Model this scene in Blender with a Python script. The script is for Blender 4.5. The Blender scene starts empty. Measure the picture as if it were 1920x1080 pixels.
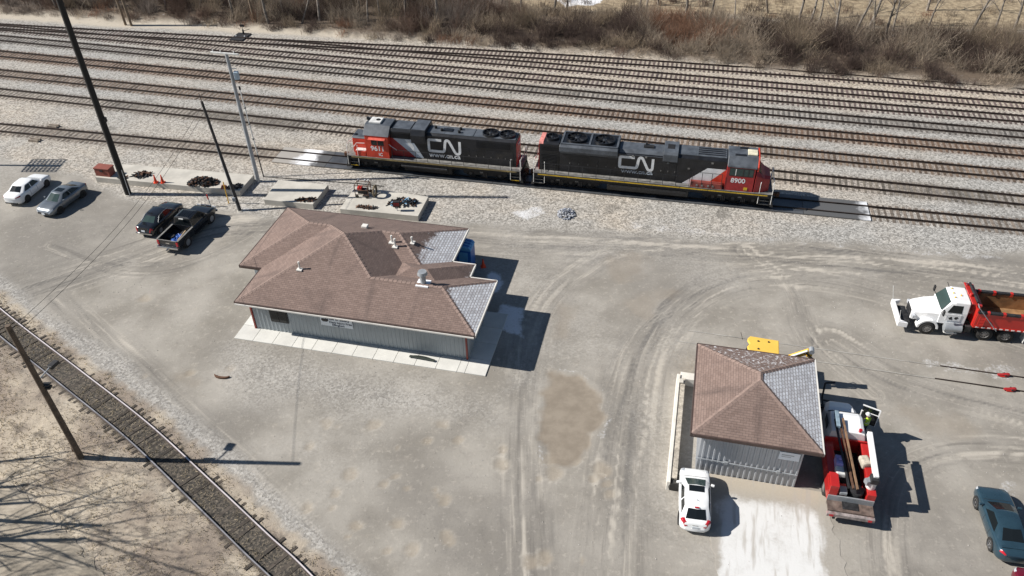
import bpy, bmesh, math, random
import numpy as np
from mathutils import Vector, Matrix
random.seed(7); RNG = np.random.default_rng(11)
sc = bpy.context.scene
COL = sc.collection
R = math.radians
# ------------------------------------------------------------------ camera
F_PX, PITCH, ROLL, CAM_H = 1509.5, 0.66085, 0.0192, 37.64      # photo is 1920x1080
cam = bpy.data.cameras.new('camera'); camo = bpy.data.objects.new('camera', cam); COL.objects.link(camo)
cam.sensor_width = 36; cam.lens = F_PX / 1920 * 36; cam.clip_end = 3000; cam.clip_start = 0.5
_cp, _sp, _c, _s = math.cos(PITCH), math.sin(PITCH), math.cos(ROLL), math.sin(ROLL)
_R = Vector((_c, -_s * _sp, -_s * _cp)); _D = Vector((-_s, -_c * _sp, -_c * _cp)); _F = Vector((0, _cp, -_sp))
M = Matrix((_R, -_D, -_F)).transposed().to_4x4(); M.translation = (0, 0, CAM_H)
camo.matrix_world = M
sc.camera = camo
# ------------------------------------------------------------------ sky, sun, exposure
SUN_EL, SHADOW_AZ = R(38), R(-3)
w = bpy.data.worlds.new('World'); sc.world = w; w.use_nodes = True
nt = w.node_tree; bg = nt.nodes['Background']; sky = nt.nodes.new('ShaderNodeTexSky'); sky.sky_type = 'NISHITA'
sky.sun_disc = False; sky.sun_elevation = SUN_EL; sky.sun_rotation = R(-87); sky.altitude = 200; sky.dust_density = 0.2
nt.links.new(sky.outputs[0], bg.inputs[0]); bg.inputs[1].default_value = 0.05
sun = bpy.data.lights.new('sun', 'SUN'); suno = bpy.data.objects.new('sun', sun); COL.objects.link(suno)
sun.energy = 5.0; sun.angle = R(0.5); sun.color = (1, 0.955, 0.89)
suno.rotation_euler = Vector((math.cos(SUN_EL) * math.cos(SHADOW_AZ), math.cos(SUN_EL) * math.sin(SHADOW_AZ), -math.sin(SUN_EL))).to_track_quat('-Z', 'Y').to_euler()
suno.location = (-40, 40, 60)
vs = sc.view_settings; vs.view_transform = 'Standard'; vs.look = 'None'; vs.exposure = 0.5; vs.gamma = 1
sc.render.engine = 'CYCLES'; sc.render.resolution_x = 1024; sc.render.resolution_y = 576

# ------------------------------------------------------------------ survey helpers
def G(u, v, z=0.0):
    """point at height z seen at photo pixel (u, v): how positions were surveyed"""
    x, y = u - 960, v - 540
    xr, yr = _c * x - _s * y, _s * x + _c * y
    d = (xr, F_PX * _cp - yr * _sp, -F_PX * _sp - yr * _cp)
    t = (z - CAM_H) / d[2]
    return Vector((d[0] * t, d[1] * t, z))
TO, TD = Vector((-53.15, 77.256, 0)), Vector((0.97475, -0.2233, 0)); TN = Vector((0.2233, 0.97475, 0)); T_ANG = math.atan2(TD.y, TD.x)
def S(s, n, z=0.0):
    p = TO + TD * s + TN * n; p.z = z
    return p
def vnoise(x, y, sc_, seed=0):
    x = np.asarray(x) / sc_ + 1000; y = np.asarray(y) / sc_ + 1000
    xi, yi = np.floor(x).astype(np.int64), np.floor(y).astype(np.int64); fx, fy = x - xi, y - yi
    fx = fx * fx * (3 - 2 * fx); fy = fy * fy * (3 - 2 * fy)
    def h(a, b):
        n = (a * 374761393 + b * 668265263 + seed * 974634777) & 0xFFFFFFFF
        n = ((n ^ (n >> 13)) * 1274126177) & 0xFFFFFFFF
        return ((n ^ (n >> 16)) & 0xFFFF) / 65535.0
    return (h(xi, yi) * (1 - fx) + h(xi + 1, yi) * fx) * (1 - fy) + (h(xi, yi + 1) * (1 - fx) + h(xi + 1, yi + 1) * fx) * fy
def fbm(x, y, sc_, seed=0, o=4):
    a = 0; t = 0
    for i in range(o):
        a = a + vnoise(x, y, sc_ / 2 ** i, seed + i * 17) * 0.5 ** i; t += 0.5 ** i
    return a / t

# ------------------------------------------------------------------ materials
MATS = {}
def nodes_of(name):
    m = bpy.data.materials.new(name); m.use_nodes = True
    return m, m.node_tree, m.node_tree.nodes['Principled BSDF']
def N(nt, t, **kw):
    n = nt.nodes.new(t)
    for k, v in kw.items(): setattr(n, k, v)
    return n
def mix(nt, a, b, fac, mode='MIX'):
    n = N(nt, 'ShaderNodeMix', data_type='RGBA', blend_type=mode)
    for sock, val in ((n.inputs[0], fac), (n.inputs[6], a), (n.inputs[7], b)):
        if isinstance(val, (int, float)): sock.default_value = val
        elif isinstance(val, (tuple, list)): sock.default_value = (*val, 1) if len(val) == 3 else val
        else: nt.links.new(val, sock)
    return n.outputs[2]
def math_(nt, op, a, b=0.0, c=0.0):
    n = N(nt, 'ShaderNodeMath', operation=op)
    for i, val in enumerate((a, b, c)):
        if isinstance(val, (int, float)): n.inputs[i].default_value = val
        else: nt.links.new(val, n.inputs[i])
    return n.outputs[0]
def ramp(nt, src, lo, hi, a=0.0, b=1.0):
    n = N(nt, 'ShaderNodeMapRange', interpolation_type='SMOOTHSTEP')
    nt.links.new(src, n.inputs[0])
    for i, v in enumerate((lo, hi, a, b)): n.inputs[i + 1].default_value = v
    return n.outputs[0]
def noise(nt, coord, scale, detail=4, rough=0.55):
    n = N(nt, 'ShaderNodeTexNoise'); n.inputs['Scale'].default_value = scale; n.inputs['Detail'].default_value = detail
    n.inputs['Roughness'].default_value = rough; nt.links.new(coord, n.inputs['Vector'])
    return n.outputs[0]
def bump(nt, bsdf, h, strength, dist=0.05):
    b = N(nt, 'ShaderNodeBump'); b.inputs['Strength'].default_value = strength; b.inputs['Distance'].default_value = dist
    nt.links.new(h, b.inputs['Height']); nt.links.new(b.outputs[0], bsdf.inputs['Normal'])
def mat(name, col, rough=0.6, metal=0.0, var=0.25, scale=3.0, dirt=None, dirt_amt=0.0, coat=0.0, bmp=0.0, rnd=0.0, spec=None):
    """plain coloured surface with worn, uneven colour (object space noise)"""
    if name in MATS: return MATS[name]
    m, nt, b = nodes_of(name)
    tc = N(nt, 'ShaderNodeTexCoord').outputs['Object']
    n1 = noise(nt, tc, scale, 5, 0.6)
    d = tuple(c * (1 - var) for c in col); l = tuple(min(1, c * (1 + var)) for c in col)
    c = mix(nt, d, l, ramp(nt, n1, 0.3, 0.7))
    if dirt:
        c = mix(nt, c, dirt, ramp(nt, noise(nt, tc, scale * 0.45, 6, 0.65), 0.62 - dirt_amt * 0.3, 0.85 - dirt_amt * 0.3, 0, min(1, dirt_amt + 0.3)))
    if rnd:
        r = N(nt, 'ShaderNodeObjectInfo').outputs['Random']
        c = mix(nt, c, (0, 0, 0), math_(nt, 'MULTIPLY', r, rnd))
    nt.links.new(c, b.inputs['Base Color'])
    b.inputs['Metallic'].default_value = metal
    nt.links.new(ramp(nt, n1, 0.2, 0.8, max(0.03, rough * 0.85), min(1, rough * 1.15)), b.inputs['Roughness'])
    b.inputs['Coat Weight'].default_value = coat; b.inputs['Coat Roughness'].default_value = 0.08
    if spec is not None: b.inputs['Specular IOR Level'].default_value = spec
    if bmp: bump(nt, b, noise(nt, tc, scale * 6, 4), bmp, 0.03)
    MATS[name] = m
    return m
DUST = (0.30, 0.27, 0.23)
def paint(name, col, dirt=0.12, rough=0.38): return mat(name, col, rough, 0, 0.06, 1.2, DUST, dirt, 0.5)
m_black = mat('black_paint', (0.009, 0.010, 0.013), 0.4, 0, 0.4, 0.9, (0.06, 0.054, 0.048), 0.34)
m_roofgrey = mat('grey_roof_paint', (0.075, 0.085, 0.10), 0.5, 0, 0.3, 1.3, (0.03, 0.03, 0.032), 0.25)
m_orange = mat('orange_red_paint', (0.52, 0.045, 0.02), 0.42, 0, 0.15, 1.5, (0.16, 0.04, 0.03), 0.2)
m_red2 = mat('weathered_red_paint', (0.30, 0.018, 0.02), 0.45, 0, 0.2, 1.3, (0.12, 0.03, 0.03), 0.3)
m_under = mat('underframe_black', (0.007, 0.007, 0.008), 0.75, 0, 0.5, 2.5, (0.03, 0.027, 0.025), 0.2)
m_white = mat('white_marking', (0.68, 0.69, 0.70), 0.55, 0, 0.12, 2.0, (0.25, 0.25, 0.26), 0.15)
m_stripe = mat('grey_white_stripe', (0.42, 0.47, 0.53), 0.5, 0, 0.15, 1.5, (0.2, 0.2, 0.22), 0.2)
m_walk = mat('walkway_grey', (0.17, 0.165, 0.155), 0.8, 0, 0.3, 2.5, (0.06, 0.06, 0.06), 0.25)
m_yellow = mat('yellow_edge_paint', (0.55, 0.36, 0.02), 0.5, 0, 0.2, 2.0, (0.12, 0.1, 0.05), 0.25)
m_hand = mat('white_handrail', (0.62, 0.62, 0.60), 0.45, 0, 0.15, 3)
m_glass = mat('dark_glass', (0.010, 0.013, 0.015), 0.08, 0, 0.02, 1, spec=0.4)
m_glass2 = mat('tinted_green_glass', (0.035, 0.058, 0.055), 0.07, 0, 0.05, 1.5, spec=0.45)
m_rubber = mat('tyre_rubber', (0.022, 0.021, 0.02), 0.85, 0, 0.3, 6, DUST, 0.2)
m_rim = mat('alloy_rim', (0.42, 0.43, 0.45), 0.35, 0.7, 0.2, 4, DUST, 0.1)
m_steelrim = mat('steel_rim', (0.28, 0.27, 0.26), 0.5, 0.4, 0.3, 5, DUST, 0.2)
m_blkplastic = mat('black_plastic', (0.018, 0.018, 0.019), 0.6, 0, 0.3, 4)
m_chrome = mat('chrome', (0.6, 0.6, 0.6), 0.18, 1.0, 0.1, 3)
m_tail = mat('red_lamp_lens', (0.42, 0.01, 0.02), 0.2, 0, 0.1, 5, coat=0.6)
m_head = mat('clear_lamp_lens', (0.55, 0.57, 0.6), 0.12, 0.2, 0.1, 5, coat=0.6)
m_conc = mat('old_concrete', (0.47, 0.445, 0.395), 0.9, 0, 0.14, 0.6, (0.33, 0.31, 0.28), 0.25, bmp=0.25)
m_concw = mat('pale_concrete', (0.62, 0.61, 0.57), 0.88, 0, 0.08, 0.7, (0.42, 0.40, 0.36), 0.15, bmp=0.15, rnd=0.10)
m_wood = mat('weathered_pole_wood', (0.115, 0.085, 0.062), 0.9, 0, 0.35, 3, (0.05, 0.04, 0.03), 0.2, bmp=0.3)
m_bark = mat('grey_bark', (0.27, 0.235, 0.20), 0.95, 0, 0.4, 2.5, (0.07, 0.06, 0.05), 0.3, rnd=0.45)
m_polegrey = mat('galvanised_pole', (0.34, 0.36, 0.38), 0.5, 0.3, 0.15, 1.5)
m_poleblack = mat('black_tarred_pole', (0.016, 0.015, 0.014), 0.8, 0, 0.4, 1.5, (0.04, 0.035, 0.03), 0.2)
m_rust = mat('rusty_steel', (0.11, 0.055, 0.032), 0.85, 0.1, 0.4, 5, (0.05, 0.035, 0.028), 0.3)
m_dsteel = mat('dark_steel', (0.03, 0.03, 0.032), 0.6, 0.3, 0.4, 4, (0.10, 0.07, 0.05), 0.15)
m_redpaint = paint('truck_red_paint', (0.50, 0.022, 0.015), 0.1)
m_whitepaint = paint('white_truck_paint', (0.80, 0.80, 0.80), 0.05)
m_yel = paint('machine_yellow_paint', (0.75, 0.43, 0.035), 0.05)
m_rail = mat('brown_rail_steel', (0.038, 0.026, 0.021), 0.7, 0.2, 0.4, 0.8)
m_railshine = mat('polished_rail_steel', (0.74, 0.67, 0.66), 0.38, 0.35, 0.1, 0.6)
m_raildull = mat('dull_rail_head', (0.36, 0.35, 0.36), 0.4, 0.5, 0.2, 0.6)
def tie_mat(name, col, rnd): return mat(name, col, 0.95, 0, 0.4, 2.2, (0.25, 0.22, 0.18), 0.18, rnd=rnd, bmp=0.4)

# ------------------------------------------------------------------ mesh helpers
class MB:
    def __init__(s): s.v = []; s.f = []; s.m = []
    def add(s, vs_, fs, mi=0):
        o = len(s.v); s.v += [tuple(v) for v in vs_]; s.f += [[i + o for i in f] for f in fs]; s.m += [mi] * len(fs); return s
    def box(s, x0, x1, y0, y1, z0, z1, mi=0):
        return s.add([(x0, y0, z0), (x1, y0, z0), (x1, y1, z0), (x0, y1, z0), (x0, y0, z1), (x1, y0, z1), (x1, y1, z1), (x0, y1, z1)],
                     [(0, 3, 2, 1), (4, 5, 6, 7), (0, 1, 5, 4), (1, 2, 6, 5), (2, 3, 7, 6), (3, 0, 4, 7)], mi)
    def obox(s, c, size, rz=0, ry=0, rx=0, mi=0):
        from mathutils import Euler
        e = Euler((rx, ry, rz)).to_matrix(); a, b, d = (k / 2 for k in size); c = Vector(c)
        vs_ = [c + e @ Vector(p) for p in ((-a, -b, -d), (a, -b, -d), (a, b, -d), (-a, b, -d), (-a, -b, d), (a, -b, d), (a, b, d), (-a, b, d))]
        return s.add(vs_, [(0, 3, 2, 1), (4, 5, 6, 7), (0, 1, 5, 4), (1, 2, 6, 5), (2, 3, 7, 6), (3, 0, 4, 7)], mi)
    def cyl(s, p0, p1, r0, r1=None, n=10, mi=0):
        p0, p1 = Vector(p0), Vector(p1); r1 = r0 if r1 is None else r1
        d = (p1 - p0).normalized(); a = d.orthogonal().normalized(); b = d.cross(a)
        vs_ = [p + (a * math.cos(2 * math.pi * i / n) + b * math.sin(2 * math.pi * i / n)) * r for p, r in ((p0, r0), (p1, r1)) for i in range(n)]
        return s.add(vs_, [(i, (i + 1) % n, n + (i + 1) % n, n + i) for i in range(n)] + [tuple(range(n))[::-1], tuple(range(n, 2 * n))], mi)
    def tube(s, pts, r, n=6, mi=0):
        for a, b in zip(pts[:-1], pts[1:]): s.cyl(a, b, r, r, n, mi)
        return s
    def prism(s, pts, axis, a0, a1, mi=0):
        k = len(pts)
        mk = {'x': lambda q, a: (a, q[0], q[1]), 'y': lambda q, a: (q[0], a, q[1]), 'z': lambda q, a: (q[0], q[1], a)}[axis]
        vs_ = [mk(q, a) for a in (a0, a1) for q in pts]
        return s.add(vs_, [(i, (i + 1) % k, k + (i + 1) % k, k + i) for i in range(k)] + [tuple(range(k))[::-1], tuple(range(k, 2 * k))], mi)
    def loft(s, rings, mi=0, caps=True):
        k = len(rings[0]); vs_ = [p for r in rings for p in r]; fs = []
        for j in range(len(rings) - 1):
            fs += [(j * k + i, j * k + (i + 1) % k, (j + 1) * k + (i + 1) % k, (j + 1) * k + i) for i in range(k)]
        if caps: fs += [tuple(range(k))[::-1], tuple(range((len(rings) - 1) * k, len(rings) * k))]
        return s.add(vs_, fs, mi)
    def mesh(s, name, mats):
        me = bpy.data.meshes.new(name); me.from_pydata(s.v, [], s.f)
        for m in (mats if isinstance(mats, (list, tuple)) else [mats]): me.materials.append(m)
        me.polygons.foreach_set('material_index', s.m)
        bm = bmesh.new(); bm.from_mesh(me); bmesh.ops.recalc_face_normals(bm, faces=bm.faces); bm.to_mesh(me); bm.free()
        return me
    def obj(s, name, mats, parent=None, smooth=False, bevel=0.0, loc=None, rz=None):
        me = s.mesh(name, mats); o = bpy.data.objects.new(name, me); COL.objects.link(o)
        if parent: o.parent = parent
        if smooth: me.polygons.foreach_set('use_smooth', [True] * len(me.polygons))
        if smooth and smooth != 'all':
            md = o.modifiers.new('edge', 'EDGE_SPLIT'); md.split_angle = R(38)
        if bevel:
            md = o.modifiers.new('bevel', 'BEVEL'); md.width = bevel; md.segments = 2; md.limit_method = 'ANGLE'; md.angle_limit = R(40)
        if loc is not None: o.location = loc
        if rz is not None: o.rotation_euler[2] = rz
        return o
def thing(name, label, cat, loc=(0, 0, 0), rz=0.0, group=None):
    o = bpy.data.objects.new(name, None); COL.objects.link(o); o.location = loc; o.rotation_euler[2] = rz; o.empty_display_size = 0.3
    o['label'] = label; o['category'] = cat
    if group: o['group'] = group
    return o
def tag(o, label, cat, group=None):
    o['label'] = label; o['category'] = cat
    if group: o['group'] = group
    return o
def kind(o, k, label=None):
    o['kind'] = k
    if label: o['label'] = label
    return o
def dup(o, parent=None):
    c = o.copy(); COL.objects.link(c); c.parent = parent
    for ch in list(o.children): dup(ch, c)
    return c
def text(body, name, size, m, parent, loc, rot, depth=0.004, sx=1.0):
    cu = bpy.data.curves.new(name, 'FONT'); cu.body = body; cu.size = size; cu.extrude = depth; cu.align_x = 'CENTER'; cu.align_y = 'CENTER'; cu.offset = size * 0.022
    t = bpy.data.objects.new(name, cu); COL.objects.link(t)
    bpy.context.view_layer.update()
    me = bpy.data.meshes.new_from_object(t); bpy.data.objects.remove(t)
    me.materials.clear(); me.materials.append(m)
    o = bpy.data.objects.new(name, me); COL.objects.link(o); o.parent = parent; o.location = loc; o.rotation_euler = rot; o.scale = (sx, 1, 1)
    return o
def stroke(pts, width, rounds=2):
    pts = [Vector(p) for p in pts]
    for _ in range(rounds):
        q = [pts[0]]
        for a, b in zip(pts[:-1], pts[1:]): q += [a * 0.75 + b * 0.25, a * 0.25 + b * 0.75]
        pts = q + [pts[-1]]
    L, Rr = [], []
    for i, p_ in enumerate(pts):
        d = (pts[min(i + 1, len(pts) - 1)] - pts[max(i - 1, 0)]).normalized(); n = Vector((-d.y, d.x)) * width / 2
        L.append(p_ + n); Rr.append(p_ - n)
    return L, Rr
# ================================================================== GROUND
def axis(lo, hi, step, mids, ends):
    a = list(np.arange(lo, hi, step)); x = a[-1]
    for lim, st in mids:
        while x < lim: x += st; a.append(x)
    x = a[-1]; st = 3
    while x < ends[1]: x += st; a.append(x); st *= 1.5
    x = a[0]; st = step * 3; pre = []
    while x > ends[0]: x -= st; pre.append(x); st = min(st * 1.25, 60)
    return np.array(pre[::-1] + a)
gx = axis(-52, 46, 0.18, [(80, 0.5)], (-700, 700)); gx = np.unique(np.round(np.concatenate([gx, np.arange(-90, -52, 0.5)]), 3))
gy = axis(19, 67, 0.18, [(125, 0.42)], (-150, 1200))
X, Y = np.meshgrid(gx, gy); nx, ny = len(gx), len(gy); xf, yf = X.ravel(), Y.ravel()
def sdist(poly, px=False):
    """signed distance, positive inside"""
    P = [tuple(q[:2]) for q in poly]
    d = np.full(xf.shape, 1e9); ins = np.zeros(xf.shape, bool)
    for (ax, ay), (bx, by) in zip(P, P[1:] + P[:1]):
        ex, ey = bx - ax, by - ay; t = np.clip(((xf - ax) * ex + (yf - ay) * ey) / (ex * ex + ey * ey + 1e-9), 0, 1)
        d = np.minimum(d, np.hypot(xf - ax - t * ex, yf - ay - t * ey))
        if abs(by - ay) > 1e-9:
            ins ^= ((ay > yf) != (by > yf)) & (xf < (bx - ax) * (yf - ay) / (by - ay) + ax)
    return np.where(ins, d, -d)
def linedist(P):
    """unsigned distance, signed offset and arc length along a polyline"""
    d = np.full(xf.shape, 1e9); off = np.zeros(xf.shape); arc = np.zeros(xf.shape); L0 = 0
    for a, b in zip(P[:-1], P[1:]):
        ex, ey = b[0] - a[0], b[1] - a[1]; L = math.hypot(ex, ey); t = np.clip(((xf - a[0]) * ex + (yf - a[1]) * ey) / (L * L), 0, 1)
        dx, dy = xf - a[0] - t * ex, yf - a[1] - t * ey; q = np.hypot(dx, dy); s_ = np.sign(ex * dy - ey * dx)
        k = q < d; d = np.where(k, q, d); off = np.where(k, q * s_, off); arc = np.where(k, L0 + t * L, arc); L0 += L
    return d, off, arc
def curve(pts, n=8):
    """Catmull-Rom through points"""
    P = [Vector(q[:2]) for q in pts]; P = [2 * P[0] - P[1]] + P + [2 * P[-1] - P[-2]]; out = []
    for i in range(1, len(P) - 2):
        for k in range(n):
            t = k / n; a, b, c, d = P[i - 1:i + 3]
            out.append(0.5 * (2 * b + (c - a) * t + (2 * a - 5 * b + 4 * c - d) * t * t + (3 * b - a - 3 * c + d) * t ** 3))
    return out + [P[-2]]
ss = lambda a, lo, hi: (lambda t: t * t * (3 - 2 * t))(np.clip((a - lo) / (hi - lo), 0, 1))
nA = fbm(xf, yf, 6, 3); nB = fbm(xf, yf, 1.4, 5); nC = fbm(xf, yf, 0.7, 9, 3)
Gp = lambda pts: [G(*q) for q in pts]
edge_w = (nA - 0.5) * 3 + (nB - 0.5) * 1.2
yard = sdist(Gp([(-900, 200), (-300, 262), (0, 292), (170, 335), (250, 376), (450, 402), (640, 405), (870, 420), (1000, 428), (1200, 438), (1500, 452), (1700, 468), (1920, 482), (2400, 520)]) + [S(190, 33), S(-80, 33)])
ballast = ss(yard + edge_w * 0.8, -0.7, 0.9)
sN = (xf - TO.x) * TN.x + (yf - TO.y) * TN.y; sS = (xf - TO.x) * TD.x + (yf - TO.y) * TD.y
BR_E = curve([G(*q) for q in [(-500, -5), (-150, 14), (0, 22), (240, 36), (480, 52), (700, 70), (900, 86), (1200, 105), (1440, 128), (1700, 150), (1920, 165), (2300, 195)]])
NORTH = [tuple(G(*q)[:2]) for q in [(2300, 80), (1920, 62), (1700, 58), (1440, 40), (1200, 26), (1000, 22), (920, 5)]] + [(-8, 128), (-30, 150), (-140, 190)]
brush = sdist([tuple(q) for q in BR_E] + NORTH)
brush_m = ss(brush + edge_w, -1.2, 1.5)
t1n = np.interp(sS, [-60, -21, 15, 48, 78, 105, 150], [25.5, 26.3, 27.4, 28.75, 28.87, 28.0, 26.5])
verge = ss(sN - t1n + edge_w * 0.5, 1.9, 3.2)
field = ss(sdist(NORTH + [(-140, 900), (500, 900), (500, 60)]) + edge_w, -1.0, 2.0)
T9A = curve([G(*q) for q in [(-330, 350), (-150, 478), (0, 606), (130, 708), (258, 810), (370, 915), (480, 1021), (543, 1080), (650, 1195)]])
t9d, t9o, _ = linedist(T9A)
sw = ss(-sdist(T9A + [Vector((60, -60)), Vector((200, 100)), Vector((100, 400)), Vector((-200, 300))]) + edge_w * 0.3, 0.6, 2.0)
grass = np.maximum(sw * ss(t9d, 1.0, 1.7), 0)
t9bed = ss(0.95 - t9d + (nC - 0.5) * 0.5, -0.15, 0.25); t9edge = ss(1.9 - t9d + (nC - 0.5) * 0.8, -0.2, 0.5)
shoulder = (1 - sw) * ss(3.1 - t9d + edge_w * 0.35, -0.4, 0.8) * (1 - t9edge)
ROAD_PX = [(-500, 700), (-120, 850), (30, 915), (110, 985), (160, 1040), (225, 1110), (330, 1250), (-500, 1400)]
mud = np.zeros(xf.shape)
for poly in ([(1035, 700), (1085, 702), (1120, 730), (1128, 790), (1118, 835), (1075, 870), (1035, 868), (1012, 820), (1015, 760)],
             [(1125, 480), (1185, 468), (1225, 480), (1210, 520), (1160, 530), (1130, 515)], [(1165, 560), (1260, 535), (1290, 545), (1215, 600), (1170, 600)],
             [(1690, 760), (1790, 775), (1840, 810), (1830, 835), (1760, 830), (1700, 800)], [(1040, 560), (1075, 580), (1070, 640), (1040, 640)],
             [(300, 690), (360, 690), (370, 720), (320, 725)]):
    d_ = sdist(Gp(poly)); first = poly[0] == (1035, 700); mud = np.maximum(mud, (1.0 if first else 0.42) * ss(d_ + (nB - 0.5) * (1.9 if first else 2.0) + (nC - 0.5) * .5, -0.2, 0.3 if first else 1.0))
rim_ = np.zeros(xf.shape)
d_ = sdist(Gp([(1035, 700), (1085, 702), (1120, 730), (1128, 790), (1118, 835), (1075, 870), (1035, 868), (1012, 820), (1015, 760)])); rim_ = np.exp(-((d_ + 0.35 + (nB - 0.5) * 1.2) / 0.3) ** 2) * ss(fbm(xf, yf, 1.5, 77), 0.42, 0.62)
ruts = np.zeros(xf.shape); rutw = np.zeros(xf.shape); flow_o = np.zeros(xf.shape); flow_a = np.zeros(xf.shape)
GUIDES = [([(-200, 640), (0, 560), (250, 478), (420, 425), (640, 420), (880, 446), (1200, 462), (1600, 488), (2000, 540)], 4.0, 1),
          ([(1000, 1200), (985, 900), (990, 700), (1030, 560), (1160, 470), (1400, 445), (1700, 478), (2000, 520)], 2.6, 2),
          ([(1180, 1200), (1190, 850), (1225, 650), (1310, 545), (1450, 505), (1600, 495), (2000, 530)], 2.8, 3),
          ([(2000, 655), (1700, 560), (1500, 520), (1340, 540), (1210, 640), (1160, 800), (1120, 1200)], 3.0, 4),
          ([(1690, 1200), (1660, 1000), (1690, 880), (1800, 840), (2000, 850)], 2.4, 5),
          ([(100, 560), (330, 770), (560, 990), (760, 1200)], 2.0, 6), ([(1560, 640), (1700, 720), (2000, 800)], 2.4, 8),
          ([(100, 460), (215, 500), (330, 497), (440, 455), (520, 400)], 1.6, 7), ([(1400, 470), (1480, 540), (1520, 640), (1640, 740)], 1.6, 9)]
for pts, wd, sd in GUIDES:
    d_, o_, a_ = linedist(curve([G(*q) for q in pts]))
    fall = ss(wd - d_ + (nA - 0.5) * 2, 0, wd * 0.8)
    st = 0.55 * fbm(o_ * 6 + (nB - 0.5) * 1.2, a_ * 0.35, 1.6, sd * 31, 4) + 0.45 * fbm(o_ * 2 + (nA - 0.5) * 3, a_ * 0.25, 1.6, sd * 53, 3)
    st = 0.7 * st + 0.3 * fbm(o_ * 16 + (nB - 0.5), a_ * 0.25, 1.6, sd * 71, 2)
    ruts += fall * (st - 0.5) * 3.6 * (0.4 + 1.2 * fbm(xf, yf, 5, sd)); dom = fall > rutw; flow_o = np.where(dom, o_ + sd * 13, flow_o); flow_a = np.where(dom, a_, flow_a); rutw = np.maximum(rutw, fall)
grass = np.maximum(grass, t9edge * 0.9)
lot = (1 - ballast) * (1 - sw) * (1 - t9edge)
ruts *= lot
pots = np.zeros(xf.shape); prim = np.zeros(xf.shape)
rp = random.Random(4)
for cx, cy, r_ in [(rp.uniform(560, 860), rp.uniform(770, 1060), rp.uniform(0.2, 0.5)) for _ in range(26)] + [(rp.uniform(930, 1150), rp.uniform(830, 1060), rp.uniform(0.3, 0.6)) for _ in range(12)] + [(613, 792, 0.55), (655, 890, 0.6), (430, 690, 0.5), (270, 560, 0.6), (1128, 882, 0.7), (270, 705, 0.4), (355, 700, 0.4)]:
    q = G(cx, cy); dd = np.hypot((xf - q.x) * rp.uniform(0.75, 1.2), yf - q.y) + (nC - 0.5) * 0.5
    pots = np.maximum(pots, ss(-dd, -r_ - 0.05, -r_ * 0.55)); prim = np.maximum(prim, np.exp(-((dd - r_ * 1.05) / 0.09) ** 2))
frost_and_rim = np.zeros(xf.shape)
for poly, k in (([(905, 500), (950, 505), (945, 560), (900, 555)], 0.85), ([(930, 560), (990, 575), (985, 640), (930, 620)], 0.8), ([(950, 398), (1020, 384), (1040, 402), (985, 416)], 0.62),
                ([(1650, 560), (1660, 600), (1640, 600)], 0.3), ([(1720, 665), (1910, 690), (1900, 720), (1720, 690)], 0.5), ([(450, 388), (480, 387), (490, 394), (455, 395)], 0.6),
                ([(1780, 620), (1920, 640), (1920, 665), (1760, 640)], 0.35), ([(1865, 900), (1920, 900), (1920, 960), (1890, 950)], 0.5), ([(1630, 780), (1720, 830), (1740, 860), (1650, 830)], 0.35),
                ([(1180, 415), (1330, 430), (1500, 452), (1700, 468), (1900, 478), (1900, 490), (1500, 460), (1180, 430)], 0.5), ([(1500, 690), (1540, 700), (1560, 740), (1500, 730)], 0.4), ([(0, 900), (60, 905), (20, 940), (0, 930)], 0.5), ([(1025, -12), (1135, -12), (1120, 10), (1060, 13)], 1.0)):
    frost_and_rim = np.maximum(frost_and_rim, k * ss(sdist(Gp(poly)) + (nB - 0.5) * 1.6, -0.5, 0.6))
# track fouling by track: (centre n at s) and colour weight
TR = {1: [(-60, 25.4), (-21.3, 26.29), (15.5, 27.36), (48.5, 28.75), (78.6, 28.87), (105.3, 27.98), (140, 26.2)],
      2: [(10, 27.18), (18, 27.3), (25, 27.05), (33, 26.62), (49, 26.16), (78.4, 25.1), (104.4, 24.32), (140, 23.2)],
      3: [(-60, 25.25), (-40, 25.75), (-30, 25.85), (-21, 25.85), (-9.3, 25.4), (5, 24.78), (17.1, 24.0), (49.8, 22.67), (78.3, 21.7), (103.6, 21.11), (140, 20.3)],
      4: [(-60, 24.5), (-18.3, 22.54), (18.7, 20.77), (50.5, 19.33), (78.2, 18.17), (102.6, 17.45), (140, 16.4)],
      5: [(-60, 19.7), (-14.4, 17.81), (20.9, 16.34), (51.5, 15.12), (78.1, 14.18), (101.7, 13.54), (140, 12.5)],
      6: [(-60, 14.7), (-10.2, 12.58), (23.5, 11.25), (52.5, 10.35), (77.9, 9.48), (100.5, 8.87), (140, 7.9)],
      7: [(-60, 9.6), (-6.3, 7.78), (25.8, 6.56), (78.5, 4.86), (99.3, 4.28), (140, 3.2)],
      8: [(-60, 0.0), (0, 0.0), (60, -0.01), (140, 0.0)]}
rusty = np.zeros(xf.shape); oily = np.zeros(xf.shape)
for k, v in TR.items():
    d_ = np.abs(sN - np.interp(sS, [q[0] for q in v], [q[1] for q in v])); inn = ss(1.55 - d_ + (nC - 0.5) * 0.8, -0.25, 0.5)
    pat = ss(fbm(sS, sN * 0.3, 9, 40 + k), 0.42, 0.62)
    rusty = np.maximum(rusty, inn * {1: 0.15, 2: 0.15, 3: 0.15, 4: 0.2, 5: 0.75, 6: 0.55, 7: 0.3, 8: 0.2}[k])
    oily = np.maximum(oily, inn * pat * {1: 0.05, 2: 0.0, 3: 0.05, 4: 0.5, 5: 0.2, 6: 0.3, 7: 0.75, 8: 0.5}[k])
rusty *= ballast; oily *= ballast
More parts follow.
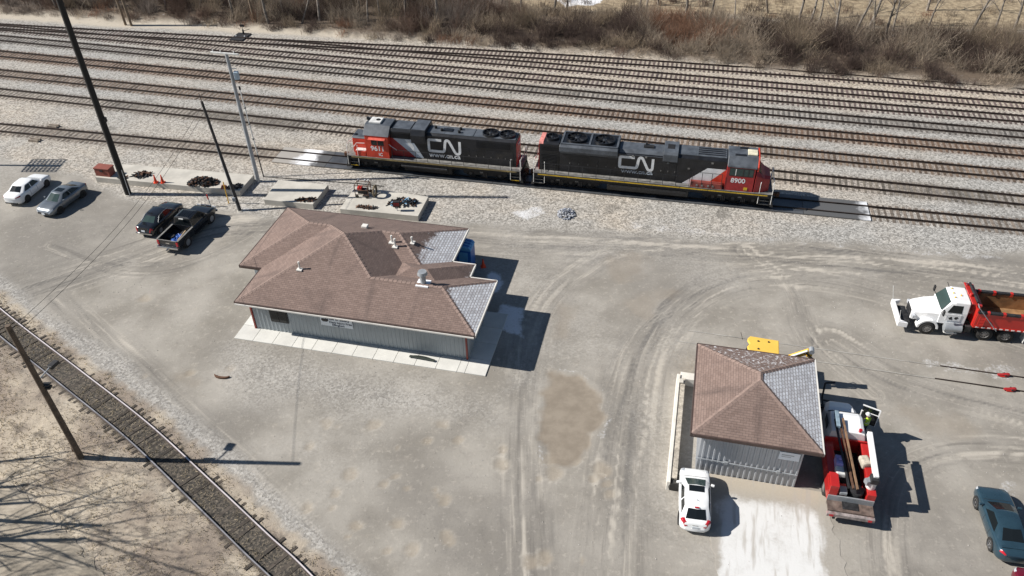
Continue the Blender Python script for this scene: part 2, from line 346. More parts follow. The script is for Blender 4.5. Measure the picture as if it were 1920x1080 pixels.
for cx, cy, rr in [(220, 440, 1.0), (600, 265, 1.2), (1150, 390, 0.9), (1355, 400, 0.8), (1520, 412, 0.8), (215, 240, 0.8), (280, 190, 0.8), (700, 345, 1.2), (660, 280, 1.6), (240, 268, 1.0)]:
    q = G(cx, cy); oily = np.maximum(oily, 0.6 * ss(-np.hypot(xf - q.x, (yf - q.y)) + (nB - 0.5) * 1.5, -rr, -rr * 0.3))
tan = ss(sN, 17.5, 25) * ss(sS, -10, 60) * ballast * 0.85 + 0.3 * ballast * ss(fbm(sS * 0.4, sN, 5, 61), 0.45, 0.7)
tan = np.clip(tan + 0.5 * ballast * ss(12 - sN, 0, 12) * ss(fbm(xf, yf, 9, 71), 0.35, 0.6), 0, 1)
gravel = np.clip(ss(sdist(Gp([(430, 640), (900, 740), (980, 700), (1000, 720), (930, 800), (760, 800), (560, 760), (430, 720)])) + edge_w * 1.5, -2, 2) * 0.7 + shoulder + 0.35 * ss(fbm(xf, yf, 11, 91), 0.52, 0.75) * lot, 0, 1)
dark = np.clip(ss(fbm(xf, yf, 13, 19), 0.42, 0.66) * lot * 0.9 + rutw * lot * 0.45, 0, 1)
frost_and_rim = np.maximum(frost_and_rim, rim_ * 0.5)  # also whitens the mud rim: pale crust, plus its sunlit edge as colour
ruts = np.clip(ruts - prim * 0.35 * lot, -1, 1)
# heights
road_d = sdist([G(*q) for q in ROAD_PX]); road_m = ss(road_d + (nB - 0.5) * 1.5, -0.2, 0.5); grass = grass * (1 - road_m)
Z = ((nA - 0.5) * 0.05 + (nB - 0.5) * 0.02) * (1 - ballast * 0.85) + ruts * 0.014 * lot - pots * 0.045 * lot + prim * 0.02 * lot + rim_ * 0.05 + grass * ss(t9d, 1.5, 2.2) * (nC * 0.10 + nB * 0.06) + ballast * (nC - 0.5) * 0.022
Z = Z * (1 - mud * 0.85) - mud * 0.02
Z = np.where(road_d > -0.3, np.minimum(Z, 0.0) * 0.3 - 0.01, Z)
Z += brush_m * (fbm(xf, yf, 5, 33) * 0.7) - 0.0
for bx, by, ang, hw, hh, cx0, cy0 in ((-19.18, 43.643, R(-13.65), 11.5, 8.0, 8.2, 5.6), (15.98, 29.3, R(-13.6), 7.0, 8.0, -3.0, 2.0)):
    c_, s_ = math.cos(ang), math.sin(ang); lx = (xf - bx) * c_ + (yf - by) * s_ - cx0; ly = -(xf - bx) * s_ + (yf - by) * c_ - cy0
    Z *= ss(np.maximum(np.abs(lx) - hw, np.abs(ly) - hh), 0, 1.0) * 0.9 + 0.1
Z = np.where(np.abs(sN) < 2.2, Z * 0.4, Z)
def ground_sheet():
    me = bpy.data.meshes.new('ground')
    nv = nx * ny; co = np.stack([xf, yf, Z], 1).astype(np.float32)
    i = np.arange(nv).reshape(ny, nx); q = np.stack([i[:-1, :-1], i[:-1, 1:], i[1:, 1:], i[1:, :-1]], -1).reshape(-1, 4).astype(np.int32)
    me.vertices.add(nv); me.vertices.foreach_set('co', co.ravel()); me.loops.add(q.size); me.loops.foreach_set('vertex_index', q.ravel())
    me.polygons.add(len(q)); me.polygons.foreach_set('loop_start', np.arange(0, q.size, 4, dtype=np.int32)); me.polygons.foreach_set('loop_total', np.full(len(q), 4, np.int32))
    me.polygons.foreach_set('use_smooth', np.ones(len(q), bool)); me.update()
    for nm, ch in (('zone_a', (ballast, verge, grass)), ('zone_b', (frost_and_rim, mud, rusty)), ('zone_c', (ruts * 0.5 + 0.5, gravel, oily)), ('zone_d', (brush_m, field, tan)), ('zone_e', (dark, pots, np.clip(t9bed, 0, 1))), ('flow', (flow_o, flow_a, rutw * lot))):
        a = me.color_attributes.new(nm, 'FLOAT_COLOR', 'POINT'); a.data.foreach_set('color', np.stack([*ch, np.ones(nv)], 1).astype(np.float32).ravel())
    o = bpy.data.objects.new('ground', me); COL.objects.link(o); kind(o, 'structure', 'grey tan dirt lot and gravel rail yard ground')
    m, nt, b = nodes_of('ground_surface'); me.materials.append(m)
    pos = N(nt, 'ShaderNodeNewGeometry').outputs['Position']
    def att(nm):
        a = N(nt, 'ShaderNodeAttribute', attribute_name=nm); s_ = N(nt, 'ShaderNodeSeparateColor'); nt.links.new(a.outputs['Color'], s_.inputs[0]); return s_.outputs
    A, B, C, D, E_ = (att('zone_' + k) for k in 'abcde')
    fa = N(nt, 'ShaderNodeAttribute', attribute_name='flow'); fs_ = N(nt, 'ShaderNodeSeparateXYZ'); nt.links.new(fa.outputs['Vector'], fs_.inputs[0]); FW = fs_.outputs[2]
    fm = N(nt, 'ShaderNodeMapping'); nt.links.new(fa.outputs['Vector'], fm.inputs[0]); fm.inputs['Scale'].default_value = (2.4, 0.10, 0)
    n_flow = noise(nt, fm.outputs[0], 1.0, 6, 0.68)
    n_big, n_mid, n_fine, n_vf = noise(nt, pos, 0.22, 5), noise(nt, pos, 1.3, 5, 0.6), noise(nt, pos, 6, 4, 0.65), noise(nt, pos, 22, 3, 0.7)
    vo = N(nt, 'ShaderNodeTexVoronoi'); vo.inputs['Scale'].default_value = 7.5; nt.links.new(pos, vo.inputs['Vector'])
    st = N(nt, 'ShaderNodeSeparateColor'); nt.links.new(vo.outputs['Color'], st.inputs[0]); stone = st.outputs[0]
    # dirt
    dirt = mix(nt, (0.222, 0.203, 0.174), (0.345, 0.320, 0.282), ramp(nt, n_big, 0.32, 0.68))
    dirt = mix(nt, dirt, (0.37, 0.33, 0.275), ramp(nt, n_mid, 0.52, 0.8, 0, 0.45))
    dirt = mix(nt, dirt, (0.20, 0.185, 0.165), math_(nt, 'MULTIPLY', E_[0], ramp(nt, n_mid, 0.25, 0.65, 0.35, 0.9)))
    dirt = mix(nt, dirt, (0.115, 0.108, 0.10), ramp(nt, C[0], 0.52, 0.95, 0, 0.75))
    dirt = mix(nt, dirt, (0.47, 0.43, 0.37), ramp(nt, C[0], 0.46, 0.1, 0, 0.8))
    dirt = mix(nt, dirt, (0.12, 0.11, 0.098), math_(nt, 'MULTIPLY', FW, ramp(nt, n_flow, 0.50, 0.68, 0, 0.52)))
    dirt = mix(nt, dirt, (0.46, 0.42, 0.36), math_(nt, 'MULTIPLY', FW, ramp(nt, n_flow, 0.46, 0.32, 0, 0.48)))
    dirt = mix(nt, dirt, (0.33, 0.275, 0.205), math_(nt, 'MULTIPLY', E_[1], 0.45))
    dirt = mix(nt, dirt, (0.0, 0.0, 0.0), ramp(nt, n_fine, 0.5, 0.75, 0, 0.13)); dirt = mix(nt, dirt, (0.5, 0.46, 0.40), ramp(nt, noise(nt, pos, 2.6, 6, 0.7), 0.52, 0.72, 0, 0.35)); dirt = mix(nt, dirt, (0.12, 0.11, 0.10), ramp(nt, noise(nt, pos, 0.7, 7, 0.72), 0.55, 0.75, 0, 0.4))
    dirt = mix(nt, dirt, (0.65, 0.62, 0.56), ramp(nt, n_vf, 0.62, 0.85, 0, 0.22))
    gcol = mix(nt, (0.20, 0.19, 0.178), (0.50, 0.48, 0.445), stone)
    dirt = mix(nt, dirt, gcol, math_(nt, 'MULTIPLY', C[1], ramp(nt, n_fine, 0.3, 0.65, 0.35, 0.9)))
    mudc = mix(nt, (0.225, 0.188, 0.145), (0.285, 0.242, 0.19), ramp(nt, noise(nt, pos, 0.9, 6, 0.65), 0.35, 0.65))
    dirt = mix(nt, dirt, mudc, math_(nt, 'MULTIPLY', B[1], 0.95))
    # ballast
    bal = mix(nt, (0.122, 0.117, 0.108), (0.53, 0.515, 0.485), stone)
    bal = mix(nt, bal, (0.35, 0.335, 0.305), 0.25)
    bal = mix(nt, bal, mix(nt, (0.22, 0.185, 0.145), (0.62, 0.54, 0.44), stone), math_(nt, 'MULTIPLY', D[2], ramp(nt, n_mid, 0.3, 0.6, 0.65, 1.0)))
    bal = mix(nt, bal, (0.05, 0.045, 0.04), ramp(nt, n_fine, 0.56, 0.78, 0, 0.45))
    bal = mix(nt, bal, mix(nt, (0.075, 0.045, 0.03), (0.30, 0.195, 0.13), stone), math_(nt, 'MULTIPLY', B[2], 0.85))
    bal = mix(nt, bal, (0.05, 0.048, 0.044), math_(nt, 'MULTIPLY', C[2], ramp(nt, n_mid, 0.3, 0.65, 0.3, 0.85)))
    c = mix(nt, dirt, bal, A[0])
    vg = mix(nt, (0.36, 0.315, 0.25), (0.58, 0.52, 0.43), n_fine); vg = mix(nt, vg, (0.23, 0.18, 0.13), ramp(nt, n_mid, 0.55, 0.75, 0, 0.6))
    c = mix(nt, c, vg, A[1])
    litter = mix(nt, (0.04, 0.03, 0.024), (0.19, 0.14, 0.095), n_fine); litter = mix(nt, litter, (0.45, 0.43, 0.42), ramp(nt, n_mid, 0.62, 0.75, 0, 0.5))
    c = mix(nt, c, litter, D[0])
    fld = mix(nt, (0.19, 0.145, 0.09), (0.42, 0.335, 0.22), ramp(nt, n_mid, 0.3, 0.7)); fld = mix(nt, fld, (0.12, 0.09, 0.065), ramp(nt, n_fine, 0.48, 0.7, 0, 0.7))
    c = mix(nt, c, fld, D[1])
    gs = mix(nt, (0.30, 0.25, 0.185), (0.60, 0.525, 0.42), n_fine); gs = mix(nt, gs, (0.20, 0.155, 0.125), ramp(nt, n_big, 0.40, 0.62, 0.75, 0)); gs = mix(nt, gs, (0.085, 0.07, 0.06), ramp(nt, n_mid, 0.50, 0.68, 0, 0.7)); gs = mix(nt, gs, (0.62, 0.56, 0.45), ramp(nt, n_vf, 0.55, 0.75, 0, 0.55))
    c = mix(nt, c, gs, A[2])
    t9 = mix(nt, (0.04, 0.036, 0.031), (0.21, 0.175, 0.135), ramp(nt, n_fine, 0.40, 0.75)); c = mix(nt, c, t9, E_[2])
    c = mix(nt, c, (0.74, 0.75, 0.77), ramp(nt, math_(nt, 'ADD', math_(nt, 'MULTIPLY', B[0], 0.8), math_(nt, 'ADD', math_(nt, 'MULTIPLY', n_fine, 0.5), math_(nt, 'MULTIPLY', n_mid, 0.4))), 0.78, 1.1, 0, 0.9))
    nt.links.new(c, b.inputs['Base Color'])
    nt.links.new(ramp(nt, B[1], 0.3, 0.9, 0.95, 0.5), b.inputs['Roughness'])
    rough_ = math_(nt, 'MAXIMUM', math_(nt, 'MAXIMUM', A[0], A[2]), math_(nt, 'MAXIMUM', C[1], 0.25)); hgt = math_(nt, 'ADD', math_(nt, 'MULTIPLY', math_(nt, 'MULTIPLY', math_(nt, 'ADD', n_fine, math_(nt, 'MULTIPLY', n_vf, 0.5)), rough_), math_(nt, 'SUBTRACT', 1.0, math_(nt, 'MULTIPLY', B[1], 0.85))), math_(nt, 'MULTIPLY', stone, A[0]))
    bump(nt, b, hgt, 0.55, 0.07)
    return o
ground = ground_sheet()
def ground_z(x, y):
    ix = min(max(np.searchsorted(gx, x) - 1, 0), nx - 2); iy = min(max(np.searchsorted(gy, y) - 1, 0), ny - 2)
    return float(Z.reshape(ny, nx)[iy, ix])
# asphalt road corner, lower left
road = MB(); rr = random.Random(12); rp_ = curve([G(*q) for q in ROAD_PX[:7]], 10); rp_ = [q + Vector((rr.gauss(0, .09), rr.gauss(0, .09))) for q in rp_] + [Vector(G(-500, 1400)[:2])]
road.prism([(q.x, q.y) for q in rp_], 'z', -0.1, 0.022)
ro = kind(road.obj('road', mat('worn_asphalt', (0.29, 0.25, 0.195), 0.95, 0, 0.3, 0.9, (0.46, 0.40, 0.32), 0.5, bmp=0.4)), 'structure', 'worn grey asphalt road edge in the lower left corner')
# ================================================================== TRACKS
RAIL_TOP = 0.20
RAIL_SEC = [(-0.07, 0.105), (0.07, 0.105), (0.07, 0.125), (0.014, 0.14), (0.014, 0.215), (0.038, 0.225), (0.038, 0.27), (-0.038, 0.27), (-0.038, 0.225), (-0.014, 0.215), (-0.014, 0.14), (-0.07, 0.125)]
def sweep_rail(path, off, name, mats, parent, dz=0.0):
    rings = []
    for i, q in enumerate(path):
        d = (path[min(i + 1, len(path) - 1)] - path[max(i - 1, 0)]).normalized(); n = Vector((-d.y, d.x))
        rings.append([(q.x + n.x * (off + a), q.y + n.y * (off + a), h - 0.07 + dz) for a, h in RAIL_SEC])
    mb = MB().loft(rings)
    if isinstance(mats, list):
        k = len(RAIL_SEC)
        for j in range(len(rings) - 1): mb.m[j * k + 6] = 1
    return mb.obj(name, mats, parent)
def resample(P, step):
    out = []; acc = 0.0; nxt = 0.0
    for a, b in zip(P[:-1], P[1:]):
        L = (b - a).length
        while nxt <= acc + L:
            t = (nxt - acc) / L; out.append((a.lerp(b, t), math.atan2(b.y - a.y, b.x - a.x))); nxt += step
        acc += L
    return out
TIE_MESH = {}
def tie_meshes(key, m):
    if key not in TIE_MESH:
        L = []
        for k in range(4):
            mb = MB(); r_ = random.Random(k); hw = 0.115 + r_.uniform(-0.01, 0.012); l = 1.3 + r_.uniform(-0.04, 0.05)
            mb.loft([[(-hw + r_.uniform(-.015, .015), y, -0.1), (hw + r_.uniform(-.015, .015), y, -0.1), (hw, y, 0.085), (hw - 0.02, y, 0.1), (-hw + 0.02, y, 0.1), (-hw, y, 0.085)] for y in (-l, -0.4, 0.4, l)])
            L.append(mb.mesh('tie', m))
        TIE_MESH[key] = L
    return TIE_MESH[key]
TIE_C = {1: (0.14, 0.105, 0.092), 2: (0.155, 0.115, 0.105), 3: (0.155, 0.118, 0.108), 4: (0.16, 0.145, 0.13), 5: (0.15, 0.097, 0.066), 6: (0.185, 0.135, 0.098), 7: (0.19, 0.165, 0.135), 8: (0.23, 0.19, 0.155)}
SINK = {1: 0.016, 2: 0.016, 3: 0.016, 4: 0.014, 5: 0.014, 6: 0.010, 7: 0.0, 8: 0.006}
TR_LABEL = {1: 'farthest railway track, running along the brown brush', 2: 'second railway track from the brush, branching off at the switch stand',
            3: 'third railway track from the brush on the right', 4: 'fourth railway track from the brush, grey ballast on both sides',
            5: 'rust brown railway track in the middle of the yard, fifth from the brush', 6: 'second railway track behind the two locomotives, with brown ties',
            7: 'oil darkened railway track directly behind the two locomotives', 8: 'railway track that both locomotives stand on'}
def in_view(p_, mg=3.0):
    v = Vector(p_) - Vector((0, 0, CAM_H)); dp = v.dot(_F)
    return dp > 0 and abs(v.dot(_R) / dp * F_PX) < 960 + mg * 20 and abs(v.dot(_D) / dp * F_PX) < 540 + mg * 20
for k, v in TR.items():
    sp = [Vector(S(*q)[:2]) for q in [tuple(a) for a in curve(v, 6)]]
    mid = S(45, v[len(v) // 2][1])
    t = thing('railway_track', TR_LABEL[k], 'railway track', (0, 0, 0), 0, 'parallel yard tracks')
    dz = {2: -0.004, 3: -0.004}.get(k, 0)
    for sgn in (-1, 1): sweep_rail(sp, sgn * 0.7525, 'rail', m_rail, t, dz)
    tm = tie_meshes(k, tie_mat('tie_wood_%d' % k, TIE_C[k], 0.55))
    rr = random.Random(k)
    t1 = lambda s_: float(np.interp(s_, [q[0] for q in TR[1]], [q[1] for q in TR[1]]))
    for q, a in resample(sp, 0.53):
        s_ = (q.x - TO.x) * TD.x + (q.y - TO.y) * TD.y; n_ = (q.x - TO.x) * TN.x + (q.y - TO.y) * TN.y
        if not in_view((q.x, q.y, 0)): continue
        scl, sh = 1.0, 0.0
        if k in (2, 3) and t1(s_) - n_ < 2.75: continue
        if k == 8 and 31.7 < s_ < 86.0: continue
        if k == 1:
            for kk in (2, 3):
                o_ = t1(s_) - float(np.interp(s_, [z[0] for z in TR[kk]], [z[1] for z in TR[kk]]))
                if s_ >= TR[kk][0][0] and 0.02 < o_ < 2.75: scl = 1 + o_ / 2.6; sh = -o_ / 2
        o = bpy.data.objects.new('tie', rr.choice(tm)); COL.objects.link(o); o.parent = t
        w_ = q + Vector(TN[:2]) * (sh + rr.uniform(-0.06, 0.06)); o.location = (w_.x, w_.y, rr.uniform(-0.03, 0.0) - 0.07 + SINK[k]); o.rotation_euler[2] = a + rr.uniform(-0.03, 0.03); o.scale = (1, scl, 1)
# near curved track, lower left
t9 = thing('railway_track', 'single curved railway track with one bright polished rail in the lower left', 'railway track')
P9 = [Vector((q[0], q[1])) for q in curve(T9A, 2)]
sweep_rail(P9, 0.7525, 'rail', [m_rail, m_railshine], t9); sweep_rail(P9, -0.7525, 'rail', [m_rail, m_raildull], t9)
tm = tie_meshes('9', tie_mat('tie_wood_9', (0.085, 0.07, 0.057), 0.6)); rr = random.Random(99)
for q, a in resample(P9, 0.5):
    if in_view((q.x, q.y, 0), 5):
        o = bpy.data.objects.new('tie', rr.choice(tm)); COL.objects.link(o); o.parent = t9; o.location = (q.x + rr.uniform(-.05, .05), q.y + rr.uniform(-.05, .05), rr.uniform(-0.075, 0.0) - 0.05); o.rotation_euler[2] = a + rr.uniform(-.06, .06); o.scale = (1, rr.uniform(.84, 1.0), 1)
# half buried siding on the right
t10 = thing('railway_track', 'siding rails half buried in the dirt on the right, with red wheel stops', 'railway track')
for pts in ([(1290, 620), (1410, 638), (1560, 657), (1660, 672.4), (1920, 708.6), (2150, 741)], [(1270, 640), (1400, 660), (1560, 684), (1660, 698), (1920, 735), (2150, 768)]):
    P_ = [Vector(G(*q)[:2]) for q in pts]
    sweep_rail([P_[0].lerp(P_[-1], i / 40) for i in range(24)], 0, 'rail', [m_rail, mat('pale_shine_rail_head', (0.42, 0.40, 0.36), .6, .3, .3, .7)], t10, -0.176)  # pale head colour stands in for the shine of the rail
    sweep_rail([P_[0].lerp(P_[-1], i / 40) for i in range(23, 41)], 0, 'rail', m_rail, t10, -0.135)
for (u, v), lab in (((1881, 704), 'red wheel stop on the upper rail of the buried siding'), ((1893, 731), 'red wheel stop on the lower rail of the buried siding')):
    q = G(u, v, 0.05); ws = thing('wheel_stop', lab, 'wheel stop', q, R(-8), 'red wheel stops'); ws.scale = (.8, .8, .8)
    MB().prism([(-0.45, 0), (0.35, 0), (0.45, 0.22), (0.30, 0.24), (-0.45, 0.06)], 'y', -0.12, 0.12).obj('shoe', m_red2, ws, bevel=0.01)
    MB().cyl((0.1, -0.2, 0.12), (0.1, 0.2, 0.12), 0.07, n=8).obj('clamp_bolt', m_dsteel, ws); MB().box(-0.3, 0.2, -0.2, 0.2, -0.02, 0.05).obj('base_clamp', m_redpaint, ws)
# drip pan under the locomotives
pan = thing('track_pan', 'long wet steel drip pan laid under both locomotives', 'drip pan', S(59, 0, 0), T_ANG)
m_pan = mat('wet_pan_steel', (0.09, 0.094, 0.10), 0.4, 0.2, 0.35, 0.5, (0.03, 0.03, 0.03), 0.25)
def pan_end():
    m, nt, b = nodes_of('white_patched_pan_end'); pos = N(nt, 'ShaderNodeTexCoord').outputs['Object']; sx = N(nt, 'ShaderNodeSeparateXYZ'); nt.links.new(pos, sx.inputs[0])
    n1 = noise(nt, pos, 1.1, 5, .6); ax = math_(nt, 'ABSOLUTE', sx.outputs[0]); k = math_(nt, 'ADD', ax, math_(nt, 'MULTIPLY', n1, 2.4))
    base = mix(nt, (0.10, 0.10, 0.10), (0.36, 0.335, 0.30), ramp(nt, sx.outputs[0], -23.2, -25.2)); pk = math_(nt, 'MULTIPLY', ramp(nt, k, 27.2, 28.3, 0, .85), ramp(nt, sx.outputs[0], 20, 21, 0, 1)); pl_ = math_(nt, 'MULTIPLY', math_(nt, 'MULTIPLY', ramp(nt, k, 24.3, 25.2), ramp(nt, k, 27.0, 26.0)), ramp(nt, sx.outputs[0], -20, -21, 0, 1))
    c = mix(nt, base, (0.84, 0.85, 0.87), math_(nt, 'MAXIMUM', pk, pl_)); nt.links.new(c, b.inputs['Base Color']); b.inputs['Roughness'].default_value = .5; return m  # white patches mixed into the colour near both pan ends
m_pe = pan_end()
m_ice = mat('white_frost', (0.82, 0.83, 0.85), 0.6, 0, 0.08, 1.5, (0.45, 0.45, 0.45), 0.1)
for x0, x1 in [(-27.6 + 5.46 * i, -27.6 + 5.46 * i + 5.43) for i in range(10)]:
    mm = m_pe if abs(x0 + 2.7) > 22 else m_pan
    MB().box(x0, x1, -0.66, 0.66, 0.02, 0.11).box(x0, x1, -1.5, -0.84, 0.02, 0.12).box(x0, x1, 0.84, 1.5, 0.02, 0.12).obj('pan_section', mm, pan, bevel=0.01)
# switch stand
q = G(447, 74); sst = thing('switch_stand', 'black switch stand beside the farthest track', 'switch stand', q + Vector((0.3, 1.6, 0)), T_ANG)
MB().box(-0.9, 0.9, -2.2, 0.35, 0.02, 0.14).obj('head_block', m_dsteel, sst); MB().cyl((0, 0, .14), (0, 0, .7), .14, .1).obj('pedestal', m_dsteel, sst)
MB().cyl((-.1, 0, .5), (0.9, .15, .75), .035).obj('lever', m_dsteel, sst); MB().cyl((0, 0, .7), (0, 0, 1.3), .03).obj('target_mast', m_dsteel, sst); MB().box(-.3, .3, -.02, .02, 1.05, 1.35).obj('target', m_dsteel, sst)
for x in (-.6, .6): MB().box(x - .06, x + .06, -1.0, -.85, .14, .24).obj('point_marker', m_white, sst)

# ================================================================== BUILDINGS
def shingle(name, frost_dir=None, lo=0, hi=1, speck=False):
    m, nt, b = nodes_of(name)
    uv = N(nt, 'ShaderNodeUVMap', uv_map='slope').outputs[0]; pos = N(nt, 'ShaderNodeNewGeometry').outputs['Position']
    br = N(nt, 'ShaderNodeTexBrick'); nt.links.new(uv, br.inputs['Vector'])
    for k, v in (('Scale', 1.0), ('Brick Width', 0.33), ('Row Height', 0.15), ('Mortar Size', 0.008), ('Mortar Smooth', 0.3), ('Bias', 0.0)): br.inputs[k].default_value = v
    br.inputs['Color1'].default_value = (0.225, 0.160, 0.135, 1); br.inputs['Color2'].default_value = (0.175, 0.122, 0.102, 1); br.inputs['Mortar'].default_value = (0.09, 0.066, 0.06, 1)
    c = mix(nt, br.outputs[0], (0.09, 0.065, 0.058), ramp(nt, noise(nt, pos, 0.45, 5, 0.6), 0.5, 0.75, 0, 0.5))
    c = mix(nt, c, (0.27, 0.205, 0.18), ramp(nt, noise(nt, pos, 9, 3, 0.6), 0.5, 0.8, 0, 0.5))
    sm = N(nt, 'ShaderNodeMapping'); nt.links.new(uv, sm.inputs[0]); sm.inputs['Scale'].default_value = (0.9, 0.12, 1)
    c = mix(nt, c, (0.075, 0.055, 0.05), ramp(nt, noise(nt, sm.outputs[0], 1.0, 5, 0.6), 0.52, 0.72, 0, 0.55))
    if frost_dir or speck:
        sx = N(nt, 'ShaderNodeSeparateXYZ'); nt.links.new(uv, sx.inputs[0])
        row = math_(nt, 'FRACT', math_(nt, 'DIVIDE', sx.outputs[1], 0.22)); tab = math_(nt, 'FRACT', math_(nt, 'DIVIDE', sx.outputs[0], 0.42))
        fb = N(nt, 'ShaderNodeTexBrick'); nt.links.new(uv, fb.inputs['Vector'])
        for k_, v_ in (('Scale', 1.0), ('Brick Width', 0.30), ('Row Height', 0.20), ('Mortar Size', 0.030), ('Mortar Smooth', 0.6)): fb.inputs[k_].default_value = v_
        fb.inputs['Color1'].default_value = (1, 1, 1, 1); fb.inputs['Color2'].default_value = (0.55, 0.55, 0.55, 1); fb.inputs['Mortar'].default_value = (0.1, 0.1, 0.1, 1)
        band = math_(nt, 'MULTIPLY', fb.outputs[0], 1.0)
        nf = noise(nt, pos, 2.2, 5, 0.65)
        if speck:
            f = math_(nt, 'MULTIPLY', ramp(nt, noise(nt, pos, 5.5, 4, 0.7), 0.54, 0.62), ramp(nt, nf, 0.35, 0.6, 0.2, 1))
        else:
            reg = N(nt, 'ShaderNodeVectorMath', operation='DOT_PRODUCT'); nt.links.new(uv, reg.inputs[0]); reg.inputs[1].default_value = (*frost_dir, 0)
            f = math_(nt, 'ADD', math_(nt, 'MULTIPLY', ramp(nt, reg.outputs['Value'], lo, hi), 0.62), math_(nt, 'SUBTRACT', math_(nt, 'MULTIPLY', nf, 1.1), 0.42))
            f = math_(nt, 'MULTIPLY', ramp(nt, f, 0.38, 0.62), math_(nt, 'ADD', math_(nt, 'MULTIPLY', band, 0.8), 0.18))
            f = math_(nt, 'MULTIPLY', f, ramp(nt, noise(nt, pos, 7, 2), 0.2, 0.45, 0.6, 1))
        c = mix(nt, c, (0.90, 0.91, 0.93), f)
    nt.links.new(c, b.inputs['Base Color']); b.inputs['Roughness'].default_value = 0.92
    saw = N(nt, 'ShaderNodeSeparateXYZ'); nt.links.new(uv, saw.inputs[0])
    h = math_(nt, 'SUBTRACT', br.outputs[1], math_(nt, 'FRACT', math_(nt, 'DIVIDE', saw.outputs[1], 0.15)))
    bump(nt, b, math_(nt, 'ADD', math_(nt, 'MULTIPLY', h, -0.6), math_(nt, 'MULTIPLY', noise(nt, pos, 25, 2), 0.5)), 0.5, 0.02)
    return m
sh_plain = shingle('brown_shingles')
def siding(name, col):
    m = mat(name, col, 0.45, 0.25, 0.08, 0.6, tuple(c * 0.7 for c in col), 0.15)
    return m
m_side = siding('blue_grey_metal_siding', (0.30, 0.335, 0.36)); m_trim = mat('white_trim', (0.66, 0.64, 0.60), 0.6, 0, 0.08, 1, (0.3, 0.24, 0.2), 0.2)
m_bronze = mat('dark_gutter', (0.07, 0.045, 0.038), 0.6, 0, 0.2, 2); m_rdown = mat('red_brown_downspout', (0.23, 0.035, 0.025), 0.5, 0, 0.15, 2); m_soffit = mat('soffit_grey', (0.45, 0.44, 0.42), 0.8)
def hip_roof(parent, rects, z0, pitch, mats_by_key, thick=0.12):
    """roof = highest of several hipped rectangles; returns slope objects"""
    planes = []                                                     # (dir, offset): h = z0 + p * dist inside
    for x0, x1, y0, y1 in rects: planes.append([((1, 0), -x0), ((-1, 0), x1), ((0, 1), -y0), ((0, -1), y1)])
    def hip(r, x, y): return min((d[0] * x + d[1] * y + o, (d, round(o, 3))) for d, o in planes[r])
    def top(x, y): return max(hip(r, x, y) for r in range(len(rects)))
    bm = bmesh.new(); ax0 = min(r[0] for r in rects); ax1 = max(r[1] for r in rects); ay0 = min(r[2] for r in rects); ay1 = max(r[3] for r in rects)
    bm.faces.new([bm.verts.new(q) for q in ((ax0, ay0, 0), (ax1, ay0, 0), (ax1, ay1, 0), (ax0, ay1, 0))])
    allp = [p_ for ps in planes for p_ in ps]; seen = set()
    cuts = [(d[0], d[1], o) for d, o in allp]
    for i in range(len(allp)):
        for j in range(i):
            (a, oa), (b_, ob) = allp[i], allp[j]; c_ = (a[0] - b_[0], a[1] - b_[1], oa - ob)
            if abs(c_[0]) + abs(c_[1]) > 1e-6: cuts.append(c_)
    for a, b_, o in cuts:
        L = math.hypot(a, b_); key = tuple(round(k / L, 3) for k in (a, b_, o)); nk = tuple(-k for k in key)
        if key in seen or nk in seen: continue
        seen.add(key); pt = Vector((-a * o / L ** 2, -b_ * o / L ** 2, 0))
        bmesh.ops.bisect_plane(bm, geom=bm.verts[:] + bm.edges[:] + bm.faces[:], dist=1e-4, plane_co=pt, plane_no=Vector((a, b_, 0)))
    groups = {}
    for f in bm.faces:
        c_ = f.calc_center_median(); h, key = top(c_.x, c_.y)
        if h > 1e-3: groups.setdefault(key, []).append([v.co.copy() for v in f.verts])
    bm.free()
    parts = []
    for key, polys in groups.items():                               # split a plane into connected pieces
        left = [(set((round(q.x, 3), round(q.y, 3)) for q in poly), poly) for poly in polys]
        while left:
            ks, p_ = left.pop(); comp = [p_]; grown = True
            while grown:
                grown = False
                for it in left[:]:
                    if len(it[0] & ks) > 1: ks |= it[0]; comp.append(it[1]); left.remove(it); grown = True
            parts.append((key, comp))
    for key, polys in parts:
        d, o = key; b2 = bmesh.new(); vm = {}
        for poly in polys:
            vs_ = []
            for q in poly:
                kk = (round(q.x, 3), round(q.y, 3))
                if kk not in vm: vm[kk] = b2.verts.new((q.x, q.y, z0 + pitch * (d[0] * q.x + d[1] * q.y + o)))
                vs_.append(vm[kk])
            try: b2.faces.new(vs_)
            except ValueError: pass
        bmesh.ops.dissolve_limit(b2, angle_limit=0.01, verts=b2.verts, edges=b2.edges)
        uvl = b2.loops.layers.uv.new('slope'); cs = math.sqrt(1 + pitch ** 2)
        for f in b2.faces:
            if f.normal.z < 0: f.normal_flip()
            for l in f.loops:
                x, y = l.vert.co.x, l.vert.co.y; l[uvl].uv = (d[1] * x - d[0] * y, (d[0] * x + d[1] * y + o) * cs)
        me = bpy.data.meshes.new('roof_slope'); b2.to_mesh(me); b2.free()
        me.materials.append(mats_by_key.get(key, sh_plain)); ob = bpy.data.objects.new('roof_slope', me); COL.objects.link(ob); ob.parent = parent
        md = ob.modifiers.new('thick', 'SOLIDIFY'); md.thickness = thick; md.offset = -1
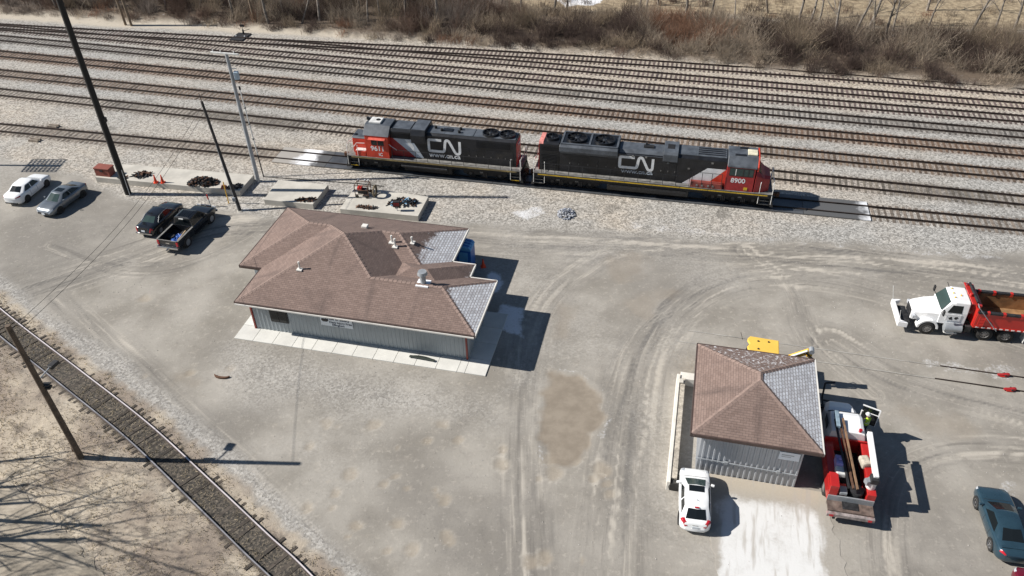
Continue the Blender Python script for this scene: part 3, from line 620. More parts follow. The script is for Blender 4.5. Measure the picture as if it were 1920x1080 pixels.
def ridge_caps(parent, lines, m):
    for a, b_ in lines:
        a, b_ = Vector(a), Vector(b_); L = (b_ - a).length; d = (b_ - a) / L; sd = Vector((d.y, -d.x, 0)).normalized(); n = max(1, int(L / 0.32)); up = Vector((0, 0, 1))
        mb = MB()
        for i in range(n):
            p0, p1 = a + d * (L * i / n), a + d * (L * (i + 1) / n)
            mb.add([p0 - sd * .16 - up * .055, p0 + up * .015, p0 + sd * .16 - up * .055, p1 - sd * .16 - up * .035, p1 + up * .035, p1 + sd * .16 - up * .035], [(0, 1, 4, 3), (1, 2, 5, 4), (3, 4, 5), (0, 2, 1), (0, 3, 5, 2)])
        mb.obj('ridge_cap', m, parent)
m_cap = mat('ridge_cap_shingle', (0.225, 0.162, 0.138), 0.92, 0, 0.2, 6)
def ribbed_wall(parent, p0, p1, z0, z1, m, pitch=0.3, depth=0.035, name='wall'):
    p0, p1 = Vector((*p0, 0)), Vector((*p1, 0)); L = (p1 - p0).length; d = (p1 - p0) / L; out = Vector((d.y, -d.x, 0)); n = max(1, round(L / pitch)); prof = []
    for i in range(n):
        s0 = L * i / n; w_ = L / n
        prof += [(s0, 0), (s0 + w_ * .52, 0), (s0 + w_ * .62, depth), (s0 + w_ * .90, depth)]
    prof.append((L, 0))
    mb = MB(); vs_ = [p0 + d * s_ + out * o + Vector((0, 0, z)) for z in (z0, z1) for s_, o in prof]; k = len(prof)
    mb.add(vs_, [(i, i + 1, k + i + 1, k + i) for i in range(k - 1)]); a = [p0 - out * 0.12, p1 - out * 0.12]
    mb.add([a[0] + Vector((0, 0, z0)), a[1] + Vector((0, 0, z0)), a[1] + Vector((0, 0, z1)), a[0] + Vector((0, 0, z1))], [(0, 1, 2, 3)])
    ob = mb.obj(name, m, parent); return ob
# ---- main office building
BA = R(-13.65); MBO = Vector((-19.182, 43.643, 0))
bld = thing('office_building', 'long grey metal sided office with brown shingled hip roof', 'building', MBO, BA)
RECTS = [(0, 12, 0, 12), (-1.75, 13.4, 4, 12), (0, 17.15, 0, 6), (8.6, 15.15, 2.2, 7.57)]
E_Z, PI_ = 3.0, 0.425
f_back = shingle('frosted_shingles_back', (0, -1), -3.3, -1.2); f_front = shingle('frosted_shingles_front', (0, -1), -4.2, -1.8); f_light = shingle('frost_lined_shingles', (0, -1), -1.5, 1.6)
hip_roof(bld, RECTS, E_Z, PI_, {((-1, 0), 13.4): f_back, ((-1, 0), 17.15): f_front, ((-1, 0), 15.15): f_light})
hz = lambda k: E_Z + PI_ * k
ridge_caps(bld, [((0, 0, 3), (6, 6, hz(6))), ((-1.75, 12, 3), (2.25, 8, hz(4))), ((-1.75, 4, 3), (2.25, 8, hz(4))), ((2.25, 8, hz(4)), (4, 8, hz(4))), ((4, 8, hz(4)), (6, 6, hz(6))), ((6, 6, hz(6)), (9, 3, hz(3))),
                 ((6, 6, hz(6)), (8, 8, hz(4))), ((8, 8, hz(4)), (9.4, 8, hz(4))), ((9.4, 8, hz(4)), (13.4, 12, 3)), ((9.4, 8, hz(4)), (12.3, 5.1, hz(1.1))), ((9, 3, hz(3)), (14.15, 3, hz(3))), ((14.15, 3, hz(3)), (17.15, 0, 3)), ((14.15, 3, hz(3)), (17.15, 6, 3)), ((15.15, 7.57, 3), (13.2, 5.62, hz(1.95)))], m_cap)
OUT = [(0, 0), (17.15, 0), (17.15, 6), (15.15, 6), (15.15, 7.57), (13.4, 7.57), (13.4, 12), (-1.75, 12), (-1.75, 4), (0, 4)]
for i, (a, b_) in enumerate(zip(OUT, OUT[1:] + OUT[:1])):
    a, b_ = Vector(a), Vector(b_); d = (b_ - a).normalized(); o_ = Vector((d.y, -d.x)); white = i in (1, 2, 3, 4, 5)
    c_ = (a + b_) / 2 + o_ * 0.045; L = (b_ - a).length
    MB().obox((c_.x, c_.y, 2.90), (L + (0.08 if white else 0.1), 0.09, 0.20), math.atan2(d.y, d.x)).obj('fascia', m_trim if white else m_bronze, bld)
    if i == 0: MB().obox((c_.x, c_.y - 0.09, 2.86), (L, 0.06, 0.10), 0).obj('gutter_lip', m_trim, bld)
MB().prism([(-1.7, 4.05), (0.05, 4.05), (0.05, 0.05), (17.1, 0.05), (17.1, 5.95), (15.1, 5.95), (15.1, 7.5), (13.35, 7.5), (13.35, 11.95), (-1.7, 11.95)], 'z', 2.80, 2.86).obj('soffit', m_soffit, bld)
WALL = [(0.5, 0.75), (16.4, 0.75), (16.4, 5.3), (12.8, 5.3), (12.8, 11.3), (-1.15, 11.3), (-1.15, 4.7), (0.5, 4.7)]
for a, b_ in zip(WALL, WALL[1:] + WALL[:1]): ribbed_wall(bld, a, b_, 0.05, 2.82, m_side)
for x in (0.56, 16.34):
    MB().box(x - .06, x + .06, 0.66, 0.76, 0.08, 2.8).obj('downspout', m_rdown, bld)
MB().box(14.55, 14.75, 7.0, 7.2, 0.08, 2.82).obj('porch_post', m_rdown, bld)
win = MB().box(1.98, 3.32, 0.66, 0.72, 1.0, 2.15).obj('window', m_blkplastic, bld)
MB().box(2.05, 2.62, 0.645, 0.665, 1.07, 2.08).obj('pane', m_glass, win); MB().box(2.68, 3.25, 0.645, 0.665, 1.07, 2.08).obj('pane', m_glass, win)
for x, y, h, r_ in ((6.55, 8.35, 0.0, 0.0),):
    MB().box(x - .22, x + .22, y - .2, y + .2, hz(12 - y) + .02, hz(12 - y) + .24).obj('roof_vent', m_trim, bld, bevel=.03)
for nm, x, y, z, h, r_ in (('vent_pipe', 3.75, 2.9, hz(2.9), .55, .06), ('vent_pipe', 9.05, 7.2, hz(3.2), .5, .065), ('vent_pipe', 9.4, 6.9, hz(2.9), .6, .07), ('vent_pipe', 10.45, 7.6, hz(2.95), .42, .065)):
    v_ = MB().cyl((x, y, z - .1), (x, y, z + h), r_, n=10).obj(nm, m_trim, bld, True); MB().box(x - .2, x + .2, y - .2, y + .2, z - .03, z + .05).obj('flashing', m_trim, v_)
    MB().cyl((x, y, z + h), (x, y, z + h + .1), r_ * 1.25, r_ * 1.1, n=10).obj('vent_cap', m_trim, v_, True)
x, y, z = 12.75, 3.15, hz(2.85)
fl = MB().cyl((x, y, z - .15), (x, y, z + .8), .2, n=14).obj('flue', m_polegrey, bld, True); MB().cyl((x, y, z + .8), (x, y, z + 1.02), .36, .30, n=14).obj('flue_cap', m_polegrey, fl, True); MB().box(x - .45, x + .45, y - .4, y + .4, z - .08, z + .04).obj('flashing', m_ice, fl)
# sign on the long wall
m_sign = mat('sign_white', (0.72, 0.76, 0.80), 0.5, 0, 0.05, 1)
sg = thing('safety_sign', 'white safety sign with dark lettering on the long grey wall', 'sign', MBO + Matrix.Rotation(BA, 3, 'Z') @ Vector((7.05, 0.66, 1.82)), BA)
MB().box(-1.18, 1.18, -0.03, 0.0, -0.42, 0.45).obj('board', m_sign, sg)
m_ink = mat('dark_sign_ink', (0.03, 0.045, 0.08), 0.6)
text('Pride in Safety', 'lettering', 0.31, m_ink, sg, (0.1, -0.034, 0.24), (R(90), 0, 0)); text('Days Injury Free', 'lettering', 0.25, m_ink, sg, (0.30, -0.034, -0.06), (R(90), 0, 0)); text('Effingham', 'lettering', 0.24, m_ink, sg, (0.12, -0.034, -0.29), (R(90), 0, 0))
MB().prism([(-1.12, .08), (-1.0, -.06), (-.68, -.06), (-.56, .08), (-.62, .2), (-1.06, .2)], 'y', -0.045, -0.031).obj('emblem', m_blkplastic, sg)
# slab, in panels
slab = thing('concrete_slab', 'pale concrete walkway slab around the office building', 'walkway', MBO, BA)
xs = [-0.5] + [0.95 + 1.5 * i for i in range(11)] + [16.5, 17.95]
for a, b_ in zip(xs[:-1], xs[1:]): MB().box(a + .012, b_ - .012, -0.6, 0.88, -0.1, 0.075).obj('slab_panel', m_concw, slab, bevel=.012)
for a, b_ in ((0.9, 2.6), (2.6, 4.3), (4.3, 6.0)):
    for x0, x1 in ((16.25, 17.95),): MB().box(x0 + .012, x1 - .012, a + .012, b_ - .012, -0.1, 0.07).obj('slab_panel', m_concw, slab, bevel=.012)
for a, b_ in ((0.9, 2.7), (2.7, 4.6)): MB().box(-0.5, 0.45, a + .012, b_ - .012, -0.1, 0.07).obj('slab_panel', m_concw, slab, bevel=.012)
LB = lambda x, y, z=0: MBO + Matrix.Rotation(BA, 3, 'Z') @ Vector((x, y, z))
# scrap on slab
mb = MB(); rings = []
for i in range(9):
    t = i / 8; x = -0.9 + 1.8 * t; r_ = 0.16 * math.sin(math.pi * min(max(t, .12), .88)) ** .35; rings.append([(x, math.sin(t * 3) * .08 + r_ * math.cos(a), .10 + r_ * .5 * math.sin(a)) for a in [k * math.pi / 4 for k in range(8)]])
tag(mb.loft(rings).obj('rubber_hose', mat('dark_green_rubber', (0.018, 0.025, 0.02), 0.7), None, True, loc=LB(13.3, 0.05, 0.07), rz=BA - .05), 'short dark rubber hose lying on the pale slab', 'hose')
mb = MB().prism([(math.cos(a) * .55, math.sin(a) * .3) for a in [math.pi + k * math.pi / 10 for k in range(11)]] + [(math.cos(a) * .5, math.sin(a) * .14) for a in [2 * math.pi - k * math.pi / 10 for k in range(11)]], 'z', 0, .12)
tag(mb.obj('tyre_scrap', m_rust, None, loc=G(417, 705), rz=-.2), 'curved piece of dark scrap lying alone on the dirt lot', 'scrap')
# ---- pump house
PHO = Vector((15.98, 29.298, 0)); PA = R(-13.6)
ph = thing('pump_house', 'small square grey metal shed with brown and frosted pyramid roof', 'shed', PHO, PA)
PR = (-6.18, 0.82, -0.4, 7.2); PZ = 3.55
f_all = shingle('frost_covered_shingles', (0, -1), -9, -4.5); f_sp = shingle('frost_specked_shingles', None, speck=True)
hip_roof(ph, [PR], PZ, 0.43, {((-1, 0), 0.82): f_all, ((0, -1), 7.2): f_sp})
pz = lambda k: PZ + .43 * k
ridge_caps(ph, [((-6.18, -.4, PZ), (-2.68, 3.1, pz(3.5))), ((.82, -.4, PZ), (-2.68, 3.1, pz(3.5))), ((-6.18, 7.2, PZ), (-2.68, 3.7, pz(3.5))), ((.82, 7.2, PZ), (-2.68, 3.7, pz(3.5))), ((-2.68, 3.1, pz(3.5)), (-2.68, 3.7, pz(3.5)))], m_cap)
for a, b_, mm in (((-6.18, -.4), (.82, -.4), m_bronze), ((.82, -.4), (.82, 7.2), m_trim), ((.82, 7.2), (-6.18, 7.2), m_bronze), ((-6.18, 7.2), (-6.18, -.4), m_bronze)):
    a, b_ = Vector(a), Vector(b_); d = (b_ - a).normalized(); c_ = (a + b_) / 2 + Vector((d.y, -d.x)) * .045
    MB().obox((c_.x, c_.y, PZ - .1), ((b_ - a).length + .1, .09, .2), math.atan2(d.y, d.x)).obj('fascia', mm, ph)
MB().box(-6.1, .75, -.35, 7.15, PZ - .22, PZ - .16).obj('soffit', m_soffit, ph)
m_side2 = siding('lavender_grey_metal_siding', (0.36, 0.375, 0.40))
for a, b_ in (((-5.57, 0), (0, 0)), ((0, 0), (0, 6.8)), ((0, 6.8), (-5.57, 6.8)), ((-5.57, 6.8), (-5.57, 0))): ribbed_wall(ph, a, b_, 0, PZ - .18, m_side2, 0.31, 0.045)
MB().tube([(-5.7, -.1, 1.25), (-.05, -.1, 1.12)], .035).obj('conduit', m_polegrey, ph)
for x, z in ((-4.0, 1.2), (-1.1, 1.15)): MB().box(x - .1, x + .1, -.16, -.05, z - .1, z + .1).obj('junction_box', m_polegrey, ph)
pn = thing('notice_board', 'white notice board on the front wall of the pump house', 'sign', PHO + Matrix.Rotation(PA, 3, 'Z') @ Vector((-.75, -.07, 2.55)), PA)
MB().box(-.55, .55, -.03, 0, -.3, .3).obj('board', m_sign, pn); MB().box(-.42, .25, -.036, -.031, .05, .12).box(-.42, .1, -.036, -.031, -.08, -.03).obj('print_lines', m_polegrey, pn)
cw = thing('containment_wall', 'low white concrete containment wall beside the pump house', 'wall', PHO, PA)
m_cwall = mat('white_wall_concrete', (0.66, 0.63, 0.57), 0.9, 0, 0.1, 1.2, (0.42, 0.38, 0.33), 0.3, bmp=.3)
MB().box(-7.18, -6.98, -1.75, 7.25, -.1, .72).obj('outer_wall', m_cwall, cw, bevel=.02); MB().box(-6.96, -6.62, -1.35, 6.95, -.1, .66).obj('gravel_cap', mat('coarse_cap_concrete', (0.40, 0.36, 0.30), .95, 0, .35, 4, (0.6, 0.56, 0.5), .3, bmp=.8), cw, bevel=.02)
MB().box(-6.96, -5.6, 6.97, 7.6, -.1, .62).obj('return_wall', m_cwall, cw, bevel=.02); MB().box(-7.0, -6.75, 6.4, 6.75, .72, .8).obj('anchor_block', m_conc, cw)
tb = MB(); tb.cyl((-6.75, -1.75, .3), (-6.75, -1.45, .3), .32, n=14); tag(tb.obj('old_tyre', m_rubber, None, True, loc=PHO, rz=PA), 'dark old tyre leaning at the end of the white containment wall', 'tyre')
ra = random.Random(5); ap = MB().prism([(q.x + ra.gauss(0, .06), q.y) for q in curve([(-5.0, -.05), (-4.9, -2.5), (-4.6, -4.5), (-3.9, -7.5)], 8) + curve([(2.6, -7.5), (2.3, -4.5), (1.9, -2), (1.6, -.05)], 8)], 'z', -.1, .018)
def apron_mat():
    m, nt, b = nodes_of('frosted_apron'); pos = N(nt, 'ShaderNodeTexCoord').outputs['Object']
    n1, n2 = noise(nt, pos, 0.55, 6, 0.62), noise(nt, pos, 7, 4, 0.7); sx = N(nt, 'ShaderNodeSeparateXYZ'); nt.links.new(pos, sx.inputs[0])
    base = mix(nt, (0.27, 0.25, 0.22), (0.40, 0.37, 0.325), n2); base = mix(nt, base, (0.43, 0.37, 0.285), ramp(nt, sx.outputs[1], -1.8, -.3, 0, .6))
    f = math_(nt, 'ADD', ramp(nt, sx.outputs[1], -.6, -2.2), math_(nt, 'SUBTRACT', math_(nt, 'MULTIPLY', n1, 1.6), 0.85)); f = math_(nt, 'ADD', f, math_(nt, 'MULTIPLY', n2, .35)); lin = N(nt, 'ShaderNodeMath', operation='ADD'); nt.links.new(sx.outputs[0], lin.inputs[0]); lin.inputs[1].default_value = 1.4; edge = math_(nt, 'ABSOLUTE', lin.outputs[0]); edge = math_(nt, 'ADD', edge, math_(nt, 'MULTIPLY', n1, 3.0)); f = math_(nt, 'SUBTRACT', f, ramp(nt, edge, 3.7, 5.0, 0, 1.3))
    strk = N(nt, 'ShaderNodeMapping'); strk.inputs['Scale'].default_value = (1.6, .22, 1); nt.links.new(pos, strk.inputs[0]); ns = noise(nt, strk.outputs[0], 1.3, 3)
    c = mix(nt, base, (0.66, 0.66, 0.65), ramp(nt, f, .35, 1.15, 0, .9)); c = mix(nt, c, (0.36, 0.33, 0.29), ramp(nt, ns, .50, .68, 0, .75))
    nt.links.new(c, b.inputs['Base Color']); b.inputs['Roughness'].default_value = .85; bump(nt, b, n2, .3, .03); return m
tag(ap.obj('concrete_apron', apron_mat(), None, loc=PHO, rz=PA), 'frosted white concrete apron in front of the pump house', 'apron')
# ---- loading platforms
def platform(label, pts, h, name='concrete_platform'):
    q = [G(u, v, h) for u, v in pts]; c_ = sum(q, Vector()) / 4; o = MB().prism([(a.x - c_.x, a.y - c_.y) for a in q], 'z', -.1, h).obj(name, m_conc, None, bevel=.02, loc=(c_.x, c_.y, 0)); tag(o, label, 'platform', 'concrete platforms by the tracks'); return o
PH_ = 0.55
platform('long low concrete platform with red box, cones and black scrap pile', [(178, 332), (449, 358), (476, 328), (215, 306)], PH_)
platform('bare square concrete platform, middle one of the three', [(494.5, 374), (586.5, 383), (615.5, 346), (522, 337)], PH_)
platform('concrete platform nearest the office roof, with engine junk', [(637, 391.5), (784, 405), (803.5, 368.5), (667, 349)], PH_)
# ================================================================== LOCOMOTIVES
def hood_sec(hw, z0, z1, ch=0.18, cy=0.0):
    return [(-hw + cy, z0), (hw + cy, z0), (hw + cy, z1 - ch), (hw - ch + cy, z1), (-hw + ch + cy, z1), (-hw + cy, z1 - ch)]
CN_PATH = [(1.3, 1), (0.2, 1), (0.02, 1), (0.0, 0.85), (0.0, 0.15), (0.02, 0.0), (0.2, 0.0), (1.25, 0.0), (1.5, 0.02), (1.58, 0.25), (1.66, 0.85), (1.75, 1.04), (2.0, 1.04), (2.12, 0.9), (2.6, 0.05), (2.75, -0.1), (2.98, -0.1), (3.1, 0.0), (3.12, 0.25), (3.12, 1.02)]
def cn_logo(parent, x, z, w_, h, y, m, sgn=-1):
    L, Rr = stroke([(a / 3.12 * w_, b * h) for a, b in CN_PATH], 0.25, 2); mb = MB(); n = len(L)
    for yy in (y, y + sgn * 0.006): mb.v += [(x + p_.x, yy, z + p_.y) for p_ in L] + [(x + p_.x, yy, z + p_.y) for p_ in Rr]
    for i in range(n - 1):
        mb.f += [[i, i + 1, n + i + 1, n + i], [2 * n + i, 2 * n + i + 1, 3 * n + i + 1, 3 * n + i], [i, i + 1, 2 * n + i + 1, 2 * n + i], [n + i, n + i + 1, 3 * n + i + 1, 3 * n + i]]; mb.m += [0] * 4
    mb.f += [[0, n, 3 * n, 2 * n], [n - 1, 2 * n - 1, 4 * n - 1, 3 * n - 1]]; mb.m += [0, 0]
    return mb.obj('logo', m, parent)
def fan(parent, x, y, z, r_, m, blades=8):
    f = MB(); n = 24
    ring = lambda rr, zz: [(x + rr * math.cos(2 * math.pi * i / n), y + rr * math.sin(2 * math.pi * i / n), zz) for i in range(n)]
    f.loft([ring(r_, z), ring(r_, z + .2), ring(r_ - .07, z + .2), ring(r_ - .07, z + .02)], caps=False)
    o = f.obj('fan_shroud', m, parent, True); MB().cyl((x, y, z - .01), (x, y, z + .03), r_ - .08, n=20).obj('fan_pit', m_under, o)
    b = MB().cyl((x, y, z + .03), (x, y, z + .16), r_ * .24, r_ * .2, n=12)
    b.obj('fan_hub', m_roofgrey, o)
    for k in range(blades):
        a = 2 * math.pi * k / blades; MB().obox((x + math.cos(a) * r_ * .55, y + math.sin(a) * r_ * .55, z + .09), (r_ * .66, r_ * .22, .02), a, 0, .45).obj('fan_blade', m_black, o)
    for k in range(4):
        a = math.pi * k / 4 + .2; MB().obox((x, y, z + .205), (2 * r_ - .1, .025, .015), a).obj('fan_guard_bar', m_black, o)
def wheel_truck(parent, xs_, length, xc):
    z = RAIL_TOP
    for x in xs_:
        for sy in (-1, 1):
            wl = MB().cyl((x, sy * .69, z + .52), (x, sy * .83, z + .52), .52, n=20).obj('wheel', m_under, parent, True)
            MB().cyl((x, sy * .83, z + .52), (x, sy * 1.14, z + .52), .15, n=10).obj('axle_box', m_dsteel, wl)
        MB().cyl((x, -.7, z + .52), (x, .7, z + .52), .1, n=8).obj('axle', m_dsteel, parent)
    for sy in (-1, 1):
        pts = [(xc - length / 2, z + .55), (xc - length / 2 + .25, z + .42)]
        for x in xs_: pts += [(x - .42, z + .42), (x - .3, z + .62), (x + .3, z + .62), (x + .42, z + .42)]
        pts += [(xc + length / 2 - .25, z + .42), (xc + length / 2, z + .55), (xc + length / 2, z + .88), (xc - length / 2, z + .88)]
        sf = MB().prism(pts, 'y', sy * 1.0, sy * 1.12).obj('truck_sideframe', m_under, parent)
        for x in [(a + b) / 2 for a, b in zip(xs_[:-1], xs_[1:])]:
            for dx in (-.14, 0, .14): MB().cyl((x + dx, sy * 1.18, z + .3), (x + dx, sy * 1.18, z + .8), .06, n=8).obj('spring', m_dsteel, sf)
            MB().cyl((x - .45, sy * 1.2, z + .78), (x - .15, sy * 1.2, z + .78), .09, n=8).obj('brake_cylinder', m_walk, sf)
def handrail(parent, x0, x1, y, z, h, step, m, mtop=None):
    mb = MB().cyl((x0, y, z + h), (x1, y, z + h), .022, n=6); mb.obj('handrail', mtop or m, parent)
    n = max(1, round((x1 - x0) / step))
    for i in range(n + 1):
        x = x0 + (x1 - x0) * i / n; MB().cyl((x, y, z - .25), (x, y, z + h), .024, n=6).obj('stanchion', m, parent)
def doors(parent, x0, x1, y, z0, z1, wd, m, seed=0, latch=True):
    n = round((x1 - x0) / wd); rr = random.Random(seed)
    for i in range(n):
        a = x0 + (x1 - x0) * i / n; b_ = x0 + (x1 - x0) * (i + 1) / n; sg_ = 1 if y > 0 else -1
        d = MB().box(a + .025, b_ - .025, min(y, y + sg_ * .018), max(y, y + sg_ * .018), z0, z1 - rr.choice((0, 0, .12))).obj('hood_door', m, parent, bevel=.008)
        if latch: MB().box(b_ - .12, b_ - .07, min(y, y + sg_ * .05), max(y, y + sg_ * .05), (z0 + z1) / 2 - .06, (z0 + z1) / 2 + .06).obj('latch', m_walk, d)
def grille(parent, x0, x1, y, z0, z1, m, n=8, name='grille'):
    mb = MB(); sg_ = 1 if y > 0 else -1
    mb.box(x0, x1, min(y, y + sg_ * .01), max(y, y + sg_ * .01), z0, z1)
    o = mb.obj(name, m_under, parent)
    for i in range(n):
        z = z0 + (z1 - z0) * (i + .5) / n; MB().box(x0, x1, min(y, y + sg_ * .045), max(y, y + sg_ * .045), z - (z1 - z0) / n * .28, z + (z1 - z0) / n * .2).obj('louvre', m, o)
def end_gear(parent, x, dirx, dz, rails=m_hand, wide=1.5, edge=m_yellow, snow=True):
    """coupler, plow, steps, hoses and end railing at a locomotive end; dirx = outward direction"""
    X_ = lambda d: x + dirx * d
    lo = lambda a, b: (min(X_(a), X_(b)), max(X_(a), X_(b)))
    c = MB().box(*lo(-.6, .25), -.16, .16, .78, 1.05).box(*lo(.2, .5), -.2, .12, .74, 1.1); c.obj('coupler', m_rust, parent, bevel=.03)
    MB().prism([(X_(-.05), .42), (X_(.25), .38), (X_(.05), 1.15), (X_(-.05), 1.15)], 'y', -1.45, 1.45).obj('pilot_plow', m_black, parent)
    for sy in (-1, 1):
        st = MB().box(*lo(-.95, -.9), sy * 1.0 - .45, sy * 1.0 + .45, .55, dz).box(*lo(-.1, -.05), sy * 1.0 - .45, sy * 1.0 + .45, .55, dz).obj('step_well', m_black, parent)
        for k in range(4):
            z = .55 + (dz - .6) * k / 3.3; MB().box(*lo(-.92, -.08), sy * (1.02 + .12 * (3 - k) / 3) - .22, sy * (1.02 + .12 * (3 - k) / 3) + .22, z, z + .04).obj('step', m_walk, st)
            MB().box(*lo(-.92, -.08), sy * (1.25 + .12 * (3 - k) / 3) - .02, sy * (1.25 + .12 * (3 - k) / 3) + .02, z - .02, z + .05).obj('step_edge', edge if k in (0, 3) else m_walk, st)
        for d in (-.98, -.02): MB().tube([(X_(d), sy * 1.55, .7), (X_(d), sy * 1.52, dz + .9), (X_(d * .9 - .05), sy * 1.35, dz + 1.05)], .026).obj('grab_rail', rails, parent)
        MB().tube([(X_(.05), sy * .5, 1.1), (X_(.3), sy * .52, .8), (X_(.32), sy * .45, .5)], .035).obj('air_hose', m_rubber, parent)
    MB().tube([(X_(0), -1.35, dz), (X_(0), -1.35, dz + 1.05), (X_(0), -.45, dz + 1.05), (X_(0), -.4, dz + .75), (X_(0), .4, dz + .75), (X_(0), .45, dz + 1.05), (X_(0), 1.35, dz + 1.05), (X_(0), 1.35, dz)], .024).obj('end_railing', rails, parent)
def side_panel(parent, pts, y, m, name, t=.006):
    return MB().prism(pts, 'y', min(y, y - t), max(y, y - t)).obj(name, m, parent)
# ---- smaller four axle unit (front to the left)
gp = thing('locomotive', 'shorter red and black diesel locomotive numbered 9611, cab at the left end', 'locomotive', S(38.4, 0, 0), T_ANG, 'coupled diesel locomotives')
DZ = 1.62
MB().box(.55, 17.45, -1.5, 1.5, 1.2, DZ - .02).obj('underframe', m_under, gp)
MB().box(.55, 17.45, -1.56, 1.56, DZ - .02, DZ + .03).obj('walkway', m_walk, gp)
MB().box(.9, 17.1, -1.575, -1.5, 1.46, DZ - .03).obj('side_sill', mat('dirty_yellow_sill', (0.20, 0.15, 0.06), .7, 0, .4, 1.2, (0.04, .04, .04), .4), gp); MB().box(.9, 17.1, 1.5, 1.575, 1.34, DZ - .03).obj('side_sill', m_black, gp)
MB().prism([(-1.3, .5), (-1.1, .38), (1.1, .38), (1.3, .5), (1.35, 1.18), (-1.35, 1.18)], 'x', 6.4, 11.0).obj('fuel_tank', m_under, gp, bevel=.05)
for sy in (-1, 1): MB().cyl((6.2, sy * 1.38, 1.02), (10.6, sy * 1.38, 1.02), .17, n=10).obj('air_reservoir', m_dsteel, gp, True)
wheel_truck(gp, [2.55, 5.3], 4.1, 3.92); wheel_truck(gp, [12.7, 15.45], 4.1, 14.08)
MB().prism(hood_sec(.86, DZ, 3.15, .12), 'x', .85, 2.3).obj('nose', m_orange, gp, bevel=.04); MB().prism([(-.86, 3.12), (.86, 3.12), (.74, 3.22), (-.74, 3.22)], 'x', .84, 2.3).obj('nose_top', m_roofgrey, gp)
MB().box(.98, 1.2, -.5, -.2, 3.22, 3.3).obj('nose_hatch', m_black, gp)
MB().box(.82, .85, -.25, .25, 2.75, 2.98).obj('headlight', m_head, gp)
for a, b_, z in ((1.25, 2.3, DZ + .2),): MB().box(a, b_, -1.5, -.88, DZ + .03, z + .35).obj('battery_box', m_orange, gp, bevel=.02); MB().box(1.3, 2.25, -1.45, -.9, z + .352, z + .37).obj('sunlit_box_top', m_hand, gp); MB().box(a, b_, .88, 1.5, DZ + .03, z + .35).obj('battery_box', m_orange, gp, bevel=.02)  # white plate on the near box paints its sunlit top
cab_s = [(-1.5, DZ), (1.5, DZ), (1.5, 3.75), (1.42, 3.92), (.72, 4.55), (-.72, 4.55), (-1.42, 3.92), (-1.5, 3.75)]
MB().prism([(-1.5, DZ), (1.5, DZ), (1.5, 3.86), (-1.5, 3.86)], 'x', 2.32, 4.6).obj('cab', m_orange, gp, bevel=.02)
MB().prism([(1.5, 3.84), (1.54, 3.84), (.74, 4.58), (-.74, 4.58), (-1.54, 3.84), (-1.5, 3.84)], 'x', 2.2, 4.68).obj('cab_roof', m_roofgrey, gp, bevel=.03)
for sy in (-1, 1):
    wn = MB().box(2.95, 4.15, sy * 1.5 - .02, sy * 1.5 + .02, 2.92, 3.55).obj('cab_window', m_glass, gp)
    MB().box(3.52, 3.58, sy * 1.5 - .03, sy * 1.5 + .03, 2.92, 3.55).obj('window_bar', m_orange, wn)
    MB().prism([(sy * 1.5, 3.62), (sy * 1.5, 3.66), (sy * 1.78, 3.58), (sy * 1.78, 3.55)], 'x', 2.75, 4.35).obj('sun_visor', mat('faded_red_visor', (0.55, 0.10, 0.07), .5), gp)
for y0, y1 in ((-1.3, -.95), (-.75, -.08), (.08, .75), (.95, 1.3)): MB().box(2.29, 2.325, y0, y1, 3.28, 3.75).obj('windshield', m_glass, gp)
ac = MB().box(2.55, 3.65, -.55, .5, 4.58, 4.74).obj('roof_unit', m_hand, gp, bevel=.02); MB().cyl((3.3, 0, 4.74), (3.3, 0, 4.78), .2, n=14).obj('unit_fan', m_under, ac)
for yy in (.2, .32, .44): MB().cyl((2.2, yy, 4.66), (2.6, yy, 4.68), .07, .035, n=8).obj('air_horn', m_roofgrey, gp)
MB().box(2.12, 2.3, .05, .25, 4.6, 4.85).obj('camera_box', m_black, gp)
MB().prism(hood_sec(.92, DZ, 4.25, .2), 'x', 4.6, 16.95).obj('long_hood', m_black, gp, bevel=.02)
MB().prism([(-1.0, 3.55), (1.0, 3.55), (1.0, 4.2), (.86, 4.42), (-.86, 4.42), (-1.0, 4.2)], 'x', 4.78, 6.72).obj('air_filter_housing', m_black, gp, bevel=.02); MB().box(5.0, 6.6, -.8, .8, 4.42, 4.46).obj('filter_top_panel', m_roofgrey, gp)
grille(gp, 4.95, 6.6, -1.0, 3.6, 4.12, m_black, 6)
MB().prism([(-1.28, 3.35), (1.28, 3.35), (1.28, 4.1), (1.05, 4.56), (-1.05, 4.56), (-1.28, 4.1)], 'x', 6.85, 8.2).obj('dynamic_brake_hatch', m_black, gp, bevel=.03)
MB().box(6.9, 8.15, -1.0, 1.0, 4.56, 4.59).obj('hatch_lid', m_roofgrey, gp)
for a, b_ in ((8.3, 9.95), (10.0, 12.7), (12.75, 16.85)): MB().box(a, b_, -.74, .74, 4.25, 4.285).obj('roof_panel', m_roofgrey, gp, bevel=.01)
for x, y in ((8.9, .2), (11.3, .3), (11.3, -.3), (9.6, -.2)): MB().cyl((x, y, 4.28), (x, y, 4.5), .13, n=10).obj('exhaust_stack', m_under, gp)
MB().box(9.7, 10.6, -.25, .25, 4.285, 4.36).obj('lifting_plate', m_black, gp)
fan(gp, 14.2, 0, 4.285, .74, m_black); fan(gp, 15.85, 0, 4.285, .74, m_black)
grille(gp, 13.0, 16.3, -.93, 3.3, 3.95, m_black, 7, 'radiator_grille'); grille(gp, 13.0, 16.3, .93, 3.3, 3.95, m_black, 7, 'radiator_grille')
doors(gp, 11.7, 16.6, -.92, DZ + .12, 3.1, .7, m_black, 1); doors(gp, 4.8, 16.6, .92, DZ + .12, 3.1, .74, m_black, 2)
YS = -.926
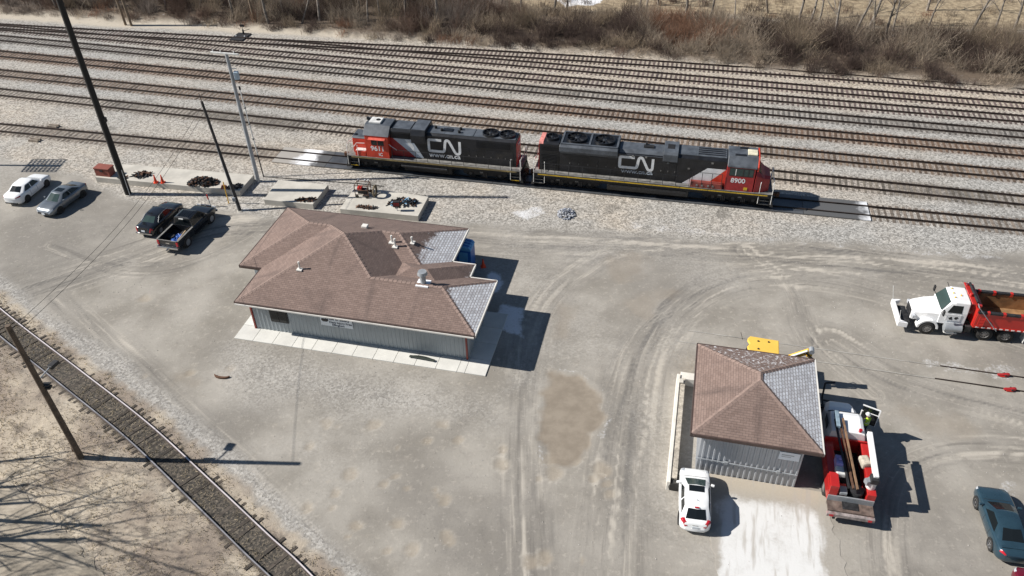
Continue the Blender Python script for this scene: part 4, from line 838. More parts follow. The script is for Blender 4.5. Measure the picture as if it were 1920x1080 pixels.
side_panel(gp, [(4.62, DZ + .1), (7.0, DZ + .1), (4.9, 3.5), (4.62, 3.5)], YS + .004, m_red2, 'red_band'); side_panel(gp, [(7.0, DZ + .1), (7.85, DZ + .1), (6.75, 3.5), (4.9, 3.5)], YS + .002, m_stripe, 'grey_band')
side_panel(gp, [(6.1, 3.45), (6.5, 3.45), (6.9, 2.75), (6.9, 2.2)], YS - .004, m_white, 'white_panel')  # bright highlight on the grey band, painted as a white panel
cn_logo(gp, 8.45, 2.55, 3.0, 1.12, YS - .002, m_white); text('www.cn.ca', 'lettering', .62, m_white, gp, (9.95, YS - .006, 2.14), (R(90), 0, 0), sx=1.08)
text('9611', 'lettering', .64, m_white, gp, (3.5, -1.506, 2.55), (R(90), 0, 0), sx=1.05); text('IC', 'lettering', .42, m_white, gp, (3.75, -1.506, 1.98), (R(90), 0, 0))
MB().box(16.95, 16.985, -.9, .9, DZ + .04, 4.02).obj('end_panel', m_red2, gp); text('IC', 'lettering', .7, m_stripe, gp, (16.99, 0, 2.4), (R(90), 0, R(90)))
MB().box(16.98, 17.1, -.2, .2, 3.55, 3.75).obj('rear_headlight', m_head, gp)
handrail(gp, 4.9, 16.6, -1.52, DZ, 1.0, 1.22, m_black); handrail(gp, 4.9, 16.6, 1.52, DZ, 1.0, 1.22, m_black)
MB().tube([(.95, -1.5, DZ + .95), (1.25, -1.5, DZ + 1.0), (1.5, -1.5, DZ + 1.35), (2.3, -1.5, DZ + 1.4)], .028).obj('nose_handrail', m_hand, gp); MB().tube([(4.65, -1.45, 3.1), (4.9, -1.5, 2.95), (5.4, -1.52, DZ + 1.0)], .028).obj('cab_handrail', m_hand, gp)
end_gear(gp, .55, -1, DZ, m_hand); end_gear(gp, 17.45, 1, DZ, m_hand)
def refit(root, xs_, ys_, skip=('wheel', 'axle', 'truck_sideframe', 'fuel_tank', 'air_reservoir', 'coupler')):
    """move parts along the locomotive to their surveyed positions; long parts stretch, short parts shift"""
    f = lambda x: float(np.interp(x, xs_, ys_)); seen = set()
    def walk(o):
        for ch in o.children:
            if any(ch.name.split('.')[0] == k for k in skip): continue
            me = ch.data; co = np.empty(len(me.vertices) * 3, np.float32); me.vertices.foreach_get('co', co); co = co.reshape(-1, 3)
            if ch.location.length > .01: ch.location.x = f(ch.location.x)
            elif me.name not in seen:
                seen.add(me.name); a, b = co[:, 0].min(), co[:, 0].max()
                if b - a > 1.9: co[:, 0] = np.interp(co[:, 0], xs_, ys_)
                else: co[:, 0] += f((a + b) / 2) - (a + b) / 2
                me.vertices.foreach_set('co', co.ravel()); me.update()
            walk(ch)
    walk(root)
refit(gp, [-1, 0, .85, 2.3, 4.6, 6.8, 8.2, 11.5, 14.2, 15.85, 17, 19], [-.7, .35, 1.35, 2.9, 5.15, 7.3, 8.6, 11.8, 14.45, 16.0, 17, 19])
# ---- larger six axle unit (front to the right)
sd = thing('locomotive', 'longer black diesel locomotive numbered 8900 with red cab at the right end', 'locomotive', S(56.42, 0, 0), T_ANG, 'coupled diesel locomotives')
DZ2 = 1.68
MB().box(.6, 21.5, -1.52, 1.52, 1.2, DZ2 - .02).obj('underframe', m_under, sd); MB().box(.6, 21.5, -1.58, 1.58, DZ2 - .02, DZ2 + .03).obj('walkway', m_walk, sd)
for sy in (-1, 1):
    MB().box(.95, 21.2, min(sy * 1.52, sy * 1.585), max(sy * 1.52, sy * 1.585), 1.42, DZ2 - .03).obj('side_sill', m_black, sd)
    for i in range(8): MB().box(1.0 + i * 2.52, 1.0 + i * 2.52 + 2.49, min(sy * 1.585, sy * 1.592), max(sy * 1.585, sy * 1.592), 1.50, 1.60).obj('yellow_reflector_stripe', m_yellow, sd)
MB().prism([(-1.35, .55), (-1.1, .38), (1.1, .38), (1.35, .55), (1.42, 1.2), (-1.42, 1.2)], 'x', 7.2, 14.3).obj('fuel_tank', mat('fuel_tank_black', (0.022, 0.022, .023), .5, 0, .4, .8, (.06, .055, .05), .25), sd, bevel=.05)
for sy in (-1, 1): MB().box(7.3, 10.0, sy * 1.46 - .06, sy * 1.46 + .06, .92, 1.16).obj('tank_rail', m_dsteel, sd); MB().box(10.4, 14.2, sy * 1.46 - .06, sy * 1.46 + .06, .92, 1.16).obj('tank_rail', m_dsteel, sd)
wheel_truck(sd, [2.25, 3.95, 5.65], 5.2, 3.95); wheel_truck(sd, [16.4, 18.1, 19.8], 5.2, 18.1)
MB().prism(hood_sec(.98, DZ2, 4.42, .16), 'x', 1.0, 2.75).obj('rear_hood', m_black, sd, bevel=.02); MB().box(.965, 1.0, -.97, .97, DZ2 + .04, 4.25).obj('end_panel', m_orange, sd)
MB().prism([(-.98, 4.25), (.98, 4.25), (.84, 4.46), (-.84, 4.46)], 'x', .97, 1.35).obj('end_roof_chevron', mat('pink_faded_red', (0.62, 0.23, 0.20), .6), sd)
text('8900', 'lettering', .3, m_white, sd, (.96, 0, 3.75), (R(90), 0, R(-90)))
fan(sd, 1.98, 0, 4.42, .6, m_black); grille(sd, 1.15, 2.6, -.985, 2.15, 3.4, m_black, 9, 'radiator_grille'); grille(sd, 1.15, 2.6, -.985, 3.62, 4.1, m_black, 5)
MB().prism(hood_sec(.98, DZ2, 3.9, .1), 'x', 2.75, 7.75).obj('radiator_hood', m_black, sd, bevel=.02)
MB().prism([(-1.02, 3.55), (1.02, 3.55), (1.45, 3.95), (1.45, 4.38), (1.28, 4.52), (-1.28, 4.52), (-1.45, 4.38), (-1.45, 3.95)], 'x', 2.82, 7.75).obj('radiator_wing', m_roofgrey, sd, bevel=.03)
for a, b_ in ((2.95, 5.25), (5.4, 7.6)): MB().box(a, b_, -1.15, 1.15, 4.52, 4.56).obj('radiator_screen', m_black, sd)
for yy in (-1.12, 1.12): MB().box(2.9, 7.7, yy - .09, yy + .09, 4.52, 4.62).obj('fan_frame_rail', m_roofgrey, sd)
for x in (2.93, 5.32, 7.66): MB().box(x - .08, x + .08, -1.03, 1.03, 4.52, 4.615).obj('fan_frame_rail', m_roofgrey, sd)
fan(sd, 4.12, 0, 4.56, .92, m_black, 10); fan(sd, 6.5, 0, 4.56, .92, m_black, 10)
MB().prism(hood_sec(.98, DZ2, 4.32, .32), 'x', 7.75, 13.15).obj('engine_hood', m_black, sd, bevel=.02); MB().prism([(-1.0, 3.96), (1.0, 3.96), (.68, 4.34), (-.68, 4.34)], 'x', 7.85, 11.8).obj('engine_hood_roof', m_roofgrey, sd, bevel=.02)
MB().box(9.9, 10.8, -.2, .25, 4.34, 4.44).obj('exhaust_stack', m_under, sd); MB().box(10.0, 10.15, .35, .7, 4.34, 4.48).obj('lifting_eye', m_under, sd)
MB().prism([(-1.15, 3.7), (1.15, 3.7), (1.15, 4.35), (1.0, 4.58), (-1.0, 4.58), (-1.15, 4.35)], 'x', 11.85, 13.1).obj('dynamic_brake_box', m_roofgrey, sd, bevel=.03); MB().box(12.15, 12.75, -.4, .4, 4.58, 4.6).obj('brake_box_opening', m_under, sd)
MB().prism(hood_sec(1.08, DZ2, 4.34, .2), 'x', 13.15, 17.5).obj('inertial_filter_hood', m_black, sd, bevel=.02); MB().box(13.25, 14.7, -.85, .85, 4.34, 4.4).obj('roof_panel', m_roofgrey, sd, bevel=.01); MB().box(14.75, 17.4, -.85, .85, 4.34, 4.4).obj('roof_panel', m_roofgrey, sd, bevel=.01)
for yy in (-.55, -.2, .15, .5): MB().box(14.9, 17.3, yy - .06, yy + .06, 4.4, 4.45).obj('roof_rib', m_black, sd)
doors(sd, 3.0, 7.7, -.98, DZ2 + .12, 3.45, .78, m_black, 3); doors(sd, 7.8, 13.1, .98, DZ2 + .12, 3.6, .75, m_black, 4); doors(sd, 1.2, 7.7, .98, DZ2 + .12, 3.45, .8, m_black, 6)
doors(sd, 11.2, 13.1, -.98, DZ2 + .12, 3.6, .63, m_black, 5)
for x, y, z in ((9.0, -.985, 3.86), (10.2, -.985, 3.86), (12.3, -.985, 3.5), (14.2, -1.085, 3.2), (16.2, -1.085, 3.9)): MB().box(x - .09, x + .09, y - .03, y, z - .07, z + .07).obj('marker_plate', m_walk, sd)
YB = -1.084
side_panel(sd, [(13.75, DZ2 + .05), (15.75, DZ2 + .05), (17.45, 3.4), (15.85, 3.4)], YB, m_white, 'white_panel'); side_panel(sd, [(15.75, DZ2 + .05), (17.48, DZ2 + .05), (17.48, 3.4), (17.45, 3.4)], YB - .002, m_orange, 'red_band')
bx_ = MB().box(14.5, 17.3, -1.55, -1.1, DZ2 + .03, 2.2).obj('equipment_box', mat('dirty_red_box', (0.20, 0.04, 0.03), .6, 0, .25, 2, (.1, .06, .05), .3), sd, bevel=.02)
for x in (15.0, 15.45, 16.0, 16.4): MB().box(x, x + .16, -1.58, -1.55, 1.86, 2.02).obj('box_latch', m_walk, bx_)
YE = -.985
cn_logo(sd, 7.95, 2.72, 2.95, 1.0, YE - .002, m_white); text('www.cn.ca', 'lettering', .52, m_stripe, sd, (9.45, YE - .006, 2.36), (R(90), 0, 0), sx=1.2)
MB().prism([(-1.5, DZ2), (1.5, DZ2), (1.5, 3.95), (-1.5, 3.95)], 'x', 17.5, 20.0).obj('cab', m_red2, sd, bevel=.03)
MB().prism([(-1.54, 3.92), (1.54, 3.92), (1.5, 4.05), (.9, 4.68), (-.9, 4.68), (-1.5, 4.05)], 'x', 17.5, 20.1).obj('cab_roof', m_roofgrey, sd, bevel=.04)
MB().prism([(-1.5, 3.7), (1.5, 3.7), (1.5, 4.08), (.91, 4.71), (-.91, 4.71), (-1.5, 4.08)], 'x', 20.1, 20.22).obj('roof_front_band', m_orange, sd, bevel=.02)
MB().box(19.2, 20.0, -.6, .35, 4.68, 4.8).obj('roof_unit', mat('cream_unit', (0.60, 0.56, 0.42), .5), sd, bevel=.04); MB().box(18.5, 19.2, .5, .7, 4.68, 4.78).obj('antenna_plate', m_black, sd); MB().box(18.1, 19.0, -.8, -.55, 4.66, 4.74).obj('roof_hatch', m_black, sd)
for sy in (-1, 1):
    wn = MB().box(17.85, 19.75, sy * 1.5 - .02, sy * 1.5 + .02, 3.2, 3.8).obj('cab_window', m_glass2, sd)
    for x in (18.3, 18.95, 19.4): MB().box(x - .035, x + .035, sy * 1.5 - .03, sy * 1.5 + .03, 3.2, 3.8).obj('window_bar', m_hand if x < 18.5 else m_blkplastic, wn)
    MB().box(17.75, 19.85, sy * 1.5 - .015, sy * 1.5 + .015, 3.13, 3.87).obj('window_surround', m_blkplastic, sd)
text('8900', 'lettering', .6, m_white, sd, (18.6, -1.506, 2.68), (R(90), 0, 0), sx=1.0)
nose = MB(); nose.loft([[(20.0, -1.5, DZ2), (20.0, 1.5, DZ2), (20.0, 1.5, 3.3), (20.0, 1.2, 3.68), (20.0, -1.2, 3.68), (20.0, -1.5, 3.3)], [(20.75, -1.3, DZ2), (20.75, 1.3, DZ2), (20.75, 1.25, 2.95), (20.75, .9, 3.12), (20.75, -.9, 3.12), (20.75, -1.25, 2.95)], [(21.25, -1.0, DZ2), (21.25, 1.0, DZ2), (21.25, .95, 2.8), (21.25, .7, 2.95), (21.25, -.7, 2.95), (21.25, -.95, 2.8)]])
nose.obj('nose', m_red2, sd, bevel=.03)
for y0, y1 in ((-1.1, -.1), (.1, 1.1)): MB().add([(20.12, y0, 3.70), (20.12, y1, 3.70), (20.5, y1, 3.36), (20.5, y0, 3.36), (20.08, y0, 3.68), (20.08, y1, 3.68), (20.46, y1, 3.34), (20.46, y0, 3.34)], [(0, 1, 2, 3), (7, 6, 5, 4), (0, 4, 5, 1), (1, 5, 6, 2), (2, 6, 7, 3), (3, 7, 4, 0)]).obj('windshield', m_glass, sd)
MB().box(21.24, 21.28, -.25, .25, 2.45, 2.75).obj('headlight', m_head, sd); MB().box(19.2, 19.5, -1.53, -1.5, 1.85, 2.1).obj('builder_plate', m_yellow, sd)
handrail(sd, 1.3, 14.4, -1.55, DZ2, 1.0, 1.15, m_black); handrail(sd, 14.6, 17.2, -1.55, DZ2 + .5, 1.0, .85, m_black); handrail(sd, 1.3, 17.2, 1.55, DZ2, 1.0, 1.2, m_black)
end_gear(sd, .6, -1, DZ2, m_hand, edge=m_walk); end_gear(sd, 21.5, 1, DZ2, m_hand, edge=m_walk)
refit(sd, [-1, 0, 7.6, 9.5, 11.8, 13.5, 17.5, 20.1, 21.3, 24], [-1, 0, 7.8, 9.75, 11.8, 13.4, 17.2, 19.65, 21.05, 23.7])
# ================================================================== CARS
def lerp(a, b, t): return a + (b - a) * t
def pl(tab, x):
    return float(np.interp(x, [q[0] for q in tab], [q[1] for q in tab]))
WHEELS = {}
def wheel(parent, x, y, r_, wd, rim_m, spokes=5, rimr=.66):
    key = (round(r_, 3), round(wd, 3), rim_m.name, spokes, y > 0)
    if key not in WHEELS:
        sg_ = 1 if y > 0 else -1; n = 24
        ring = lambda rr, yy: [(rr * math.cos(2 * math.pi * i / n), yy, rr * math.sin(2 * math.pi * i / n)) for i in range(n)]
        ty = MB().loft([ring(r_ * rimr, -wd / 2), ring(r_ * .94, -wd / 2), ring(r_, -wd * .36), ring(r_, wd * .36), ring(r_ * .94, wd / 2), ring(r_ * rimr, wd / 2)], caps=False).mesh('tyre', m_rubber)
        ty.polygons.foreach_set('use_smooth', [True] * len(ty.polygons))
        rm = MB().loft([ring(r_ * rimr, -wd / 2), ring(r_ * rimr, sg_ * wd * .48), ring(r_ * rimr * .9, sg_ * wd * .49), ring(r_ * rimr * .86, sg_ * wd * .22), ring(r_ * .12, sg_ * wd * .2)], mi=0)
        for k in range(spokes):
            a = 2 * math.pi * k / spokes; rm.obox((math.cos(a) * r_ * rimr * .47, sg_ * wd * .38, math.sin(a) * r_ * rimr * .47), (r_ * rimr * .95, wd * .14, r_ * .15), 0, -a)
        rm.cyl((0, sg_ * wd * .2, 0), (0, sg_ * wd * .46, 0), r_ * .17, n=10)
        WHEELS[key] = (ty, rm.mesh('rim', rim_m))
    ty, rm = WHEELS[key]
    wo = bpy.data.objects.new('wheel', None); COL.objects.link(wo); wo.parent = parent; wo.location = (x, y, r_); wo.empty_display_size = .2
    for nm, me in (('tyre', ty), ('rim', rm)):
        o = bpy.data.objects.new(nm, me); COL.objects.link(o); o.parent = wo
class Car:
    def __init__(s, label, cat, loc, heading, L, W, body_m, top, belt, gh, wb, wheel_r=.33, wx=0.0, rim=m_rim, name='car', group=None, spokes=5, clad=None, seams=(-.75, .15, 1.0)):
        """top: centre-line height table; gh: dict xr0,xr1,xf1,xf0,roof,wb,wr; wb: wheelbase"""
        s.L, s.W, s.top = L, W, top; s.t = thing(name, label, cat, (loc[0], loc[1], 0.0), heading, group); s.m = body_m; s.belt = belt
        n = 30; s.xs = [-L / 2 + L * (0.5 - 0.5 * math.cos(math.pi * i / n)) for i in range(n + 1)]
        body = MB(); body.loft([s.ring(x) for x in s.xs]); bo = body.obj('body', body_m, s.t, 'all')
        md = bo.modifiers.new('edge', 'EDGE_SPLIT'); md.split_angle = R(50)
        if gh: s.greenhouse(gh)
        for sx_ in seams:
            for sy in (-1, 1): s.patch(sx_ - .011, sx_ + .011, 1.9, 5.2, sy, 'door_seam', m_blkplastic, .003, 1, 6)
        if gh: s.patch(gh['xf0'] + .05, gh['xf0'] + .075, 5.6, 8, 1, 'hood_seam', m_blkplastic, .003, 1, 4); s.patch(gh['xf0'] + .05, gh['xf0'] + .075, 5.6, 8, -1, 'hood_seam', m_blkplastic, .003, 1, 4)
        for x in (-wb / 2 + wx, wb / 2 + wx):
            for sy in (-1, 1):
                arch = MB().cyl((x, sy * (W / 2 - .30), wheel_r), (x, sy * (W / 2 + .004), wheel_r), wheel_r * 1.14, n=22); arch.obj('wheel_arch', clad or m_blkplastic, s.t)
                wheel(s.t, x, sy * (W / 2 - .095), wheel_r, .22, rim, spokes)
    def halfw(s, x):
        u = abs(x) / (s.L / 2); return s.W / 2 * (1 - .05 * u ** 2) * (1 - max(0, (u - .80) / .20) ** 2.6 * .36)
    def ring(s, x):
        u = abs(x) / (s.L / 2); hw = s.halfw(x); zt = pl(s.top, x); zb = .20 + .16 * max(0, (u - .8) / .2) ** 2; k = max(0, (u - .93) / .07)
        sh = min(zt - .03, s.belt); zt2 = zt - .05 * k ** 2
        half = [(0, zb), (hw * .86, zb), (hw * .985, zb + .13), (hw, lerp(zb, sh, .5)), (hw * .985, lerp(zb, sh, .78)), (hw * .95, sh - .02), (hw * .86, lerp(sh, zt2, .6) + .012), (hw * .5, zt2 - .004), (0, zt2 + .015)]
        return [(x, y, z) for y, z in half] + [(x, -y, z) for y, z in half[-2:0:-1]]
    def patch(s, x0, x1, t0, t1, side, name, m, off=.012, nu=4, nv=4):
        """patch of the body skin, offset outward; t along the half section (0 bottom centre .. 8 top centre)"""
        def pt(x, t):
            r_ = s.ring(x)[:9]; i = min(int(t), 7); f = t - i; a, b = r_[i], r_[i + 1]; return Vector((x, lerp(a[1], b[1], f), lerp(a[2], b[2], f)))
        def nrm(x, t):
            e = .02; du = pt(min(x + e, s.L / 2), t) - pt(max(x - e, -s.L / 2), t); dv = pt(x, min(t + e, 8)) - pt(x, max(t - e, 0)); n = du.cross(dv); return n.normalized() if n.length > 1e-9 else Vector((0, 0, 1))
        g0, g1 = [], []
        for i in range(nu + 1):
            for j in range(nv + 1):
                x, t = lerp(x0, x1, i / nu), lerp(t0, t1, j / nv); p_ = pt(x, t); n_ = nrm(x, t)
                if n_.dot(Vector((x * .3, p_.y, p_.z - .5))) < 0: n_ = -n_
                for g, o in ((g0, off), (g1, -.03)):
                    q = p_ + n_ * o; g.append((q.x, q.y * side, q.z))
        k = nv + 1; N0 = len(g0); fs = [(i * k + j, i * k + j + 1, (i + 1) * k + j + 1, (i + 1) * k + j) for i in range(nu) for j in range(nv)]
        rim_ = [i for i in range(k)] + [i * k + nv for i in range(1, nu + 1)] + [nu * k + j for j in range(nv - 1, -1, -1)] + [i * k for i in range(nu - 1, 0, -1)]
        fs2 = [(rim_[i], rim_[(i + 1) % len(rim_)], N0 + rim_[(i + 1) % len(rim_)], N0 + rim_[i]) for i in range(len(rim_))]
        return MB().add(g0 + g1, fs + fs2 + [tuple(q + N0 for q in f) for f in fs]).obj(name, m, s.t)
    def greenhouse(s, g):
        xr0, xr1, xf1, xf0, zr, wbt, wr = (g[k] for k in ('xr0', 'xr1', 'xf1', 'xf0', 'roof', 'wb', 'wr'))
        zb = lambda x: min(pl(s.top, x), s.belt) - .03
        n = 10; rings = []
        def sec(t):                                                     # t 0 base .. 1 roof edge
            return lerp(xr0, xr1, t), lerp(xf0, xf1, t), lerp(wbt, wr, t)
        def outline(t, z_r, z_f):
            a, b, w_ = sec(t); cr = .16; return [(a, -w_ * .82, z_r), (a + cr, -w_, lerp(z_r, z_f, .08)), (lerp(a, b, .5), -w_ * 1.02, (z_r + z_f) / 2), (b - cr, -w_, lerp(z_f, z_r, .08)), (b, -w_ * .80, z_f), (b + .05, 0, z_f), (b, w_ * .80, z_f), (b - cr, w_, lerp(z_f, z_r, .08)), (lerp(a, b, .5), w_ * 1.02, (z_r + z_f) / 2), (a + cr, w_, lerp(z_r, z_f, .08)), (a, w_ * .82, z_r), (a - .05, 0, z_r)]
        zr_r, zr_f = g.get('roof_r', zr - .05), zr - .04
        o0 = outline(0, zb(xr0), zb(xf0)); o1 = outline(1, zr_r, zr_f); a, b, w_ = sec(1)
        o2 = [(lerp((a + b) / 2, q[0], .86), q[1] * .78, lerp(q[2], zr, .75)) for q in o1]
        mb = MB().loft([o0, o1, o2]); c = s.m; go = mb.obj('roof', g.get('roof_m', c), s.t, True)
        mid1 = lambda i, j, t: Vector(o0[i]).lerp(Vector(o0[j]), .5)
        def glass(idx, t0, t1, sh0, sh1, name, m):
            """pane over outline columns idx[0]..idx[-1]"""
            P0 = [Vector(o0[i]).lerp(Vector(o1[i]), t0) for i in idx]; P1 = [Vector(o0[i]).lerp(Vector(o1[i]), t1) for i in idx]
            def trim(P):
                tot = [0];
                for a_, b_ in zip(P[:-1], P[1:]): tot.append(tot[-1] + (b_ - a_).length)
                out = []
                for f in [lerp(sh0, sh1, k / 6) for k in range(7)]:
                    d_ = f * tot[-1]
                    for i in range(len(P) - 1):
                        if d_ <= tot[i + 1] + 1e-9: out.append(P[i].lerp(P[i + 1], (d_ - tot[i]) / (tot[i + 1] - tot[i]))); break
                return out
            A_, B_ = trim(P0), trim(P1); nrm = (A_[-1] - A_[0]).cross(B_[3] - A_[3]).normalized(); cen = Vector(((xr0 + xf0) / 2, 0, 1))
            if nrm.dot(A_[3] - cen) < 0: nrm = -nrm
            v0 = [q + nrm * .014 for q in A_ + B_]; v1 = [q - nrm * .03 for q in A_ + B_]
            fs = [(i, i + 1, 8 + i, 7 + i) for i in range(6)]; rim_ = list(range(7)) + list(range(13, 6, -1))
            return MB().add(v0 + v1, fs + [tuple(q + 14 for q in f) for f in fs] + [(rim_[i], rim_[(i + 1) % 14], 14 + rim_[(i + 1) % 14], 14 + rim_[i]) for i in range(14)]).obj(name, m, s.t)
        gm, gs_ = g.get('glass', m_glass), g.get('sglass', m_glass)
        glass([4, 5, 6], .10, .92, .04, .96, 'windshield', gm); glass([10, 11, 0], .12, .92, .06, .94, 'rear_window', g.get('rglass', gs_))
        for idx in ([0, 1, 2, 3, 4], [10, 9, 8, 7, 6]):
            for f0, f1 in g.get('sidewin', ((.12, .48), (.52, .86))): glass(idx, .14, .88, f0, f1, 'side_window', gs_)
    def mirrors(s, x, z, m=None):
        for sy in (-1, 1): MB().obox((x, sy * (s.W / 2 + .08), z), (.12, .2, .13), sy * .25).obj('mirror', m or s.m, s.t, bevel=.03)
    def plate(s, x, z, m=m_sign): MB().box(min(x, x + .012 * (1 if x > 0 else -1)), max(x, x + .012 * (1 if x > 0 else -1)), -.16, .16, z - .08, z + .08).obj('number_plate', m, s.t)
    def lamps(s, front=m_head, rear=m_tail, ft=(4.6, 5.9), rt=(4.6, 5.9), fl=.42, rl=.3):
        e = s.L / 2
        for sy in (-1, 1): s.patch(e - fl, e - .03, *ft, sy, 'headlight', front); s.patch(-e + .03, -e + rl, *rt, sy, 'tail_light', rear)
GH = lambda xr0, xr1, xf1, xf0, roof, wb, wr, **k: dict(xr0=xr0, xr1=xr1, xf1=xf1, xf0=xf0, roof=roof, wb=wb, wr=wr, **k)
def hd(v): return math.atan2(v[1], v[0])
SED = [(-2.4, .62), (-2.32, .95), (-2.1, 1.02), (-1.5, 1.05), (-.9, 1.0), (.75, .98), (1.0, .96), (1.6, .90), (2.1, .78), (2.3, .66), (2.4, .50)]
c1 = Car('white sedan at the far left, parked beside the grey car', 'car', (-43.85, 63.9), R(79), 4.7, 1.82, paint('pearl_white_paint', (0.78, 0.79, 0.80), .04), SED, .92, GH(-1.75, -.95, .35, 1.15, 1.44, .80, .60, sidewin=((.16, .46), (.50, .84)), sglass=m_glass), 2.70, rim=m_dsteel, group='parked cars')
c1.lamps(rl=.42, rt=(4.9, 5.8)); c1.mirrors(.75, 1.0); c1.plate(-2.34, .55); MB().box(-2.36, -2.28, -.6, .6, .3, .42).obj('bumper_insert', m_blkplastic, c1.t)
c2 = Car('grey fastback sedan with sunroof, beside the white sedan', 'car', (-39.85, 61.95), R(-107.5), 4.9, 1.86, mat('gunmetal_metallic_paint', (0.20, 0.22, 0.24), .3, .55, .06, 1.2, DUST, .08, .6), SED, .92, GH(-1.95, -.85, .42, 1.2, 1.42, .80, .60, glass=m_glass2, sglass=m_glass), 2.83, rim=m_dsteel, group='parked cars')
c2.lamps(); c2.mirrors(.8, 1.0); MB().box(-.35, .2, -.38, .38, 1.405, 1.425).obj('sunroof', m_glass, c2.t); MB().box(2.36, 2.44, -.55, .55, .34, .52).obj('grille', m_blkplastic, c2.t); c2.plate(2.44, .42)
c3 = Car('black sedan with chrome window trim, parked left of the black pickup', 'car', (-30.0, 58.5), R(75.5), 4.85, 1.84, mat('gloss_black_paint', (0.010, 0.011, 0.013), .2, 0, .2, 1.5, DUST, .05, .8), SED, .93, GH(-1.75, -.95, .35, 1.1, 1.43, .80, .60, rglass=m_glass2), 2.85, rim=m_rim, group='parked cars')
c3.lamps(rt=(3.9, 5.8), rl=.22); c3.mirrors(.75, 1.0); c3.plate(-2.42, .72); MB().box(-2.46, -2.36, -.75, .75, .42, .52).obj('bumper_strip', m_chrome, c3.t)
for sy in (-1, 1): MB().tube([(-1.35, sy * .8, .98), (-.85, sy * .68, 1.34), (-.2, sy * .645, 1.405), (.4, sy * .66, 1.36), (1.0, sy * .80, .98)], .012).obj('window_trim', m_polegrey, c3.t)
SUVT = [(-2.05, .62), (-2.0, .98), (-1.75, 1.06), (-1.2, 1.06), (.7, 1.05), (.95, 1.04), (1.5, .98), (1.85, .86), (2.0, .70), (2.06, .52)]
c4 = Car('small white crossover with black sunroof parked at the pump house corner', 'car', (9.98, 28.2), R(79.8), 4.12, 1.74, paint('crossover_white_paint', (0.82, 0.83, 0.83), .04), SUVT, .98, GH(-1.82, -1.32, .12, 1.12, 1.56, .79, .62, glass=m_glass2, sidewin=((.12, .42), (.46, .84)), roof_r=1.50), 2.53, .34, 0, m_dsteel, group='parked cars')
c4.lamps(rt=(4.6, 6.4), rl=.34, ft=(5.0, 6.4), fl=.5); c4.mirrors(.62, 1.08); c4.plate(-2.05, .68); MB().box(-.3, .12, -.42, .42, 1.545, 1.572).obj('sunroof', m_glass, c4.t, bevel=.02)
MB().box(-1.4, -1.32, -.12, .12, 1.525, 1.56).obj('high_brake_light', m_tail, c4.t); MB().cyl((-.85, 0, 1.55), (-.95, 0, 1.66), .02, .01).obj('roof_antenna', m_blkplastic, c4.t); MB().obox((-2.02, .02, .82), (.02, .3, .04)).obj('tail_badge', m_chrome, c4.t)
TEAL = [(-2.45, .60), (-2.36, .88), (-2.2, .98), (-1.6, 1.0), (-.9, .96), (.8, .95), (1.1, .94), (1.8, .86), (2.2, .74), (2.36, .6), (2.45, .46)]
c5 = Car('dark teal coupe with silver rims at the right edge of the lot', 'car', (26.2, 26.25), R(79.3), 4.75, 1.80, mat('dark_teal_paint', (0.028, 0.062, 0.088), .28, .3, .1, 1.2, DUST, .06, .6), TEAL, .90, GH(-1.72, -.85, .15, 1.12, 1.38, .80, .58, sidewin=((.24, .80),), glass=m_glass), 2.72, .33, 0, m_rim, group='parked cars')
c5.lamps(rt=(4.7, 6.0), rl=.26); c5.mirrors(.75, .98); c5.plate(-2.36, .68); MB().box(-2.0, -1.85, -.7, .7, 1.0, 1.04).obj('spoiler', c5.m, c5.t, bevel=.01)
c6 = Car('maroon car just entering the lower right corner', 'car', (25.75, 21.15), R(80), 4.6, 1.78, mat('maroon_paint', (0.14, 0.008, 0.022), .3, .2, .1, 1.2, DUST, .06, .6), TEAL, .90, GH(-1.72, -.85, .25, 1.05, 1.40, .80, .58), 2.65, group='parked cars')
c6.lamps()
